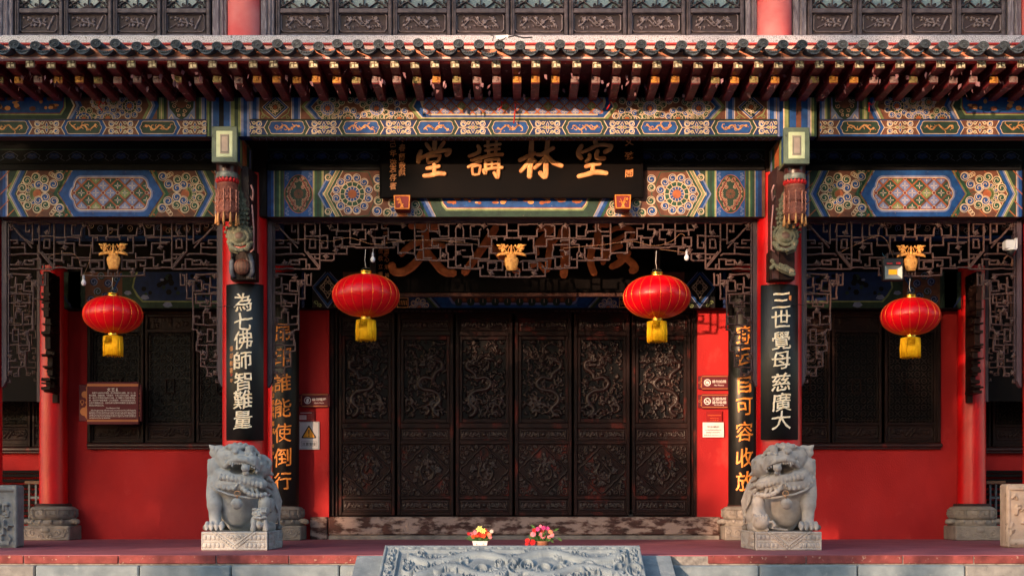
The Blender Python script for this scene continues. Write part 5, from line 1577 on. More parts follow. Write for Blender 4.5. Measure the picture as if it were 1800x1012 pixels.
LEG=[ # hanging leg, zoom s=4.6 about (460,480)
 [(300,60),(300,240),(296,300),(300,455),(268,457),(255,480),(258,530),(270,560),(270,625),(235,632),(235,750),(190,757),(180,790),(185,828),(145,830),(145,812),(175,806)],
 [(300,60),(350,60)],[(350,0),(350,120),(346,160),(350,205),(306,205)],[(400,0),(398,95),(365,95),(365,15),(385,15)],[(95,8),(140,4),(240,12),(280,8)],[(160,30),(155,112),(95,120)],[(95,150),(165,160),(165,90),(210,90),(212,125),(185,127)],
 [(230,60),(290,60),(290,145),(225,142),(230,60)],[(95,168),(180,165),(290,170)],[(275,170),(275,240),(205,238)],[(155,170),(157,265),(242,267),(242,238)],[(100,360),(100,240),(155,240)],[(100,360),(160,360),(160,316),(214,316),(214,415)],
 [(290,410),(290,348),(245,348),(247,366)],[(95,415),(180,420),(214,415),(300,410)],[(97,420),(95,482),(130,484)],[(135,550),(135,455),(180,452),(182,552),(135,550)],[(95,580),(170,576),(190,582),(270,580)],[(95,582),(96,625),(130,628)],
 [(185,492),(232,492)],[(228,532),(258,532),(258,578)],[(187,582),(185,640),(190,690),(235,690)],[(98,760),(98,708),(158,708),(158,690)],[(98,760),(190,757)],[(205,740),(205,716),(225,716)],[(92,882),(112,880),(110,858)],[(92,800),(130,800)]]
LEGF=[(118,25),(268,35),(322,88),(185,232),(188,298),(120,388),(240,490),(208,645),(110,670),(115,805)]
SMID=[[(415,560),(505,560),(505,595),(435,595)],[(500,448),(500,555),(615,562),(615,620),(700,620),(715,640)],[(500,450),(630,450),(640,458)],[(555,465),(555,545),(625,545),(627,500),(637,480)],[(555,465),(588,465)],
 [(680,455),(740,450),(830,450),(835,545),(690,545),(687,500),(678,480)],[(838,498),(873,498)],[(450,605),(572,605),(572,650),(578,690),(480,692),(478,660)],[(715,680),(715,560),(755,560),(755,588)],[(820,580),(820,556),(873,556)],
 [(715,620),(715,680),(780,680),(805,690),(805,802),(700,802)],[(525,762),(525,782),(558,780),(558,715),(610,715),(695,717),(697,680)],[(420,738),(490,742),(490,758)],[(478,700),(478,735),(415,728)],[(620,778),(620,735),(805,735)],[(620,778),(660,780),(660,762)],
 [(695,795),(695,747),(765,747),(765,790),(742,790)],[(415,792),(500,790),(515,797),(630,797),(630,850),(700,853),(720,858),(873,858)],[(835,850),(835,810),(873,810)],[(858,850),(858,830)],[(305,455),(290,520)]]
SMIDF=[(655,465),(503,637),(720,830)]
def lattice(label, shiftx, mid, half, right_mirror, frame, y=YL):
    """shiftx moves the left corner (defined for the middle bay); mid: list of (list, flowers, ox, oy, s)"""
    t=thing('hanging_lattice',label,'lattice',(wx(right_mirror,y),y,wz(490,y)))
    n=0
    for mir in (False,True):
        M=right_mirror
        def T(px,py,sx): 
            px+=sx
            return (2*M-px,py) if mir else (px,py)
        groups=[(CORN,CORNF,470,290,4.4,shiftx),(LEG,LEGF,460,480,4.6,shiftx)]+[(a,f,ox,oy,s,sx) for a,f,ox,oy,s,sx in mid]
        for L_,Fl,ox,oy,s,sx in groups:
            for i,pl in enumerate(L_):
                b=MB(); b.pbar([T(ox+p[0]/s,oy+p[1]/s,sx) for p in pl],2.95,y+.0013*((i*7)%9),.024); build('lattice_bar',b,LATT,t)
            for i,(fx,fy) in enumerate(Fl):
                b=MB(); px,py=T(ox+fx/s,oy+fy/s,sx); fl_mesh(b,px,py,y,5.9,i); build('lattice_flower',b,LATT,t)
        # stile that carries the leg
        b=MB(); x0,x1=frame
        p=[T(x0,383,0),T(x1,383,0),T(x1,668,0),T((x0*.6+x1*.4),678,0),T(x0,681,0)]
        b.prism([(wx(q[0],y),wz(q[1],y)) for q in p],y-.02,y+.06,0); b.pbox(*sorted((T(x1+1.2,0,0)[0],T(x1+3,0,0)[0])),392,660,y-.005,.05); build('frame_stile',b,LATTFR,t)
    xa,xb=frame[0],2*right_mirror-frame[0]
    b=MB(); b.pbox(xa,xb,381.5,388.5,y-.02,.09,0,.004); b.pbox(xa,xb,388.6,391.4,y-.008,.06,0,.003); build('top_rail',b,LATTFR,t)
    return t
DXL=-467.3
lc=lattice('wide hanging fret lattice across the middle bay with a gold vase',0,[(CMID,CMIDF,470,290,4.4,0),(CC,CCF,630,370,5.954,0)],None,901.3,(471,479.5))
ll=lattice('hanging fret lattice of the left bay above the leftmost lantern',DXL,[(SMID,SMIDF,0,290,4.4,0)],None,198.3,(4,12.5))
lr=lattice('hanging fret lattice of the right bay beside the floodlight',DXL+1402.5,[(SMID,SMIDF,0,290,4.4,1402.5)],None,1600.5,(1406.5,1415))
def vase(parent,cx,cy,s,y,mv):
    """gilded openwork vase with flowers; cx,cy = centre of the vase body, s scale"""
    b=MB(); yy=y-.02; u=s*y/F; X=wx(cx,yy); Z=wz(cy,yy)
    prof=[(7.5,-12),(8.2,-11.4),(9.6,-8),(11.8,0),(12.6,5),(11.5,9.5),(8.5,11),(7.6,12),(8.6,13),(8.6,13.6),(.5,13.6)]
    b.lathe([(r*u,Z+z*u) for r,z in prof],0,0,20)
    b.v=[(X+v[0],yy+v[1]*.45,v[2]) for v in b.v]
    vb=build('vase_body',b,GOLDV,parent)
    b=MB()
    def pt(a,c): return (X+a*u,yy-.01,Z+(13.5+c)*u)
    for q in (-1,1):
        b.tube([pt(q*1,0),pt(q*5,5),pt(q*9,7),pt(q*13,13)],[.010,.008,.007,.006],5)
        b.tube([pt(q*2,1),pt(q*6,9),pt(q*3,16),pt(q*8,17),pt(q*9,12)],.0055,5)
        for (a,c,sx,sz) in ((15,3,10,2.6),(20,1.5,7,2),(10,4,7,2.4)):
            b.ball(pt(q*a,c),(sx*u*.9,.012,sz*u),8,5)
        for k in range(6):
            an=2*math.pi*k/6; b.ball(pt(q*15+3.6*math.cos(an),15+3.6*math.sin(an)),(2.6*u,.010,2.6*u),6,4)
        b.ball((pt(q*15,15)[0],yy-.022,pt(0,15)[2]),(2.2*u,.012,2.2*u),8,5)
        b.tube([pt(q*18,16),pt(q*26,19)],[.022,.004],5); b.tube([pt(q*19,11),pt(q*23,14)],[.018,.003],5); b.tube([pt(q*18,3),pt(q*26,-1.5)],[.018,.004],5); b.tube([pt(q*9,15),pt(q*6,19)],[.012,.008],5); b.tube([pt(q*13,10),pt(q*17,6)],[.014,.02],5)
    b.ball(pt(0,5),(3.0*u,.02,6*u),8,6); b.ball(pt(0,13),(2.0*u,.014,6.5*u),8,6); b.ball(pt(0,.5),(9*u,.016,2.4*u),10,5)
    build('flower_spray',b,GOLDV,vb)
GOLDV=mat('gilded_carving',srgb(240,180,96),srgb(196,126,60),30,.42,.6,metal=.15,bump=.9,bscale=60)
vase(lc,899,463,1.0,YL,0); vase(ll,199.5,461,.98,YL,0); vase(lr,1601,464,.98,YL,0)
# side wings beside the slim inner columns (carved fret seen nearly edge on) and the dark lattices beyond
for q in (-1,1):
    b=MB(); X=q*5.90
    for (z0,z1,d) in ((480,560,.42),(560,615,.36),(615,660,.28),(660,690,.2),(690,706,.1)):
        b.box(X-.035,X+.035,16.86-d,16.84,wz(z1,16.6),wz(z0,16.6)-.004,0,.004)
    rg=random.Random(q+5)
    for i in range(46):
        zz=wz(rg.uniform(484,695),16.5); b.box(X-.06,X+.055,16.5+rg.uniform(-.1,.25),16.5+rg.uniform(.0,.3),zz,zz+rg.uniform(.012,.04),0,.003)
    tag(build('carved_wing',b,DARKWOOD),'dark carved wooden wing hanging beside the %s slim column'%('left' if q<0 else 'right'),'carving')
    tt=thing('rear_lattice','dim hanging lattice leg in the shade beyond the %s slim column'%('left' if q<0 else 'right'),'lattice',(q*6.2,16.95,2))
    yy=16.95
    for i,pl in enumerate(LEG[:1]+LEG[4:]):
        b=MB(); pts=[]
        for p in pl:
            u=(p[0]-90)/4.6*.87; v=(p[1])/4.6*.87
            px=(64-u) if q<0 else (1738+u); pts.append((px,502+v))
        b.pbar(pts,2.1,yy,.02); build('lattice_bar',b,LATT,tt)
    for i,(fx,fy) in enumerate(LEGF):
        u=(fx-90)/4.6*.87; v=fy/4.6*.87; b=MB(); fl_mesh(b,(64-u) if q<0 else (1738+u),502+v,yy,4.2,i); build('lattice_flower',b,LATT,tt)
    b=MB(); b.pbox(*((64.5,70.5) if q<0 else (1731.5,1737.5)),430,706,yy-.01,.06,0,.004); build('frame_stile',b,LATTFR,tt)

# ================================================================== doors
YD=17.32
DOORW=mat('door_wood', srgb(40,22,21), srgb(21,13,14), 6, .40,.58,bump=.35,bscale=70,spec=.13,c3=srgb(104,38,32),wear=.34,wscale=4,wsoft=.2,stretch=(1,1,.5),rand=.12)
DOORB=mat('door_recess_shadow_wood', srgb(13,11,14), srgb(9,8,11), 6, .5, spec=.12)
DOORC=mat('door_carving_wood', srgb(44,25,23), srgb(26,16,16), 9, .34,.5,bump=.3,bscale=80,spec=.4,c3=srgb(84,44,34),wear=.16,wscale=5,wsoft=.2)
fr=thing('doorway_surround','dark wooden door frame round six carved leaves','door frame',(wx(903,YD),YD,wz(908,YD)))
for (x0,x1) in ((578,587),(588,593.5),(1216,1219),(1219.5,1227)):
    b=MB(); b.pbox(x0,x1,540,907,YD-.06 if x0 in(578,1219.5) else YD-.02,.14,0,.008); build('jamb',b,DOORW,fr)
b=MB(); b.pbox(587,1219,541,549,YD-.04,.1,0,.004); build('head_rail',b,DOORW,fr)
b=MB()
for k in range(58):
    if 22<k<38: continue
    b.pbox(618+k*9.4,624+k*9.4,543.5,546.5,YD-.065,.03)
x_=build('dentil_strip',b,LATT,fr); x_['kind']='stuff'
def leaf_points(mir,x0,x1,L_): return [((x1-(p[0]-x0)) if mir else p[0],p[1]) for p in L_]
def door_leaf(idx,x0,x1,lab):
    t=thing('door_leaf',lab,'door',(wx(x0,YD),YD,wz(905,YD)),'carved door leaves')
    mir=idx%2==1
    y0=549.5;y1=905.5
    b=MB()
    for (a,c,u,v) in ((x0,x0+6,y0,y1),(x1-6,x1,y0,y1)): b.pbox(a,c,u,v,YD,.07,0,.007)
    for (u,v) in ((y0,559),(582,590),(743,752.5),(774,780.5),(871,877),(899,y1)): b.pbox(x0+6,x1-6,u,v,YD+.004,.06,0,.006)
    f=build('leaf_frame',b,DOORW,t)
    b=MB()
    xa,xb=x0+6.3,x1-6.3
    b.pbox(xa,xa+5.5,590.3,742.7,YD+.012,.05,0,.006); b.pbox(xb-5.5,xb,590.3,742.7,YD+.012,.05,0,.006)
    b.pbox(xa+5.5,xb-5.5,590.3,597,YD+.013,.05,0,.006); b.pbox(xa+5.5,xb-5.5,735.5,742.7,YD+.013,.05,0,.006)
    build('inner_frame',b,DOORW,t)
    rg=random.Random(100+idx//1)
    # tall dragon panel
    px0,px1,py0,py1=xa+5.5,xb-5.5,597,735.5; w=px1-px0
    S=[(235,500),(196,515),(194,560),(232,590),(258,620),(270,652),(340,640),(384,690),(350,740),(262,757),(214,800),(214,850),(262,905),(250,945),(225,965)]
    S=[(px0+(p[0]-155)/(505-155)*w, 530+p[1]/4.817) for p in S]
    if mir: S=[(px0+px1-p[0],p[1]) for p in S]
    def sm(P):
        o=[]
        for i in range(len(P)-1):
            a,b_,c,d=P[max(i-1,0)],P[i],P[i+1],P[min(i+2,len(P)-1)]
            for k in range(4):
                t_=k/4; o.append(tuple(.5*((2*b_[j])+(c[j]-a[j])*t_+(2*a[j]-5*b_[j]+4*c[j]-d[j])*t_*t_+(3*b_[j]-a[j]-3*c[j]+d[j])*t_**3) for j in (0,1)))
        return o+[P[-1]]
    st=[(sm(S),4.0,.034)]
    hx,hy=(px0+w*.42,634) if not mir else (px1-w*.42,634)
    for _ in range(26):
        a=rg.uniform(0,6.3); r=rg.uniform(2,15); st.append(([(hx+r*math.cos(a)*1.2,hy+r*math.sin(a)*.7),(hx+(r+5)*math.cos(a+.4)*1.2,hy+(r+5)*math.sin(a+.4)*.7)],rg.uniform(1.3,2.6),.04))
    st.append((spiral(hx+5,hy+2,5,0,1,1.2,10),1.3,.048)); st.append((spiral(hx-7,hy-2,3.5,2,-1,1.2,10),1.1,.048))
    for _ in range(230):
        cx,cy=rg.uniform(px0+2,px1-2),rg.uniform(py0+2,py1-2); a=rg.uniform(0,6.3); r=rg.uniform(3,7)
        st.append((sm([(cx,cy),(cx+r*.6*math.cos(a),cy+r*.6*math.sin(a)),(cx+r*math.cos(a+.6),cy+r*math.sin(a+.6))]),rg.uniform(.9,2.1),rg.uniform(.012,.030)))
    for _ in range(16):
        cx,cy=rg.uniform(px0+3,px1-3),rg.uniform(py1-32,py1-4)
        a=rg.uniform(-2.6,-.5); st.append((sm([(cx,cy),(cx+8*math.cos(a),cy+7*math.sin(a)),(cx+12*math.cos(a-.7),cy+13*math.sin(a-.7))]),rg.uniform(1.6,3),.032))
    for _ in range(4):
        cx,cy=rg.uniform(px0+8,px1-8),rg.uniform(py0+8,py0+90)
        for k in range(5): a=2*math.pi*k/5+idx; st.append(([(cx,cy),(cx+4*math.cos(a),cy+4*math.sin(a))],1.5,.034))
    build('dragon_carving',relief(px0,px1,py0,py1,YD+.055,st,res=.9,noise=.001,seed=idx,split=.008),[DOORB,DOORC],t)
    # small strips and the square panel
    for (u,v,nm) in ((559.3,581.7,'top_carving'),(752.8,773.7,'upper_strip_carving'),(877.3,898.7,'lower_strip_carving')):
        cx=(xa+xb)/2; cy=(u+v)/2; st=[([(cx,cy)],3.6,.02),([(xa+4,u+3.5),(xb-4,u+3.5),(xb-4,v-3.5),(xa+4,v-3.5),(xa+4,u+3.5)],.8,.008)]
        for q in (-1,1):
            for k in range(5):
                c=cx+q*(9+k*6.6); st.append((spiral(c,cy+(-1)**k*1.5,3.8,k+q,q*(-1)**k,1.2,10),1.0,.014)); st.append(([(c,cy-4),(c+q*4,cy+3)],1,.012))
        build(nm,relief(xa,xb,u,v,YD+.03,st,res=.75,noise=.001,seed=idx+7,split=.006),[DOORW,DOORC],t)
    u,v=780.8,870.7; cx=(xa+xb)/2; cy=(u+v)/2; st=[]
    R_=w*.54+1
    n=14
    for q in range(4):
        a0=q*math.pi/2; a1=a0+math.pi/2
        p0=(cx+R_*math.cos(a0),cy+R_*math.sin(a0)); p1=(cx+R_*math.cos(a1),cy+R_*math.sin(a1))
        L_=[]
        for k in range(n+1):
            t_=k/n; bx=p0[0]+(p1[0]-p0[0])*t_; by=p0[1]+(p1[1]-p0[1])*t_; o=1.5*abs(math.sin(t_*math.pi*4)); am=(a0+a1)/2
            L_.append((bx+o*math.cos(am),by+o*math.sin(am)))
        st.append((L_,1.1,.022))
        # corner clouds
        am=(a0+a1)/2; ex,ey=cx+(xb-cx)*(1 if math.cos(am)>0 else -1), cy+(v-cy)*(1 if math.sin(am)>0 else -1); sx=-1 if ex>cx else 1; sy=-1 if ey>cy else 1
        for (p,r_) in (((7,7),6),((19,6),5),((6,19),5),((30,4.5),3.6),((4.5,30),3.6),((14,14),4),((24,10),2.5),((10,24),2.5)):
            st.append((spiral(ex+sx*p[0],ey+sy*p[1],r_,rg.uniform(0,6),sx*sy,1.3,12),1.1,.018))
    for _ in range(75):
        a,r=rg.uniform(0,6.3),R_*.66*math.sqrt(rg.random()); x_,y_=cx+r*math.cos(a),cy+r*math.sin(a)
        if abs(x_-cx)+abs(y_-cy)>R_*.84: continue
        st.append((spiral(x_,y_,rg.uniform(2,4),a,rg.choice((-1,1)),1,8),rg.uniform(.8,1.4),rg.uniform(.012,.024)))
    st.append((sm([(cx-12,cy-18),(cx-4,cy-12),(cx-9,cy+2),(cx-2,cy+15),(cx+10,cy+16),(cx+15,cy+4),(cx+8,cy-6)]),2.0,.03)); st.append(([(cx,cy)],3,.03))
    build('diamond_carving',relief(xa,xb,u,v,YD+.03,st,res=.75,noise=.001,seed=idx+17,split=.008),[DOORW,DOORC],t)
    return t
DL=[(595,694,'leftmost of the six, next to the warning sign'),(698,797,'second leaf from the left'),(801,901,'third leaf, just left of the middle'),
    (905,1005,'fourth leaf from the left, above the basket of pink flowers'),(1009,1107,'fifth leaf from the left, with a padlock at its right edge'),(1111,1214,'rightmost leaf of the six, next to the no photo sign')]
for i,(a,c,l) in enumerate(DL): door_leaf(i,a,c,'dark carved dragon door, '+l)
t=thing('padlock','small dark padlock on the sill between the fifth and sixth door leaves','padlock',(wx(1109,17.28),17.28,wz(911,17.28)))
b=MB(); b.pbox(1105.5,1112.5,903,912,17.27,.03,0,.004); build('lock_body',b,BLACKP,t)
b=MB(); b.tube([P3(1106.5,903,17.285),P3(1106.5,898,17.285),P3(1109,896,17.285),P3(1111.5,898,17.285),P3(1111.5,903,17.285)],.005,6); build('shackle',b,BLACKP,t)

# ================================================================== lower windows
def window(lab,leaves,x0,x1,y=17.16,y0=545,y1=789,so=0):
    t=thing('fretwork_window',lab,'window',(wx((x0+x1)/2,y),y,wz(y1,y)))
    b=MB(); b.pbox(x0,x1,y0,y0+7,y,.12,0,.006); b.pbox(x0,x0+6,y0+7,y1-12,y,.12,0,.006); b.pbox(x1-6,x1,y0+7,y1-12,y,.12,0,.006); build('window_frame',b,DARKWOOD,t)
    b=MB(); b.pbox(x0-2,x1+4,y1-11,y1-3,y-.05,.2,0,.02); b.pbox(x0,x1,y1-3,y1,y-.02,.1,0,.006); build('sill',b,DARKWOOD2,t)
    for k,(a,c) in enumerate(leaves):
        b=MB()
        for (p0,p1,q0,q1) in ((a,a+4.5,y0+7.5,y1-11.5),(c-4.5,c,y0+7.5,y1-11.5),(a+4.5,c-4.5,y0+7.5,y0+12),(a+4.5,c-4.5,y0+33,y0+39),(a+4.5,c-4.5,y0+197,y0+202),(a+4.5,c-4.5,y1-16,y1-11.5)): b.pbox(p0,p1,q0,q1,y+.03,.06,0,.005)
        f=build('sash',b,DARKWOOD,t)
        b=MB(); b.pbox(a+4,c-4,y0+38,y0+198,y+.085,.01); build('glass_pane',b,DARKGL,f)
        b=MB(); p0,p1,q0,q1=a+5,c-5,y0+39.5,y0+196.5; st=11.6; cxm=(p0+p1)/2
        nx=int((p1-p0)/st)
        ox=p0+((p1-p0)-nx*st)/2
        Yl=y+.045
        for (u0,u1,v0,v1) in ((p0+3,p1-3,q0+3,q1-3),): b.pbar([(u0,v0),(u1,v0),(u1,v1),(u0,v1)],1.4,Yl,.02,0,True)
        ny=int((q1-q0)/st)
        for j in range(ny+1):
            for i_ in range(nx+1):
                X_,Y_=ox+i_*st,q0+(q1-q0-ny*st)/2+j*st
                if (i_+j)%2==0:
                    b.pbar([(X_+4.6*math.cos(q),Y_+4.6*math.sin(q)) for q in [math.pi/4*k_+.39 for k_ in range(8)]],1.3,Yl+.002,.016,0,True)
                    b.pbar([(X_-2,Y_),(X_+2,Y_)],1.0,Yl+.004,.014)
                else:
                    b.pbar([(X_-4.5,Y_-4.5),(X_+4.5,Y_+4.5)],1.2,Yl+.001,.016); b.pbar([(X_-4.5,Y_+4.5),(X_+4.5,Y_-4.5)],1.2,Yl+.0035,.016)
        fr_=build('fretwork',b,mat('fretwork_wood',srgb(44,30,24),srgb(26,19,18),10,.5,bump=.3,spec=.25),f); fr_['kind']='stuff'
        if so: pass
        cx=(a+c)/2; b=MB(); b.pbar([(cx-7,666),(cx+7,666),(cx+7,690),(cx-7,690)],1.8,y+.03,.03,0,True) if y<17.5 else None
        if y<17.5: build('paper_slot',b,DARKWOOD,f)
        S=[]; cy=y0+215
        S.append(([(a+9,cy-9),(c-9,cy-9),(c-6,cy),(c-9,cy+9),(a+9,cy+9),(a+6,cy),(a+9,cy-9)],.9,.01))
        rg=random.Random(k+int(x0))
        for i_ in range(9): S.append((spiral(cx-30+i_*7.4,cy+rg.uniform(-3,3),rg.uniform(3,5),rg.uniform(0,6),rg.choice((-1,1)),1.2,9),1.1,.014))
        S.append(([(cx-9,cy+6),(cx+2,cy-7)],1.3,.018)); S.append(([(cx-1,cy+6),(cx+8,cy-6)],1.3,.018))
        build('carved_panel',relief(a+4.5,c-4.5,y0+202,y1-16,y+.06,S,res=1,noise=.001,seed=k),DARKWOOD,f)
        build('top_carving',relief(a+4.5,c-4.5,y0+12,y0+33,y+.07,scroll_strokes(a+8,c-8,y0+15,y0+30,12,5,.012,rg),res=1.1),DARKWOOD,f)
    return t
window('dark fretwork window of the left bay behind the information board',[(159,252),(255,341.5),(345,431)],153,437)
window('dark fretwork window of the right bay beside the right lion column',[(1376,1460),(1463,1550),(1556,1647)],1371,1654)
def window_e(lab,xs,x0,x1):
    window(lab,xs,x0,x1,y=18.42,y0=548,y1=796)
window_e('unlit fretwork window in the recess beyond the leftmost column',[(-95,-25),(-22,53),(56,120)],-100,125)
window_e('unlit fretwork window in the recess beyond the rightmost column',[(1680,1742),(1745,1820),(1823,1890)],1675,1895)
b=MB(); b.box(wx(-140,18.5),wx(160,18.5),18.47,18.6,wz(560,18.5),wz(250,18.5)); b.box(wx(1640,18.5),wx(1940,18.5),18.47,18.6,wz(560,18.5),wz(250,18.5)); tag(build('recess_board',b,BLACKWOOD),'dark boards above the two recessed windows','board')
# ================================================================== lanterns
SILK=mat('red_silk',srgb(212,4,20),srgb(190,2,14),3,.3,.38,spec=.32,aniso=.6,bump=.05,bscale=60)
GRIB=mat('gold_rib_wire',srgb(236,150,60),None,rough=.3,metal=.7)
TASSEL=mat('yellow_silk_fringe',srgb(252,200,20),srgb(236,164,10),60,.6,.7,bump=.4,bscale=160,stretch=(3,3,.15),spec=.2)
def lantern(label,px,py,w,ytop,y=14.45,tw=33):
    """silk lantern, centre (px,py), w px wide; ytop = where its cord is tied"""
    s=y/F; r=w/2*s; h=r*.625; X=wx(px,y); Z=wz(py,y)
    t=thing('red_lantern',label,'lantern',(X,y,wz(ytop,y)),'red silk lanterns hanging under the eave')
    b=MB(); N=20
    prof=[]
    for j in range(25):
        a=-math.pi/2+math.pi*j/24; rr=r*(abs(math.cos(a))**.86); 
        if rr<r*.17: rr=r*.17
        prof.append((rr, Z+h*math.sin(a)))
    nseg=N*6
    def gore(a,z): 
        q=(a/(2*math.pi)*N)%1.0
        return 1-.014*(abs(2*q-1)**2.2)-.0
    b.lathe(prof,X,y,nseg,0,rfun=gore); body=build('silk_body',b,SILK,t)
    for i in range(N):
        a=2*math.pi*i/N
        b=MB(); b.tube([(X+(p[0]*.988+.0005)*math.cos(a),y+(p[0]*.988+.0005)*math.sin(a),p[1]) for p in prof[1:-1]],.0022,4,caps=False); build('gold_rib',b,GRIB,body)
    tr=w*.092*s
    b=MB(); z0=Z+h*.93; b.lathe([(tr,z0),(tr*1.05,z0+.004),(tr,z0+.01),(tr,z0+w*.058*s),(tr*1.08,z0+w*.066*s),(tr*.98,z0+w*.07*s),(tr*.3,z0+w*.07*s)],X,y,24); build('top_collar',b,BRASS,t)
    z1=z0+w*.07*s
    b=MB(); b.tube([(X-tr*.7,y,z1),(X-tr*.65,y,z1+.03),(X,y,z1+.04),(X+tr*.65,y,z1+.03),(X+tr*.7,y,z1)],.004,5); build('wire_loop',b,BLACKP,t)
    b=MB(); zt_=wz(ytop,y); b.tube([(X,y,z1+.035),(X-.012,y,(z1+zt_)/2),(X-.004,y,zt_)],.0035,5); build('cord',b,WIRE,t)
    zb=Z-h*.95
    b=MB(); b.lathe([(tr*.98,zb),(tr,zb-.01),(tr,zb-w*.05*s),(tr*1.05,zb-w*.065*s)],X,y,24); build('bottom_collar',b,BRASS,t)
    z2=zb-w*.06*s; L_=tw*1.08*s; trr=tw/2*s
    b=MB()
    rg=random.Random(int(px)); n=56
    for k in range(n):
        a=2*math.pi*k/n; q=rg.uniform(.94,1.04); e=L_*rg.uniform(.95,1.02)
        b.tube([(X+trr*.55*math.cos(a),y+trr*.55*math.sin(a),z2),(X+trr*.97*math.cos(a),y+trr*.97*math.sin(a),z2-.008),(X+trr*q*math.cos(a),y+trr*q*math.sin(a),z2-L_*.5),(X+trr*q*math.cos(a+.03),y+trr*q*math.sin(a+.03),z2-e)],[trr*.05,trr*.062,trr*.062,trr*.045],4)
    b.lathe([(trr*.5,z2+.001),(trr*.93,z2-.006),(trr*.93,z2-L_*.93)],X,y,20)
    fr_=build('fringe',b,TASSEL,t); fr_['kind']='stuff'
    return t
lantern('smaller red lantern left of the lion, above the information board',198.7,553,104,487,14.45,33)
lantern('large red lantern hanging beside the left white bulb, middle bay',643.3,519.5,119,438,14.2,34)
lantern('large red lantern right of the doorway, under the middle lattice',1154.6,522,119,441,14.2,34)
lantern('smaller red lantern hanging just right below the floodlight',1600.3,556,104,490,14.45,33)

# ================================================================== hanging pendants and dragon corbels
TERRA=mat('terracotta_carving',srgb(138,80,66),srgb(104,56,48),20,.6,.7,bump=.5,bscale=90,c3=srgb(168,110,92),wear=.2,wscale=18)
SCALEG=mat('grey_green_dragon_paint',srgb(104,104,86),srgb(74,78,66),16,.6,.75,bump=.8,bscale=80,c3=srgb(134,120,100),wear=.25,wscale=14)
def pendant(label,cx,top,dy=0,y=13.80):
    s=y/F; X=wx(cx,y); Zp=lambda py:wz(py+dy,y); r=18.6*s
    t=thing('hanging_pendant',label,'pendant',(X,y,Zp(395)))
    b=MB(); b.lathe([(r*.5,Zp(284)),(r*.98,Zp(286)),(r*1.0,Zp(290)),(r*.99,Zp(305))],X,y,28); build('dark_cap',b,mat('dark_lacquer_cap',srgb(72,36,36),srgb(50,28,30),8,.3),t)
    b=MB(); b.lathe([(r*1.0,Zp(305)),(r*1.03,Zp(306)),(r*1.02,Zp(314)),(r*.98,Zp(315))],X,y,28); build('grey_band',b,mat('marbled_grey_band',srgb(132,140,136),srgb(70,74,74),10,.4),t)
    RP=mat('red_petal',srgb(178,30,32),None,rough=.5)
    for k in range(18):
        a=2*math.pi*k/18; c,d=math.cos(a),math.sin(a); w=.18
        b=MB(); 
        def q(rr,aa,pz): return (X+rr*math.cos(aa),y+rr*math.sin(aa),Zp(pz))
        b.add([q(r*.98,a-.15,323),q(r*1.06,a-.17,318.5),q(r*1.08,a,314.2),q(r*1.06,a+.17,318.5),q(r*.98,a+.15,323),q(r*1.12,a,320)],[(0,1,5),(1,2,5),(2,3,5),(3,4,5),(4,0,5)],0); build('lotus_petal',b,RP,t)
    b=MB(); b.lathe([(r*.85,Zp(322)),(r*.98,Zp(324)),(r*1.0,Zp(326)),(r*.96,Zp(328)),(r*.94,Zp(328.5)),(r*.95,Zp(352)),(r*.85,Zp(353)),(r*.85,Zp(356)),(r*.96,Zp(357)),(r*.97,Zp(370)),(r*1.0,Zp(372)),(r*.97,Zp(374)),(r*.9,Zp(378)),(r*.86,Zp(386)),(r*.4,Zp(387))],X,y,32); bk=build('basket_body',b,TERRA,t)
    b=MB()
    for row,(p0,p1) in enumerate(((330,335),(335.8,341),(341.8,347),(347.6,352),(358,362),(362.8,368))):
        n=18
        for k in range(n):
            a0=2*math.pi*(k+.5*(row%2))/n; a1=a0+2*math.pi/n*.84
            vs=[]
            for aa in (a0,a1):
                for zz in (p0,p1):
                    vs+= [(X+r*.94*math.cos(aa),y+r*.94*math.sin(aa),Zp(zz)),(X+r*.99*math.cos(aa),y+r*.99*math.sin(aa),Zp(zz))]
            b.add(vs,[(1,5,7,3),(0,1,3,2),(4,6,7,5),(0,4,5,1),(2,3,7,6)],0)
    wv=build('woven_blocks',b,TERRA,bk); wv['kind']='stuff'
    for k in range(10):
        a=2*math.pi*k/10+.2; b=MB()
        b.tube([(X+r*1.01*math.cos(a),y+r*1.01*math.sin(a),Zp(z)) for z in (336,352,372)],.007,5)
        for z in (337,349,357,366): b.ball((X+r*1.04*math.cos(a),y+r*1.04*math.sin(a),Zp(z)),.012,6,4)
        build('beaded_rod',b,mat('pink_bead',srgb(176,118,100),None,rough=.55),bk)
        b=MB(); b.tube([(X+r*1.03*math.cos(a),y+r*1.03*math.sin(a),Zp(z)) for z in (376,381,394)],[.006,.010,.016],6); build('gold_tassel',b,mat('ochre_tassel',srgb(190,140,90),None,rough=.55),bk)
    b=MB()
    for k in range(16):
        a=2*math.pi*k/16; b.tube([(X+r*.99*math.cos(a),y+r*.99*math.sin(a),Zp(374)),(X+r*1.0*math.cos(a+.2),y+r*1.0*math.sin(a+.2),Zp(379)),(X+r*.99*math.cos(a+.39),y+r*.99*math.sin(a+.39),Zp(374))],.006,4,caps=False)
    g_=build('swag_chain',b,TERRA,bk)
    return t
pendant('terracotta basket pendant with small tassels left of the left dragon corbel',399.5,285,0)
pendant('terracotta basket pendant with small tassels right of the right dragon corbel',1397,285,3)
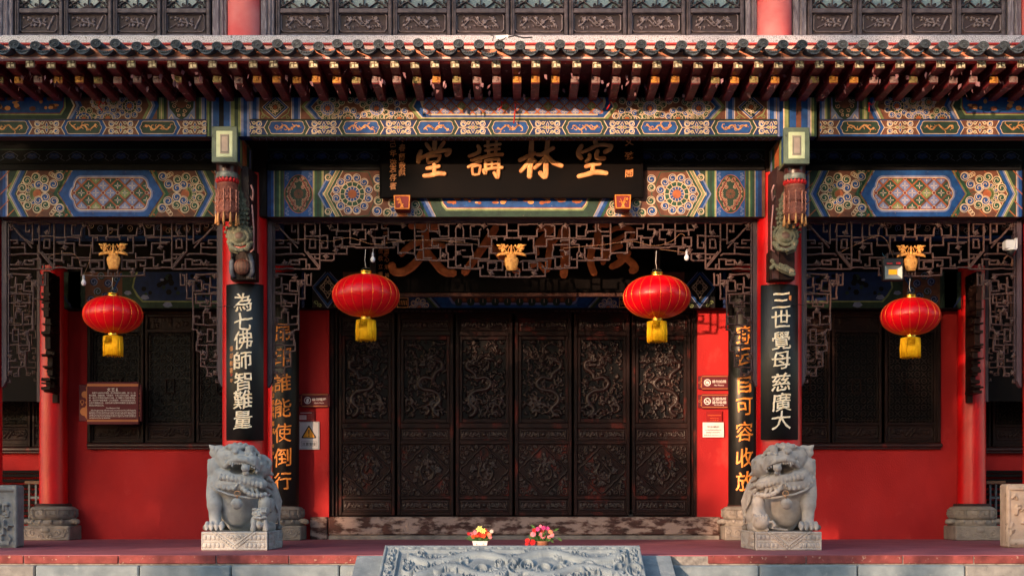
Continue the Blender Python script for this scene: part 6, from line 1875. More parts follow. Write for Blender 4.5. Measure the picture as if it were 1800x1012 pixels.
def corbel(label,mir):
    q=-1 if mir else 1
    def X_(px): return (1802-px if mir else px)
    off = 0 if not mir else 0
    t=thing('dragon_corbel',label,'carving',(wx(X_(425),14.2),14.2,wz(490,14.2)))
    def p(px,py,y): return (wx(X_(px),y),y,wz(py,y))
    # back board with scrolled edge
    yb=14.18
    o=[(405,441),(449,441),(449,491),(405,491)]
    b=MB(); b.prism([(wx(X_(a),yb),wz(c,yb)) for a,c in o],yb,yb+.2,0)
    pr=[(14.16,491),(14.16,440),(14.05,420),(13.98,380),(13.92,330),(13.9,305),(14.4,300),(14.4,491)]
    b2=MB()
    xs=(wx(X_(434),14.2),wx(X_(446),14.2))
    n=len(pr); vs=[(xs[0],a,wz(c,14.2)) for a,c in pr]+[(xs[1],a,wz(c,14.2)) for a,c in pr]
    b2.add(vs,[tuple(range(n)),tuple(range(2*n-1,n-1,-1))]+[(i,(i+1)%n,(i+1)%n+n,i+n) for i in range(n)],0)
    build('base_plate',b,DARKWOOD,t); build('scroll_board',b2,DARKWOOD2,t)
    b=MB(); b.tube([p(441,325,13.9),p(445,335,13.92),p(444,352,13.95),p(440,345,13.95)],.012,5); b.tube([p(443,360,13.95),p(446,400,14.0),p(446,438,14.05),p(440,443,14.05)],.009,5); build('scroll_edge',b,mat('pink_edge',srgb(160,120,120),None,rough=.6),t)
    # dragon: sculpted
    lo=(min(wx(X_(380),14.2),wx(X_(460),14.2)),13.75,wz(500,14.2)); hi=(max(wx(X_(380),14.2),wx(X_(460),14.2)),14.35,wz(296,14.2))
    S=SDF(lo,hi,.0075)
    u=6.2e-3
    S.chain([p(430,305,14.0),p(428,340,14.02),p(424,372,14.04),p(421,400,14.05)],[8*u,12*u,15*u,17*u],.02)
    S.ell(p(421,416,14.03),(19*u,.13,17*u),.03); 
    # scales
    for r_ in range(11):
        for c in range(-2,3):
            py=312+r_*8; w=(8+r_*.9)
            S.ell(p(427-r_*.7+c*w*.42+(r_%2)*2.0,py,14.0-(8+r_*.9)*u*math.sqrt(max(.0,1-(c*.4)**2))*.98+.03),(3.0*u,.016,3.4*u),.006)
    # mane curls
    for k in range(26):
        a=2*math.pi*k/26
        S.ell(p(421+20*math.cos(a),413+20*math.sin(a)*.86,14.0),(3.4*u,.03,3.2*u),.005)
    for k in range(14):
        a=2*math.pi*k/14
        S.ell(p(421+24*math.cos(a),408+22*math.sin(a)*.8,14.04),(3.4*u,.03,3.2*u),.005)
    S.ell(p(421,417,13.94),(13*u,.055,11*u),.012)
    S.chain([p(402,425,13.96),p(408,436,13.90),p(420,440,13.88),p(434,437,13.90),p(442,427,13.97)],[4*u,4.5*u,3.6*u,4.4*u,3.6*u],.012)
    S.chain([p(402,428,13.95),p(406,440,13.92),p(418,445,13.92)],[2.5*u,3*u,2.5*u],.006)
    for k in (-1,1): S.ell(p(421+k*5,440,13.86),(3*u,.02,2.4*u),.006); S.ell(p(421+k*16,430,13.92),(4.5*u,.03,4*u),.008)
    for k in range(22):
        a=2*math.pi*k/22; S.ell(p(421+15.5*math.cos(a),417+14*math.sin(a),13.95),(3.6*u,.03,3.4*u),.006)
    V,Q=S.mesh(); build_np('dragon_body',V,Q,SCALEG,t)
    b=MB(); b.ball(p(421,416,13.935),(.068,.055,.058),16,10); build('forehead_boss',b,mat('brown_boss',srgb(98,78,68),srgb(72,54,48),9,.6,bump=.3),t)
    if not mir:
        b=MB(); b.ball(p(425,469,14.12),(.084,.07,.084),20,14); bl=build('carved_ball',b,mat('brocade_ball',srgb(124,94,80),srgb(92,66,56),40,.6,bump=.6),t)
        b=MB()
        for k in range(7):
            an=math.pi*k/7; b.tube([P_b(p(425,469,14.12),.085,an,th) for th in [i/12*math.pi for i in range(13)]],.0025,4,caps=False)
        build('ball_ribbon',b,TERRA,bl)
        b=MB()
        for k in (-1,1): b.tube([p(425+k*14,446,14.17),p(425+k*18,460,14.14),p(425+k*18,478,14.14),p(425+k*14,487,14.16)],[.02,.028,.028,.024],6)
        build('side_ribs',b,mat('grey_blue_rib',srgb(112,116,126),srgb(84,86,96),12,.6,bump=.4),t)
    else:
        S=SDF(lo,hi,.0065)
        S.chain([(wx(1362,14.1),14.12,wz(464,14.1)),(wx(1368,14.1),14.1,wz(470,14.1)),(wx(1378,14.1),14.06,wz(474,14.1)),(wx(1389,14.1),14.04,wz(480,14.1))],[2*u,5*u,8*u,7*u],.01)
        S.chain([(wx(1362,14.1),14.12,wz(464,14.1)),(wx(1358,14.1),14.12,wz(458,14.1))],[2.5*u,4*u],.006); S.chain([(wx(1362,14.1),14.12,wz(464,14.1)),(wx(1357,14.1),14.12,wz(470,14.1))],[2.5*u,4*u],.006)
        S.ell((wx(1389,14.1),13.99,wz(485,14.1)),(6*u,.02,4*u),.006)
        for i in range(7):
            for j in (-1,0,1): S.ell((wx(1368+i*3.4,14.1),14.01,wz(470+i*1.6+j*4,14.1)),(2*u,.014,2*u),.003)
        V,Q=S.mesh(); build_np('carved_fish',V,Q,SCALEG,t)
    return t
def P_b(c,r,an,th): return (c[0]+r*math.sin(th)*math.cos(an),c[1]-abs(r*math.sin(th)*math.sin(an)),c[2]+r*math.cos(th))
corbel('grey green carved dragon corbel with a round ball beneath, left lion column',False)
corbel('grey green carved dragon corbel with a small carved fish beneath, right lion column',True)

# ================================================================== stone lions
def lion(label,mir,stone,loc_shift=0.0):
    M=wx(CX,14)  # x = 0
    Z0=0.0
    def p(zx,zy,d): return (wx(340+zx/4.4,d), d, wz(760+zy/4.4,d))
    u=13.85/F/4.4
    t=thing('stone_lion',label,'statue',(0,0,0))
    sg=-1 if mir else 1
    base_h=wz(934,13.56)
    S=SDF((wx(355,13.6),13.42,base_h-.04),(wx(500,13.6)+.05,14.5,wz(772,13.6)+.04),.0064)
    def E(zx,zy,d,rx,rz,rd,k=.03,sub=False,rot=0.0): S.ell(p(zx,zy,d),(rx*u,rd*u,rz*u),k,sub,rot)
    def C(pts,rs,k=.02,sub=False): S.chain([p(*q) for q in pts],[r*u for r in rs],k,sub)
    # trunk
    C([(340,400,13.95),(350,560,14.02),(380,650,14.1)],[165,150,140],.04)
    E(330,560,13.90,130,170,95,.04)
    E(560,620,14.2,95,130,110,.04); E(200,640,14.2,80,110,90,.04)
    E(520,440,14.15,90,170,100,.05)
    E(310,390,13.86,185,120,140,.04)
    E(170,400,13.95,80,110,120,.03)
    # front leg (outer)
    C([(160,450,13.84),(165,560,13.76),(168,640,13.74),(170,700,13.72)],[66,56,44,46],.02)
    E(165,722,13.69,78,34,62,.02)
    for i,a in enumerate((104,140,180,218)):
        C([(a+4,700,13.66),(a,722,13.60),(a-1,742,13.585)],[17,20,15],.005); C([(a-1,742,13.575),(a-1,752,13.56)],[8,5],.002)
    # inner leg with raised shoulder
    E(552,540,13.72,48,56,46,.03); C([(552,540,13.76),(545,610,13.72),(520,640,13.68)],[52,42,34],.02)
    # hind paws and tail strands at the inner side
    C([(600,730,14.2),(560,735,13.9)],[40,34],.02); C([(140,735,14.2),(120,735,14.0)],[36,30],.02)
    for k in range(6):
        C([(560+k*14,330+k*14,14.0+k*.05),(610+k*12,430+k*20,14.05+k*.05),(620+k*8,520+k*22,14.08+k*.05),(650+k*2,590+k*22,14.1+k*.05)],[12,16,14,9],.006)
    # head
    E(345,205,13.86,165,115,125,.03); E(185,275,13.92,78,95,110,.03); E(520,260,13.9,85,95,110,.03); E(370,395,13.80,200,78,128,.03)
    C([(230,170,13.82),(250,240,13.76)],[60,40],.02)
    C([(270,190,13.76),(350,200,13.68),(440,220,13.68),(490,250,13.74)],[52,62,58,44],.03)
    # brow, eyes, nose
    C([(240,130,13.78),(300,112,13.70),(350,118,13.68),(388,112,13.70)],[20,26,22,16],.008)
    C([(418,120,13.70),(455,118,13.72),(500,165,13.78)],[16,20,16],.008)
    for k in range(6): E(262+k*26,108-(k%2)*8,13.70+.004*k,15,13,16,.004)
    E(325,148,13.64,36,30,14,.004); E(325,148,13.60,22,19,20,.001); E(470,160,13.70,17,15,15,.004)
    E(432,140,13.66,32,44,34,.012); E(415,168,13.62,17,13,15,.005); E(450,168,13.63,17,13,15,.005)
    E(432,118,13.64,18,16,20,.006)
    for (a,b_,r) in ((270,190,24),(300,205,17),(500,205,26),(520,240,24),(480,225,18),(515,180,17),(255,230,18)): E(a,b_,13.68 if a<400 else 13.72,r,r*.9,18,.006)
    # upper lip
    C([(246,262,13.70),(285,222,13.64),(345,205,13.60),(410,212,13.60),(465,245,13.63),(498,290,13.70)],[17,20,21,21,19,16],.006)
    # lower jaw with bead lip
    C([(205,322,13.78),(290,335,13.70),(370,345,13.67),(450,370,13.69),(530,402,13.78)],[44,40,40,42,38],.02)
    for k in range(11):
        tt=k/10; x=212+312*tt; y_=342+10*math.sin(tt*3)+62*tt**2; E(x,y_,13.63+.12*abs(tt-.45)**1.6,20,27,18,.004)
    # mouth cavity
    C([(272,288,13.58),(340,262,13.56),(420,270,13.56),(482,312,13.60)],[24,36,38,26],.004,True)
    E(378,280,13.66,106,44,150,.004,True)
    # teeth, fangs
    for k in range(11):
        x=285+k*18.5; y_=238-18*math.sin((k+.5)/11*math.pi)+k*3.2; E(x,y_+6,13.605,7.5,10,8,.001)
    E(302,250,13.605,8,19,9,.001); E(486,300,13.64,11,17,10,.002)
    # tongue and ball
    C([(400,330,13.70),(403,300,13.62),(415,312,13.60)],[26,20,16],.008); E(403,274,13.60,33,31,31,.001)
    # chin beard
    for k in range(7): C([(270+k*36,380+k*10,13.66+.01*abs(k-3)),(262+k*40,405+k*12,13.65+.01*abs(k-3))],[15,9],.004)
    # ears
    E(188,146,13.86,66,48,30,.012,False,.35*1); C([(150,120,13.85),(126,98,13.84)],[26,7],.01); E(196,150,13.80,40,27,22,.003,True,.35); C([(150,120,13.80),(170,135,13.8)],[10,16],.004,True)
    C([(225,190,13.8),(190,195,13.82)],[16,22],.008)
    E(572,240,13.88,38,46,30,.01); C([(560,210,13.88),(535,200,13.88)],[22,20],.01); E(578,244,13.83,20,28,20,.003,True)
    # crown curls and cheek mane
    for row in range(5):
        for k in range(10):
            a=math.pi*(.10+.80*(k+.5*(row%2))/9.5); E(352-158*math.cos(a)*(1-row*.02),208-118*math.sin(a)*(1-row*.04)+row*2,13.80+row*.045,20,17,22,.006)
    for k in range(5): E(128-k*3,218+k*24,13.86,20,17,24,.008)
    for k in range(3): C([(105,285+k*10,13.88),(160,280+k*9,13.80),(240,290+k*8,13.75)],[4.5,5,4],.002)
    for k in range(9): C([(556+(k%2)*18,280+k*24,13.88+k*.02),(592+(k%2)*16,296+k*26,13.93+k*.02)],[20,13],.008)
    # collar: strap and row of bosses
    col=[(100,335,13.90),(125,400,13.78),(190,446,13.69),(270,476,13.65),(350,492,13.64),(440,505,13.65),(520,500,13.68),(590,480,13.76)]
    C(col,[9]*8,.004)
    bos=[(124,322,13.86),(130,355,13.83),(146,385,13.78),(172,405,13.74),(206,415,13.71),(242,424,13.68),(278,430,13.66),(312,428,13.65),(384,432,13.65),(406,452,13.64),(434,470,13.64),(464,480,13.645),(496,485,13.655),(526,482,13.67),(556,478,13.70)]
    for q in bos: S.ell((p(*q)[0],p(*q)[1]-.012,p(*q)[2]),(20*u,15*u,20*u),.004); 
    C([(312,428,13.64),(335,410,13.62),(345,392,13.62),(365,392,13.62),(372,415,13.63),(384,436,13.64)],[7]*6,.004)
    # ribs of chest fur
    if not mir:   # cub under the raised paw
        E(505,690,13.68,62,66,52,.02); E(512,625,13.64,60,42,44,.01); 
        for k in range(6): E(464+k*20,594-(k%2)*4,13.60,12,11,12,.003)
        E(490,618,13.59,12,10,10,.002); E(530,618,13.59,12,10,10,.002); E(511,636,13.58,16,12,14,.003); C([(470,655,13.60),(512,662,13.58),(560,652,13.60)],[10,11,10],.003)
        C([(470,690,13.62),(462,745,13.62)],[20,22],.008); C([(555,690,13.62),(560,745,13.62)],[20,22],.008); E(512,712,13.60,26,26,22,.004); E(512,708,13.57,9,8,8,.002)
        for k in (-1,0,1): C([(540+k*16,590,13.63),(545+k*16,612,13.58)],[11,8],.004)
        E(600,560,14.0,30,60,40,.02)
    else:         # embroidered ball under the raised paw
        C([(552,560,13.74),(562,620,13.68),(548,640,13.64)],[46,36,34],.02)
        S.ell(p(530,688,13.66),(70*u,66*u,64*u),.006)
        for k in range(5): C([(490+k*22,634,13.64),(488+k*22,652,13.585),(487+k*22,668,13.585)],[11,12,10],.004)
        for i in range(-6,7):
            for j in range(-5,6):
                x,y_=530+i*10+(j%2)*5,690+j*9.5; r2=((x-530)/66)**2+((y_-688)/62)**2
                if r2<.92: E(x,y_,13.66-64*u*math.sqrt(1-r2)-.002,5.0,4.6,8,.001)
        C([(470,690,13.62),(440,690,13.60),(425,715,13.60),(440,735,13.60),(400,745,13.64),(330,752,13.66)],[9,12,12,9,10,8],.004)
        C([(560,745,13.70),(480,750,13.64)],[22,14],.01)
    V,Q=S.mesh(0.0 if mir else None,(loc_shift,0,0))
    build_np('lion_body',V,Q,stone,t)
    def mm(v): return ((-v[0] if mir else v[0])+loc_shift,v[1],v[2])
    def fin(b): b.v=[mm(v) for v in b.v]; return b
    # bell and gilt ring
    b=MB(); c=p(335,548,13.62); b.ball(c,(44*u,40*u,44*u),20,14); b.tube([(c[0]+44.5*u*math.cos(a),c[1]-.0+40.5*u*math.sin(a),c[2]+.004) for a in [2*math.pi*k/24 for k in range(25)]],.005,5,caps=False); b.tube([(c[0]+44*u*math.cos(a),c[1]+40.5*u*math.sin(a),c[2]-.008) for a in [2*math.pi*k/24 for k in range(25)]],.004,5,caps=False)
    bl=build('bell',fin(b),stone,t)
    b=MB(); c=p(340,470,13.60); b.tube([(c[0]+22*u*math.cos(a),c[1],c[2]+20*u*math.sin(a)) for a in [2*math.pi*k/16 for k in range(17)]],.006,5,caps=False); b.tube([p(338,478,13.59),p(340,492,13.585),p(336,508,13.60)],[.008,.010,.007],6); build('gilt_ring',fin(b),mat('worn_gold_ring',srgb(214,160,110),srgb(150,124,104),30,.5,metal=.3),t)
    # base
    y0,y1=13.56,14.39; X0,X1=wx(353.5,13.56),wx(470.5,13.56)
    if mir: X0,X1=-X1+loc_shift,-X0+loc_shift
    b=MB(); b.box(X0,X1,y0,y1,0,base_h,0,.012); bs=build('plinth',b,stone,t)
    px0,px1=X0*F/y0+CX,X1*F/y0+CX; py0,py1=934,966.5; cx=(px0+px1)/2; w=px1-px0
    st=[([(px0+1.5,py0+2),(px1-1.5,py0+2)],1.6,.008),([(px0+1.5,py1-2),(px1-1.5,py1-2)],1.6,.008),([(px0+1.5,py0+2),(px0+1.5,py1-2)],2.4,.008),([(px1-1.5,py0+2),(px1-1.5,py1-2)],2.4,.008)]
    for o in (0,7): st.append(([(cx-w*.34+o,py0),(cx,py1-1-o),(cx+w*.34-o,py0)],1.0,.014))
    for k in range(18):
        tt=k/17; xx=cx-w*.31+w*.62*tt; yy=py0+3+ (py1-py0-6)*(1-abs(2*tt-1)); st.append(([(xx,yy-1)],1.3,.014))
    rg=random.Random(4)
    for k in range(7): st.append((spiral(cx-13+k*4.4,py0+6+2.5*(k%2)+ (3-abs(k-3))*1.2,3.2,k,(-1)**k,1.2,9),.9,.013))
    for q in (-1,1):
        for row,(dy,n) in enumerate(((9,4),(23,5))):
            for k in range(n):
                xx=cx+q*(w*.44-k*7.6)
                if (dy<15 and abs(xx-cx)<w*.24) or abs(xx-cx)<w*.12: continue
                st.append(([(xx,py0+dy),(xx,py0+dy+2)],3.4,.012))
            st.append(([(cx+q*w*.47,py0+dy-5.5),(cx+q*(w*.47-34),py0+dy-5.5)],.8,.006))
    rm=relief(px0+1,px1-1,py0,py1,y0,st,res=.72,noise=.0008)
    build('plinth_carving',rm,stone,bs)
    # carving on the inner side face
    st2=[([(s_[0],s_[1]) for s_ in q[0]],q[1],q[2]) for q in st]
    rm=relief(px0+1,px1-1,py0,py1,y0,st2,res=1.0,noise=.0008)
    Xs=X1 if not mir else X0; sg_=1 if not mir else -1
    L_=(y1-y0)-.03; xa,xb=wx(px0+1,y0),wx(px1-1,y0)
    rm.v=[(Xs+sg_*(y0-v[1]),y0+.015+(v[0]-xa)/(xb-xa)*L_,v[2]) for v in rm.v]
    build('side_carving',rm,stone,bs)
    return t
STONE_WW=mat('sun_tinted_lion_stone', srgb(178,168,160), srgb(150,142,136), 9, .78, .9, bump=.45, bscale=110, spec=.3, c3=srgb(112,104,98), wear=.25, wscale=12, wsoft=.2)  # right lion's copy of the stone, warm sunlight put into its colour
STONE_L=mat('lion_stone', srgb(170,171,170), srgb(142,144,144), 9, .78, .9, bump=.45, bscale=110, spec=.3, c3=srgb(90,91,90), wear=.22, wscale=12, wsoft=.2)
lion('left stone lion, blue grey, with a small cub under its raised paw',False,STONE_L)
lion('right stone lion, sun-tinted grey, with an embroidered ball under its paw',True,STONE_WW,-.022)

# ================================================================== carved slab and ramp kerbs in front
t=thing('carved_ramp_slab','sloping blue grey stone slab with dragons and clouds carved between the steps','stone slab',(0,12.2,-.3))
yA=12.25; zA=wz(960,yA)
slope_=.42
def onramp(px,v):
    """px measured at the top edge, v metres down the slope (in plan)"""
    return (wx(px,yA), yA-v, zA-v*slope_)
W0,W1=677,1124
rg=random.Random(9)
st=[([(W0+1,961),(W1-1,961)],2.5,.02),([(W0+2,960),(W0+2,1100)],3,.02),([(W1-2,960),(W1-2,1100)],3,.02),([(W0+26,971.5),(W1-26,971.5)],2.6,.035),([(W0+26,970),(W0+26,1100)],2.4,.035),([(W1-26,970),(W1-26,1100)],2.4,.035)]
for k in range(20): st.append(([(W0+12+k*22.3,967),(W0+19+k*22.3,964),(W0+26+k*22.3,967),(W0+32+k*22.3,965)],1.3,.03))
for q in (W0+14,W1-14):
    for k in range(14): st.append((spiral(q+(-1)**k*2,972+k*9,5.5,k,(-1)**k,1.2,10),1.3,.03))
def dragon_path(x0,x1,yb,amp,ph):
    return [(x0+(x1-x0)*k/26, yb+amp*math.sin(ph+k/26*7.0)) for k in range(27)]
for (x0,x1,yb,amp,ph) in ((725,900,988,9,0),(905,1085,985,9,2.6),(740,880,1016,10,2),(915,1075,1016,9,0)):
    P_=dragon_path(x0,x1,yb,amp,ph); st.append((P_,6.2,.06))
    for i in range(1,26):
        for d in (-3,0,3): st.append(([(P_[i][0]+d,P_[i][1]-2.5+(i%2)*2.5)],1.5,.068))
    for k in range(0,27,3): st.append(([P_[k],(P_[k][0]-6,P_[k][1]-9)],1.3,.05))
    for k in range(16): a=rg.uniform(0,6.3); st.append(([(x1,P_[-1][1]),(x1+11*math.cos(a),P_[-1][1]+8*math.sin(a))],2,.065))
for k in range(120):
    cx,cy=rg.uniform(W0+34,W1-34),rg.uniform(974,1090); st.append((spiral(cx,cy,rg.uniform(4,8),rg.uniform(0,6),rg.choice((-1,1)),1.5,14),1.15,rg.uniform(.03,.05)))
for k in range(16):
    cx=W0+45+k*26+rg.uniform(-5,5); cy=rg.uniform(1004,1020); st.append((spiral(cx,cy,rg.uniform(11,17),rg.uniform(0,6),1,.6,12,.7),2.6,.055))
H_=relief(W0,W1,959.5,1090,yA,st,res=.85,noise=.001)
vs=[]
zt0=wz(959.5,yA); zb0=wz(1090,yA)
for (x,y,z) in H_.v:
    d=(zt0-z); h=(yA-y)*.75   # distance down, relief height
    nrm=1/math.sqrt(1+slope_**2)
    v=d*1.85
    fl=1+.0
    vs.append((x, yA-v*nrm-h*slope_*nrm, zA-v*slope_*nrm+h*nrm))
H_.v=vs
build('dragon_relief',H_,STONE_B,t)
b=MB(); x0,x1=wx(W0,yA),wx(W1,yA)
b.add([(x0,yA,zA),(x1,yA,zA),(x1,yA-1.35,zA-1.35*slope_),(x0,yA-1.35,zA-1.35*slope_),(x0,yA,zA-.35),(x1,yA,zA-.35),(x1,yA-1.35,zA-1.35*slope_-.35),(x0,yA-1.35,zA-1.35*slope_-.35)],[(0,3,7,4),(1,5,6,2),(3,2,6,7),(0,4,5,1)],0)
b.box(x0,x1,yA,yA+.06,zA-.3,zA,0,.006)
build('slab_body',b,STONE_B,t)
for q,(pa,pb) in enumerate(((628,676),(1125,1178))):
    b=MB(); x0,x1=wx(pa,12.42),wx(pb,12.42); z0=-.004
    Ls=[(12.47,z0),(12.40,z0-.002),(11.0,z0-1.42*slope_)]
    vs=[]
    for (yy,zz) in Ls: vs+= [(x0,yy,zz),(x1,yy,zz),(x0,yy,zz-.4),(x1,yy,zz-.4)]
    fs=[]
    for i in (0,1):
        o=i*4; fs+=[(o,o+1,o+5,o+4),(o,o+4,o+6,o+2),(o+1,o+3,o+7,o+5)]
    b.add(vs,fs); b.add([(x0+.01,12.30,z0-.04),(x0+.05,12.30,z0-.04),(x0+.05,11.1,z0-.54),(x0+.01,11.1,z0-.54)],[]) if 0 else None
    tag(build('ramp_kerb',b,STONE_B),'plain smooth grey stone cheek on the %s side of the carved slab'%('left' if q==0 else 'right'),'kerb')

# ================================================================== balustrade ends
def balus(label,px0,px1,py0,py1,m,y,flip):
    t=thing('carved_stone_panel',label,'stone panel',(wx((px0+px1)/2,y),y,0))
    b=MB(); b.box(wx(px0,y),wx(px1,y),y,y+.22,0,wz(py0,y),0,.02); bd=build('panel_block',b,m,t)
    rg=random.Random(int(px0)); st=[]
    ed=px1-3 if flip else px0+3
    st.append(([(px0-60,py0+8),(px1,py0+8)],4,.02)); st.append(([(ed,py0),(ed,py1)],3.4,.016)); st.append(([(px0-60,py1-7),(px1+60,py1-7)],5,.018))
    c=(px0+px1)/2
    for k in range(26):
        a=rg.uniform(0,6.3); x,y_=rg.uniform(px0+5,px1-5),rg.uniform(py0+22,py1-20)
        st.append(([(x,y_),(x+6*math.cos(a),y_+9*math.sin(a)),(x+9*math.cos(a+.7),y_+14*math.sin(a+.7))],rg.uniform(1.5,3.4),rg.uniform(.02,.045)))
    build('panel_carving',relief(px0+.6,px1-.6,py0+1,py1-.5,y,st,res=1,noise=.001),m,bd)
balus('grey carved stone panel cut by the left edge of the view',-70,30,852,962,STONE,14.25,True)
balus('pale sunlit carved stone panel cut by the right edge of the view',1770,1870,850,960,mat('sun_tinted_panel_stone',srgb(196,172,152),srgb(170,146,126),9,.75,.88,bump=.5,bscale=100,c3=srgb(140,122,106),wear=.2),14.25,False)  # paler, warmer stone: sunlight on this end panel put into the colour

# ================================================================== signs
SB=mat('maroon_sign_panel',srgb(98,34,42),srgb(84,28,36),5,.5,spec=.2)
SBR=mat('bronze_sign_band',srgb(170,104,62),None,rough=.4,metal=.3)
SWT=mat('sign_white_print',srgb(222,214,212),None,rough=.6)
def blocks(b,x0,x1,y,py,h,rg,gap=.0,full=True,dense=1.0):
    """one printed line too small to read: separate character cells, a few strokes each"""
    x=x0
    while x<x1-h*.5:
        w=h*rg.uniform(.82,.98)*dense
        if rg.random()>.07:
            for k in range(3): b.pbox(x,x+w*.92,py-h/2+k*h*.36,py-h/2+k*h*.36+h*.2,y,.002)
            b.pbox(x+w*.35,x+w*.55,py-h/2,py+h/2,y-.0006,.002)
        x+=w*1.08
def info_board():
    y=16.95
    t=thing('information_board','maroon information board with white text and bronze bands by the left window','sign',(wx(195,y),y,wz(745,y)))
    b=MB(); b.pbox(138.5,249,675.5,740,y,.04,0,.006); build('back_panel',b,SB,t)
    b=MB(); b.pbox(153,243.5,671,745.5,y-.018,.05,0,.004); build('front_panel',b,SB,t)
    yy=y-.0195
    b=MB(); b.pbox(153,243,674.5,678.5,yy,.004); b.pbox(153,243,737,740.5,yy,.004); build('bronze_band',b,SBR,t)
    b=MB()
    for (cx,cy,r) in ((149,693,5.5),(148,723,7)):
        n=18; b.prism([(wx(min(153,cx+r*math.cos(2*math.pi*k/n)),y),wz(cy+r*1.05*math.sin(2*math.pi*k/n),y)) for k in range(n)],y-.004,y,0)
    b.prism([(wx(a,y),wz(c,y)) for a,c in ((153,678),(151,681),(152,686),(150,690),(150,698),(152,703),(150,707),(152,711),(149,716),(149,731),(153,737))],y-.005,y,0)
    n=14; b.pbar([(144.5+3*math.cos(2*math.pi*k/n),706+3.2*math.sin(2*math.pi*k/n)) for k in range(n)],1.2,y-.004,.004,0,True); b.pbox(143,146,709.5,712,y-.004,.004)
    build('cloud_emblem',b,SBR,t)
    chars(t,'文殊閣',0,[],yy,1,1,SWT)
    for i,c in enumerate('文殊阁'):
        b=MB(); text_mb(b,c,191+i*8,684.5,yy,6,6.4,.002,.02,0,.03,i); build('title_character',b,SWT,t)
    rg=random.Random(1); b=MB()
    TX=['始建于1698年的文殊阁，是文殊院的中心建筑，高二十一米','歇山重檐，顶覆琉璃，气势雄伟，外观三层木石结构，画彩雕','梁，屹立于文殊院中轴线之末端。台下藏经上万册珍贵典籍，','梁，同时供奉着智慧第一之文殊菩萨，多有信徒来此礼拜，','五层方塔建成以后，这里也成为成都市的重要文化旅游景点','僧侣信众讲经说法之处。']
    for k,l in enumerate(TX):
        x0=162 if k==0 else 156.5; x1=238.5 if k<5 else 183
        text_mb(b,l,(x0+x1)/2,690.2+k*4.35,yy,3.4,x1-x0,.0015,.004)
    tx=build('chinese_text',b,SWT,t)
    b=MB(); text_mb(b,'The Manjusri Hall',198,717,yy,2.6,24,.0015,.012)
    EN=['   With a floor space of over 1,000 square meters, it is a key structure built in 1698 following the','completion of Manjusri Monastery. It is located at the end of the central axis of Manjusri','Monastery. It is a two storey wooden building. The hall is dedicated to offering prayers','Google Chanting Hall, Sutra Lecture Hall and the Hall of the Thousand Buddhas. It','also serves as a place where the Buddhist culture is taught to the monks and believers','and learned by the lay Buddhists.']
    for k,l in enumerate(EN):
        x1=239 if k<5 else 194; text_mb(b,l.strip(),(157+x1)/2+(1 if k==0 else 0),720.6+k*2.75,yy,2.3,x1-157-(3 if k==0 else 0),.0015,.008)
    build('english_text',b,SWT,t)
    chars(t,'文学圣地般若道場',244.6,[686,691.5,699,704.5,712,717,724.5,730],y,3.6,3.2,SBR,.002,.03,.015,'bronze_character')
info_board()
def notice(label,x0,x1,y0,y1,lines,en,icon):
    y=17.17
    t=thing('notice_sign',label,'sign',(wx((x0+x1)/2,y),y,wz(y1,y)))
    b=MB(); b.pbox(x0,x1,y0+1.5,y1-1.5,y,.02,0,.003); build('back_panel',b,SB,t)
    b=MB(); b.pbox(x0+7,x1-3,y0,y1,y-.012,.03,0,.003); build('front_panel',b,SB,t)
    yy=y-.0135
    b=MB(); b.pbox(x0+7.3,x1-3.3,y0+1.2,y0+2.8,yy,.003); b.pbox(x0+7.3,x1-3.3,y1-3,y1-1.4,yy,.003)
    for (cy) in (y0+8,y1-8): b.prism([(wx(a,y),wz(c,y)) for a,c in ((x0+6.8,cy-5),(x0+4.5,cy-2),(x0+5.5,cy),(x0+4,cy+2),(x0+6.8,cy+5))],y-.003,y)
    b.pbar([(x0+2.8+1.7*math.cos(k),(y0+y1)/2+1.7*math.sin(k)) for k in [2*math.pi*i/8 for i in range(8)]],.8,y-.003,.003,0,True)
    build('bronze_trim',b,SBR,t)
    cx,cy=x0+16.5,(y0+y1)/2; r=5.4
    b=MB(); b.pbar([(cx+r*math.cos(2*math.pi*k/20),cy+r*math.sin(2*math.pi*k/20)) for k in range(20)],1.5,yy-.001,.003,0,True)
    if icon!='quiet': b.pbar([(cx-3.7,cy-3.7),(cx+3.7,cy+3.7)],1.2,yy-.003,.003)
    if icon=='camera': b.pbox(cx-3.2,cx+3.2,cy-1.8,cy+2.4,yy,.002); b.pbox(cx-1.2,cx+1.2,cy-2.8,cy-1.6,yy,.002)
    elif icon=='smoke': b.pbox(cx-3.8,cx+2.6,cy+.6,cy+1.8,yy,.002); b.pbar([(cx+3,cy+.4),(cx+2.2,cy-1),(cx+3.2,cy-2.2)],.7,yy,.002)
    else:
        b.prism([(wx(cx+a,yy),wz(cy+c,yy)) for a,c in ((-2.2,3.8),(-2.4,-.5),(-1.2,-3.2),(1.4,-3.6),(2.6,-1.6),(2.2,.6),(3.0,1.6),(1.6,2.2),(1.2,3.9))],yy-.002,yy)
    build('pictogram',b,SWT,t)
    n=len(lines); b=MB()
    for i,l in enumerate(lines):
        py=cy-(4.0 if n==2 else 1.8)+i*6.2
        text_mb(b,l,cx+20.5,py,yy,5.2,25,.002,.008)
    build('white_characters',b,SWT,t)
    b=MB(); text_mb(b,en,cx+20.5,cy+(6.9 if n==2 else 4.6),yy,2.5,17,.0015,.006); build('english_words',b,SWT,t)
notice('small maroon sign 请勿喧哗 Quiet Please on the left red wall strip',524,579.5,691,715.5,['请勿喧哗'],'Quiet Please','quiet')
notice('small maroon sign with crossed camera, upper of the right pair',1227,1282.5,659,685,['请勿拍照'],'No Photos','camera')
notice('small maroon sign with crossed cigarette, lower of the right pair',1227,1282.5,692,717.5,['无烟场所','请勿吸烟'],'No Smoking','smoke')
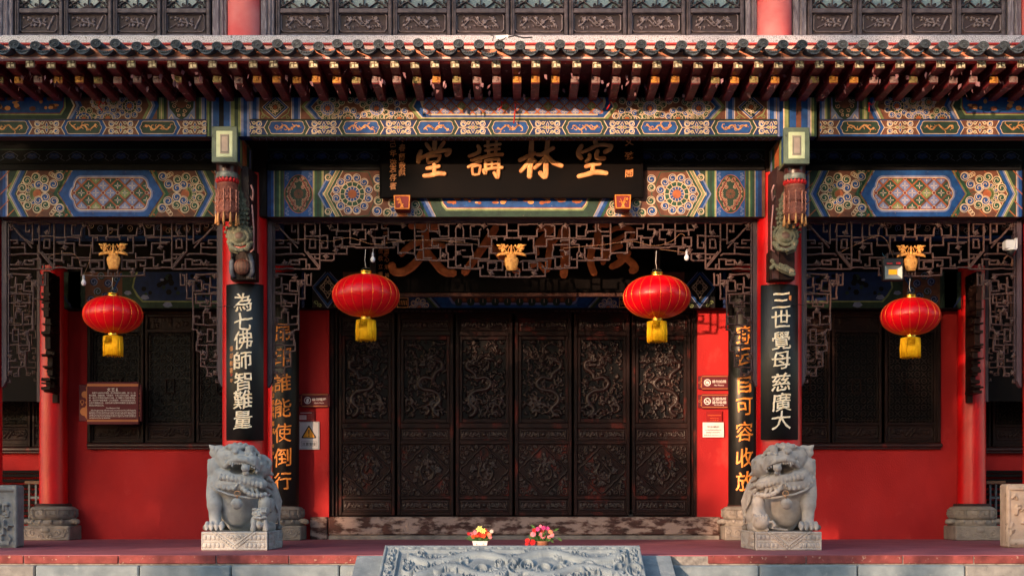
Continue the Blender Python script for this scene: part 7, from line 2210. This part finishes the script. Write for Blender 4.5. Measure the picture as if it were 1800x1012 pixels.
y=17.175
t=thing('warning_sign','white sign with yellow warning triangle on the left red wall strip','sign',(wx(543,y),y,wz(790,y)))
b=MB(); b.pbox(525,561.5,740.5,789.5,y,.012,0,.004); build('white_plate',b,WHITE,t)
yy=y-.001
b=MB(); b.pbar([(526.5,742),(560,742),(560,788),(526.5,788)],.5,yy,.002,0,True); b.pbar([(529.5,775.5),(557,775.5),(557,784.5),(529.5,784.5)],.4,yy,.002,0,True)
def rtri(cx,cy,s,yv,b): b.prism([(wx(cx+a*s,yv),wz(cy+c*s,yv)) for a,c in ((0,-12),(1.2,-11.4),(13,8.5),(12,10.2),(-12,10.2),(-13,8.5),(-1.2,-11.4))],yv-.002,yv)
rtri(543,759.5,1.0,yy,b); build('black_print',b,BLACKP,t)
b=MB(); rtri(543,760.4,.76,yy-.0022,b); build('yellow_triangle',b,mat('warning_yellow',srgb(244,166,40),None,rough=.5),t)
b=MB(); yv=yy-.0046; b.prism([(wx(543+a,yv),wz(c,yv)) for a,c in ((-1.2,755),(1.2,755),(.7,763),(-.7,763))],yv-.002,yv); b.ball((wx(543,yv),yv,wz(765.6,yv)),(.009,.003,.009),8,6); build('exclamation_mark',b,BLACKP,t)
b=MB(); text_mb(b,'注意安全',543.3,780,yy,5.8,25,.002,.008); build('black_characters',b,BLACKP,t)
RN=mat('red_notice_card',srgb(134,14,18),None,rough=.4)
t=thing('red_card','small dark red card with white patch above the warning sign','sign',(wx(538,y),y,wz(740,y)))
b=MB(); b.pbox(524,552.5,722.5,740,y-.006,.014,0,.002); build('card',b,RN,t)
b=MB(); b.pbox(526.5,538.5,729.5,737,y-.008,.003); b.pbox(528,548,724.8,725.6,y-.008,.003); build('white_patch',b,SWT,t)
b=MB(); 
for k in range(3): b.pbox(527.3,537.5,731+k*1.9,731.7+k*1.9,y-.0095,.002)
for k in range(6): b.pbox(541+(k%3)*3,542.4+(k%3)*3,729+(k//3)*4,731+(k//3)*4,y-.008,.002)
build('small_print',b,mat('pinkish_print',srgb(176,60,60),None),t)
t=thing('red_card','small dark red card pinned above the white paper notice','sign',(wx(1256,y),y,wz(740,y)))
b=MB(); b.pbox(1241.5,1269.5,722,741,y-.004,.012,0,.002); build('card',b,RN,t)
OP=mat('orange_print',srgb(226,110,50),None)
b=MB(); text_mb(b,'文殊院佛教用品流通处',1255.5,729.5,y-.004,2.0,24,.002,.0); text_mb(b,'请往东行五十米',1255.5,734.6,y-.004,1.5,15,.002,.01); text_mb(b,'欢 迎 惠 顾',1255.5,738.4,y-.004,1.4,15,.002,.0); build('orange_characters',b,OP,t)
t=thing('paper_notice','white paper notice with four lines, below the no smoking sign','notice',(wx(1253,y),y,wz(768,y)))
b=MB(); X0,X1=wx(1235,y),wx(1272,y); vs=[]
for j in range(7):
    for i in range(9):
        u,v=i/8,j/6; vs.append((X0+(X1-X0)*u,y-.004-.006*math.sin(u*3+v*2)**2-.006*v*u,wz(742+26*v,y)))
b.add(vs,[(j*9+i,(j+1)*9+i,(j+1)*9+i+1,j*9+i+1) for j in range(6) for i in range(8)],0,True); build('paper_sheet',b,WHITE,t)
GP_=mat('grey_print',srgb(128,110,118),None)
b=MB(); yv=y-.014; text_mb(b,'安全提示',1253.5,749.5,yv,3.4,21,.002,.008)
for l,py,w_ in (('为了您的安全请勿攀爬栏杆',755.2,29),('请看管好小孩和贵重物品',759.6,25),('联系电话 028-86932375',764.2,32)): text_mb(b,l,1253.5,py,yv,2.2,w_,.0015,.0)
build('printed_text',b,GP_,t)

# ================================================================== small fixtures
def bulb(label,px,py,ytop,y=14.4,wobble=0):
    t=thing('light_bulb',label,'bulb',(wx(px,y),y,wz(ytop,y)))
    s=y/F; X=wx(px,y); Z=wz(py,y)
    b=MB(); b.lathe([(.002,Z-6*s),(3.2*s,Z-4.8*s),(4.4*s,Z-1.5*s),(4.1*s,Z+.8*s),(2.6*s,Z+3.6*s),(2.2*s,Z+4.2*s)],X,y,16); build('glass_bulb',b,mat('opal_glass',srgb(214,214,222),None,rough=.25),t)
    b=MB(); b.lathe([(2.2*s,Z+4.2*s),(2.4*s,Z+9*s),(1.6*s,Z+12*s),(.5*s,Z+12*s)],X,y,12); build('socket',b,mat('grey_socket',srgb(150,150,160),None,rough=.4),t)
    b=MB(); b.tube([(X,y,Z+12*s),(X+.004,y,wz(ytop,y))],.0035,5); build('flex',b,WIRE,t)
bulb('unlit white bulb hanging at the left of the leftmost lantern',147,496,484)
bulb('unlit white bulb between the left middle lantern and the carved board',655.5,455.5,437)
bulb('unlit round white bulb under the lattice right of the middle',1207,452,438)
def wire(label,pts,m,r=.0026,cat='wire'):
    P_=[P3(*q) for q in pts]; o=[]
    for i in range(len(P_)-1):
        a,b_,c,d=P_[max(i-1,0)],P_[i],P_[i+1],P_[min(i+2,len(P_)-1)]
        for k in range(5):
            t_=k/5; o.append(.5*((2*b_)+(c-a)*t_+(2*a-5*b_+4*c-d)*t_*t_+(3*b_-a-3*c+d)*t_**3))
    o.append(P_[-1]); b=MB(); b.tube(o,r,5); tag(build('wire',b,m),label,cat)
WT=mat('tan_wire',srgb(128,92,68),None,rough=.5)
wire('tan wire strung along the left half of the middle lattice',[(492,423,14.56),(540,420,14.56),(580,424,14.56),(615,418,14.56),(655,429,14.56),(700,424,14.56),(740,422,14.56),(790,424,14.56),(840,430,14.56)],WT)
wire('tan wire strung along the right half of the middle lattice',[(990,436,14.56),(1060,430,14.56),(1110,424,14.56),(1150,432,14.56),(1180,424,14.56),(1196,411,14.56),(1204,415,14.56)],WT)
wire('thin wire from the lattice down to the round bulb',[(1160,438,14.55),(1185,441,14.55),(1205,444,14.4)],WT)
wire('thin wire looping to the leftmost bulb',[(160,425,14.56),(158,455,14.56),(153,470,14.5),(147,484,14.4)],WT)
wire('thin wire over the left bay lattice beside the vase',[(88,450,14.56),(100,446,14.56),(125,445,14.56),(137,453,14.56),(140,462,14.56)],WT)
wire('thin wire over the right bay lattice above the floodlight',[(1478,443,14.56),(1500,432,14.56),(1540,415,14.56),(1556,420,14.56),(1566,440,14.5),(1570,452,14.4)],WT)
wire('pale wire from the roof edge at the right end of the eave',[(1776,78,12.7),(1788,68,12.9),(1800,62,13.2)],BLACKP)
for px,py,l in ((176,184,'left of the green dragon panel'),(881,184,'left of the middle of the eave'),(905,186,'at the middle of the eave'),(1073,182,'right of the brocade panel'),(1527,186,'over the right eave beam')):
    b=MB(); P0=P3(px,py-6,13.6); rg=random.Random(px)
    b.tube([P0,P0+Vector((rg.uniform(-.02,.02),0,-.05)),P0+Vector((rg.uniform(-.04,.04),0,-.10 if px!=905 else -.22))],.007,5); b.tube([P0,P0+Vector((.03,0,-.03)),P0+Vector((.05,0,-.01))],.006,5)
    tag(build('red_string',b,mat('red_string',srgb(170,14,16),None)),'scrap of red string hanging on the beam '+l,'string')
# floodlight
y=14.3
t=thing('floodlight','square black floodlight with yellow chip hanging beside the right vase','floodlight',(wx(1570,y),y,wz(450,y)))
b=MB(); b.pbox(1552,1588.5,453,493,y,.07,0,.012); build('housing',b,BLACKP,t)
SIL=mat('silver_reflector',srgb(150,152,150),srgb(120,126,122),6,.45,metal=.5)
b=MB()
o=[(1554.5,467),(1586,467),(1586,490.5),(1554.5,490.5)]; i_=[(1561,473),(1577.5,473),(1577.5,483),(1561,483)]
vs=[(wx(p[0],y),y-.002,wz(p[1],y)) for p in o]+[(wx(p[0],y),y+.02,wz(p[1],y)) for p in i_]
vs=[(v[0],v[1]-.004,v[2]) for v in vs]; vs=[(v[0],y-.022+(.018 if k>3 else 0),v[2]) for k,v in enumerate(vs)]
b.add(vs,[(0,4,5,1),(1,5,6,2),(2,6,7,3),(3,7,4,0),(4,7,6,5)]); build('reflector',b,SIL,t)
b=MB(); b.pbar([(1553.5,466),(1587,466),(1587,491.5),(1553.5,491.5)],2,y-.026,.03,0,True); build('lens_rim',b,BLACKP,t)
b=MB(); b.pbox(1562,1577,473.5,482.5,y-.008,.003); build('yellow_chip',b,mat('led_chip',srgb(248,176,20),None,rough=.4),t)
b=MB(); 
for k in range(4): b.pbox(1559+k*2.6,1560.8+k*2.6,462,464,y-.003,.003)
for k in range(3): b.pbox(1575.5+k*2.6,1577.6+k*2.6,461,464,y-.003,.003)
build('red_lettering',b,mat('red_print',srgb(190,30,34),None),t)
b=MB(); b.tube([P3(1557,453,y+.03),P3(1557,447,y+.06),P3(1583,447,y+.06),P3(1583,453,y+.03)],.006,5); b.tube([P3(1570,447,y+.06),P3(1570,440,14.58)],.008,5); build('bracket',b,BLACKP,t)
wire('blue and green wire ends above the floodlight',[(1551,444,14.5),(1553,449,14.4),(1558,452,14.35)],mat('blue_wire',srgb(40,90,120),None))
# security camera
y=14.35
t=thing('security_camera','white security camera on a bracket at the right edge column','camera',(wx(1780,y),y,wz(430,y)))
b=MB(); b.pbox(1768.5,1786,421,437,y,.12,0,.012); b.pbox(1785,1789,418,437,y+.02,.2,0,.004); build('camera_body',b,WHITE,t)
b=MB(); c=P3(1777.5,443,y+.05); b.lathe([(.004,c.z-.045),(.035,c.z-.032),(.046,c.z),(.046,c.z+.035)],c.x,c.y,16); build('dark_dome',b,BLACKP,t)
b=MB(); c=P3(1777.5,437,y+.05); b.lathe([(.058,c.z-.02),(.06,c.z-.005),(.05,c.z+.004)],c.x,c.y,16); build('dome_collar',b,WHITE,t)
b=MB(); b.tube([P3(1778,420,y+.06),P3(1778,414,y+.1),P3(1789,410,y+.2)],.005,5); build('mount_arm',b,BLACKP,t); b=MB(); b.tube([P3(1765,455,14.5),P3(1772,448,14.5),P3(1780,455,14.5),P3(1778,468,14.5)],.012,6); build('cable_bundle',b,mat('brown_cable',srgb(96,66,50),None,rough=.6),t)
# roof lamp
y=12.75
t=thing('roof_floodlight','small white lamp with black cable lying on the roof tiles at the middle','lamp',(wx(882,y),y,wz(70,y)))
b=MB(); 
vs=[P3(871,63,y),P3(893,61.5,y),P3(895,66,y),P3(873,69,y),P3(871,63,y+.08),P3(893,61.5,y+.08),P3(895,66,y+.08),P3(873,69,y+.08)]
b.add(vs,[(0,3,2,1),(4,5,6,7),(0,1,5,4),(1,2,6,5),(2,3,7,6),(3,0,4,7)]); build('lamp_head',b,WHITE,t)
b=MB(); b.tube([P3(893,66,y),P3(905,63,y),P3(920,67,y),P3(936,66,y)],.007,5); b.tube([P3(866,72,y),P3(868,64,y+.02),P3(862,62,y)],.005,5); b.tube([P3(875,69,y),P3(880,73,y),P3(890,66,y)],.005,5); build('cable',b,BLACKP,t)
wire('short black cable end in front of the pink upper column',[(452,74,13.1)],BLACKP) if 0 else None

# ================================================================== flower pots
PETM={n:mat('petal_'+n,srgb(*c),srgb(*d),20,.6,sheen=.2) for n,c,d in (('red',(206,16,22),(170,10,16)),('pink',(240,150,160),(226,110,130)),('orange',(240,96,30),(226,60,24)),('magenta',(190,60,130),(160,36,100)),('yellow',(226,220,130),(196,200,100)),('peach',(240,150,110),(226,120,90)),('white',(236,222,214),(220,200,190)))}
LEAFM=mat('plant_leaf',srgb(66,104,44),srgb(36,66,30),20,.5)
def blossom(b,c,r,n,tilt,rg,mi=0,lily=False):
    nrm=Vector((rg.uniform(-.4,.4),-1,rg.uniform(-.1,.7))).normalized(); a=nrm.cross(Vector((0,0,1))).normalized(); d=a.cross(nrm)
    for lay in range(1 if lily else 2):
        for k in range(n):
            an=2*math.pi*(k+.5*lay)/n; e=a*math.cos(an)+d*math.sin(an); f=nrm.cross(e); rr=r*(1-.35*lay); w=rr*(.22 if not lily else .26)
            b.add([c,c+e*rr*.5+f*w+nrm*rr*(.14+.1*lay),c+e*rr+nrm*rr*(.06 if not lily else -.1),c+e*rr*.5-f*w+nrm*rr*(.14+.1*lay)],[(0,3,2,1)],mi)
    b.ball(tuple(c+nrm*r*.12),r*.2,6,4,mi)
def leaf(b,p0,dr,L_,w):
    dr=dr.normalized(); s_=dr.cross(Vector((0,1,0))); s_=s_.normalized() if s_.length>1e-3 else Vector((1,0,0))
    b.add([p0,p0+dr*L_*.5+s_*w+Vector((0,-.004,0)),p0+dr*L_,p0+dr*L_*.5-s_*w],[(0,1,2,3)],0)
def pot(label,px,py,y,potmat,square,fl,seed,extra=()):
    s=y/F; X=wx(px,y); Z=wz(py,y)
    t=thing('flower_pot',label,'flower pot',(X,y,0))
    b=MB(); zb,zt_=wz(960.5 if square else 958,y),wz(950,y)
    zb=0.0
    if square:
        w0,w1=10.5*s,13*s; b.add([(X-w0,y-w0*.7,zb),(X+w0,y-w0*.7,zb),(X+w0,y+w0*.7,zb),(X-w0,y+w0*.7,zb),(X-w1,y-w1*.7,zt_),(X+w1,y-w1*.7,zt_),(X+w1,y+w1*.7,zt_),(X-w1,y+w1*.7,zt_)],[(0,3,2,1),(0,1,5,4),(1,2,6,5),(2,3,7,6),(3,0,4,7)])
        b.box(X-w1*1.04,X+w1*1.04,y-w1*.74,y+w1*.74,zt_-.012,zt_,0,.003)
    else: b.lathe([(.001,zb),(9*s,zb),(11*s,zt_-.02),(12*s,zt_),(10.5*s,zt_),(10*s,zt_-.03)],X,y,20)
    build('pot_body',b,potmat,t)
    if square:
        b=MB(); 
        for q in (-6,6): b.ball((X+q*s,y-w1*.72-.002,zt_-.03),(.006,.004,.006),6,4)
        build('pot_rivets',b,mat('grey_rivet',srgb(150,130,130),None),t)
    rg=random.Random(seed); b=MB()
    for _ in range(46):
        a=rg.uniform(-1,1); p0=Vector((X+a*9*s,y+rg.uniform(-.04,.04),zt_-.01)); leaf(b,p0,Vector((a*1.1+rg.uniform(-.5,.5),rg.uniform(-.3,.1),rg.uniform(.3,1))),rg.uniform(10,24)*s,rg.uniform(1.0,2.0)*s)
    build('leaves',b,LEAFM,t)['kind']='stuff'
    for (dx,dy,r,mn,n) in fl:
        b=MB(); c=Vector((X+dx*s,y-.03-rg.uniform(0,.05),wz(py+dy,y))); blossom(b,c,r*s*.86,n,0,rg,0,n==6)
        b.tube([tuple(c+Vector((0,.01,0))),(X+dx*s*.4,y,zt_)],.003,4,1)
        build('flower_head',b,[PETM[mn],LEAFM],t)
    b=MB(); b.tube([(X-8*s,y,zt_),(X-9*s,y,zt_+20*s),(X-3*s,y,zt_+29*s),(X+5*s,y,zt_+29*s),(X+10*s,y,zt_+19*s),(X+9*s,y,zt_)],.0025,4); build('wire_handle',b,mat('thin_dark_handle',srgb(60,44,40),None),t)
    return t
pot('white square pot of orange and pink flowers with a pale yellow lily',844,950,13.05,WHITE,True,
    [(-1,-21,9,'yellow',6),(6,-18,7,'yellow',6),(-9,-15,6,'pink',9),(-16,-12,5,'pink',9),(-20,-13,4,'red',8),(1,-11,6.5,'red',9),(-6,-10,6,'orange',9),(-12,-8,5,'orange',9),(6,-9,6,'orange',9),(12,-14,5.5,'orange',8),(10,-19,4.5,'red',8),(16,-11,6,'peach',8),(20,-17,5,'white',7),(18,-7,5,'pink',8),(-3,-16,5,'red',8)],3)
pot('brown pot of pink gerberas with red blossoms drooping at its left',953,950,13.05,mat('brown_pot',srgb(136,86,62),srgb(110,66,48),10,.6),False,
    [(0,-10,8.5,'pink',12),(-16,-12,7,'pink',10),(-8,-21,6,'magenta',8),(2,-23,6,'magenta',8),(9,-22,6,'magenta',8),(0,-18,5.5,'red',9),(-14,-19,5.5,'red',9),(14,-16,6.5,'peach',10),(17,-10,5.5,'pink',9),(12,-7,5,'pink',9),(-17,2,7.5,'red',11),(-26,-1,6,'red',10),(-27,5,5,'red',9),(-3,-26,4,'pink',8)],5)
b=MB()
for (px,py,dx,dz,L_) in ((978,930,1,.5,12),(936,926,-1,.8,12),(984,940,.8,-.7,12),(972,944,1,-.8,10)): leaf(b,P3(px-6*dx,py+3,13.02),Vector((dx,0,dz)),L_*13.02/F,2.2*13.02/F)
tag(build('loose_leaves',b,LEAFM),'green leaves sticking out around the pink gerbera pot','leaves')

# ================================================================== benches in the far recesses
def bench(label,px0,px1,pleg,y=17.9):
    t=thing('white_legged_table',label,'table',(wx((px0+px1)/2,y),y,0))
    b=MB(); b.box(wx(px0,y),wx(px1,y),y,y+.4,wz(850,y),wz(844.5,y),0,.004); build('table_top',b,mat('tan_table_top',srgb(112,80,58),None,rough=.5),t)
    LG=mat('pale_steel_leg',srgb(84,92,98),None,rough=.4,metal=.3)
    for i,pl in enumerate(pleg):
        b=MB(); b.box(wx(pl,y)-.014,wx(pl,y)+.014,y+.02,y+.05,0,wz(850,y),0,.003); build('leg',b,LG,t)
    b=MB(); b.box(wx(pleg[0],y),wx(pleg[-1],y),y+.025,y+.045,wz(876,y),wz(872,y)); build('stretcher',b,LG,t)
bench('narrow table with pale steel legs beyond the leftmost slim column',43,92,(50,62,88))
bench('narrow table with pale steel legs beyond the rightmost slim column',1734,1768,(1742,1752,1766))
for l,x0,x1 in (('left',-60,78),('right',1728,1830)):
    t=thing('slatted_bench','dark slatted bench back in the %s recess below the red wall'%l,'bench',(wx((x0+x1)/2,18.3),18.3,0)); y=18.3
    for k in range(9):
        b=MB(); b.pbox(x0,x1,832+k*9.5,838+k*9.5,y+.004*(k%2),.05,0,.006); build('slat',b,BLACKWOOD,t)
    b=MB(); b.pbox(x0,x1,826,831.5,y-.03,.1,0,.01); build('top_rail',b,BLACKWOOD,t)
# ================================================================== unseen trees behind the viewer, crowns shaped to dapple the low sun on the facade
BARK=mat('tree_bark',srgb(84,70,58),srgb(56,46,40),8,.9,bump=.6)
CROWN=mat('tree_leaf',srgb(62,92,40),srgb(36,64,26),3,.6)
sv=Vector((-math.sin(R(SUN_AZ))*math.cos(R(SUN_EL)),-math.cos(R(SUN_AZ))*math.cos(R(SUN_EL)),math.sin(R(SUN_EL))))
def tree(label,facX,facZ,t,blobs,seed):
    """a tree whose crown stands t metres up the sunbeams from the facade; blobs = (dX,dZ,rx,rz,number of leaves)"""
    rg=random.Random(seed); base=Vector((facX,YO,facZ))+sv*t
    T=thing('broadleaf_tree',label,'tree',(base.x,base.y,-1.0))
    b=MB(); b.tube([(base.x,base.y,-1.0),(base.x+.1,base.y,2),(base.x-.1,base.y+.1,base.z),(base.x+.2,base.y,base.z+2.5)],[.32,.26,.18,.06],8)
    for (dX,dZ,rx,rz,n) in blobs:
        b.tube([(base.x,base.y,base.z*.45+.5),(base.x+dX*.6,base.y,base.z+dZ*.5-.6),(base.x+dX,base.y,base.z+dZ)],[.12,.07,.03],5)
    build('trunk',b,BARK,T)
    b=MB()
    for (dX,dZ,rx,rz,n) in blobs:
        for _ in range(n):
            while True:
                u,v,w=rg.uniform(-1,1),rg.uniform(-1,1),rg.uniform(-1,1)
                if u*u+v*v+w*w<1: break
            c=base+Vector((dX+u*rx,w*min(rx,1.6),dZ+v*rz))
            a=Vector((rg.gauss(0,1),rg.gauss(0,1),rg.gauss(0,1))).normalized(); d=a.orthogonal().normalized()*rg.uniform(.07,.13); e=a.cross(d)*1.6
            b.add([c-e,c+d,c+e,c-d],[(0,1,2,3)])
    k=build('crown',b,CROWN,T); k['kind']='stuff'
def rel(x0,z0,L_): return [(x-x0,z-z0,rx,rz,n) for x,z,rx,rz,n in L_]
TREES=[
 ('broadleaf tree across the courtyard, furthest left behind the viewer',-5.0,3.0,34,rel(-5,3,[(-7.2,3.7,2.2,1.6,1500),(-7.2,2.4,1.4,.9,420),(-4.6,4.1,1.8,1.1,850),(-2.6,4.2,1.4,.9,380),(-6.3,1.6,1.3,1.8,1150),(-9.5,2.2,1.7,1.9,900),(-5.15,1.4,.6,1.4,360),(-7.6,1.5,1.2,1.4,500),(-4.3,.3,1.0,.4,200),(-4.25,3.1,.6,.55,220)]),1),
 ('broadleaf tree across the courtyard, in the middle behind the viewer',-1.4,1.6,38,rel(-1.4,1.6,[(-3.35,2.0,.65,1.5,540),(-2.2,1.9,1.1,1.2,640),(-.9,1.7,1.1,1.2,600),(.1,1.0,.9,.8,340),(-1.4,.5,2.2,.6,600),(-.8,3.3,1.4,.35,130)]),2),
 ('broadleaf tree across the courtyard, furthest right behind the viewer',4.2,1.1,36,rel(4.2,1.1,[(2.9,1.7,1.1,1.2,820),(5.3,1.5,.8,1.2,320),(4.3,1.1,1.3,1.0,400),(5.6,2.6,1.0,.9,240),(4.2,.2,2.6,.5,400),(3.4,3.3,1.0,.5,100),(7.2,1.2,1.2,1.2,300)]),3),
 ('very tall broadleaf tree far behind the viewer, left of the two',-5.0,7.2,56,rel(-5,7.2,[(-8,7,2.4,1.7,1500),(-5,7.0,2.4,1.6,1500),(-2.2,7.1,2.2,1.6,1300),(-6.5,5.4,2.4,.8,700),(-3.4,5.5,2.2,.6,500)]),4),
 ('very tall broadleaf tree far behind the viewer, right of the two',4.2,7.2,58,rel(4.2,7.2,[(.6,7.2,2.2,1.5,1100),(3.2,7.2,2.2,1.6,1200),(5.8,7.1,2.2,1.6,1200),(8.2,7.0,2.0,1.7,900),(6.4,5.6,1.8,.5,260)]),5),
]
for a in TREES: tree(*a)

# hall and taller trees added out of view to block the low sky
HW=mat('courtyard_wall',srgb(120,52,46),srgb(96,42,38),3,.85)
HR=mat('courtyard_roof',srgb(62,66,70),srgb(44,48,52),6,.8)
t=thing('sky_blocking_hall','long low hall added behind the viewer to block the low sky','hall',(0,-36,-1))
b=MB(); b.box(-48,48,-44,-36,-1,5.6); build('wall',b,HW,t)
b=MB(); b.prism([(-46,5.6),(46,5.6),(43,7.2),(38,8.6),(-38,8.6),(-43,7.2)],-45,-35); build('roof',b,HR,t)
def bigtree(label,x,y,h,w,n,seed):
    rg=random.Random(seed); T=thing('sky_blocking_tree',label,'tree',(x,y,-1))
    b=MB(); b.tube([(x,y,-1),(x+.2,y,h*.4),(x,y,h*.8)],[.4,.3,.1],8); build('trunk',b,BARK,T)
    b=MB()
    for _ in range(n):
        a=rg.uniform(0,6.3); r=w*math.sqrt(rg.random()); z=h*.62+rg.uniform(-1,1)*h*.42*math.sqrt(max(0,1-(r/w)**2))
        c=Vector((x+r*math.cos(a),y+r*math.sin(a)*.6,z)); q=Vector((rg.gauss(0,1),rg.gauss(0,1),rg.gauss(0,1))).normalized(); d=q.orthogonal().normalized()*rg.uniform(.25,.5); e=q.cross(d)*1.5
        b.add([c-e,c+d,c+e,c-d],[(0,1,2,3)])
    build('crown',b,CROWN,T)['kind']='stuff'
for i,(x,y,h,w,l) in enumerate(((-1,-33,15,6.5,'nearest the courtyard middle'),(10,-31,17,7,'just right of the courtyard middle'),(22,-27,16,7,'on the right of the courtyard'),(31,-14,15,7,'at the far right of the courtyard'),(-46,-22,15,6.5,'on the left of the courtyard'),(-34,-12,14,6.5,'at the far left of the courtyard'))):
    bigtree('tall dense sky-blocking tree added '+l+' behind the viewer',x,y,h,w,2600,40+i)
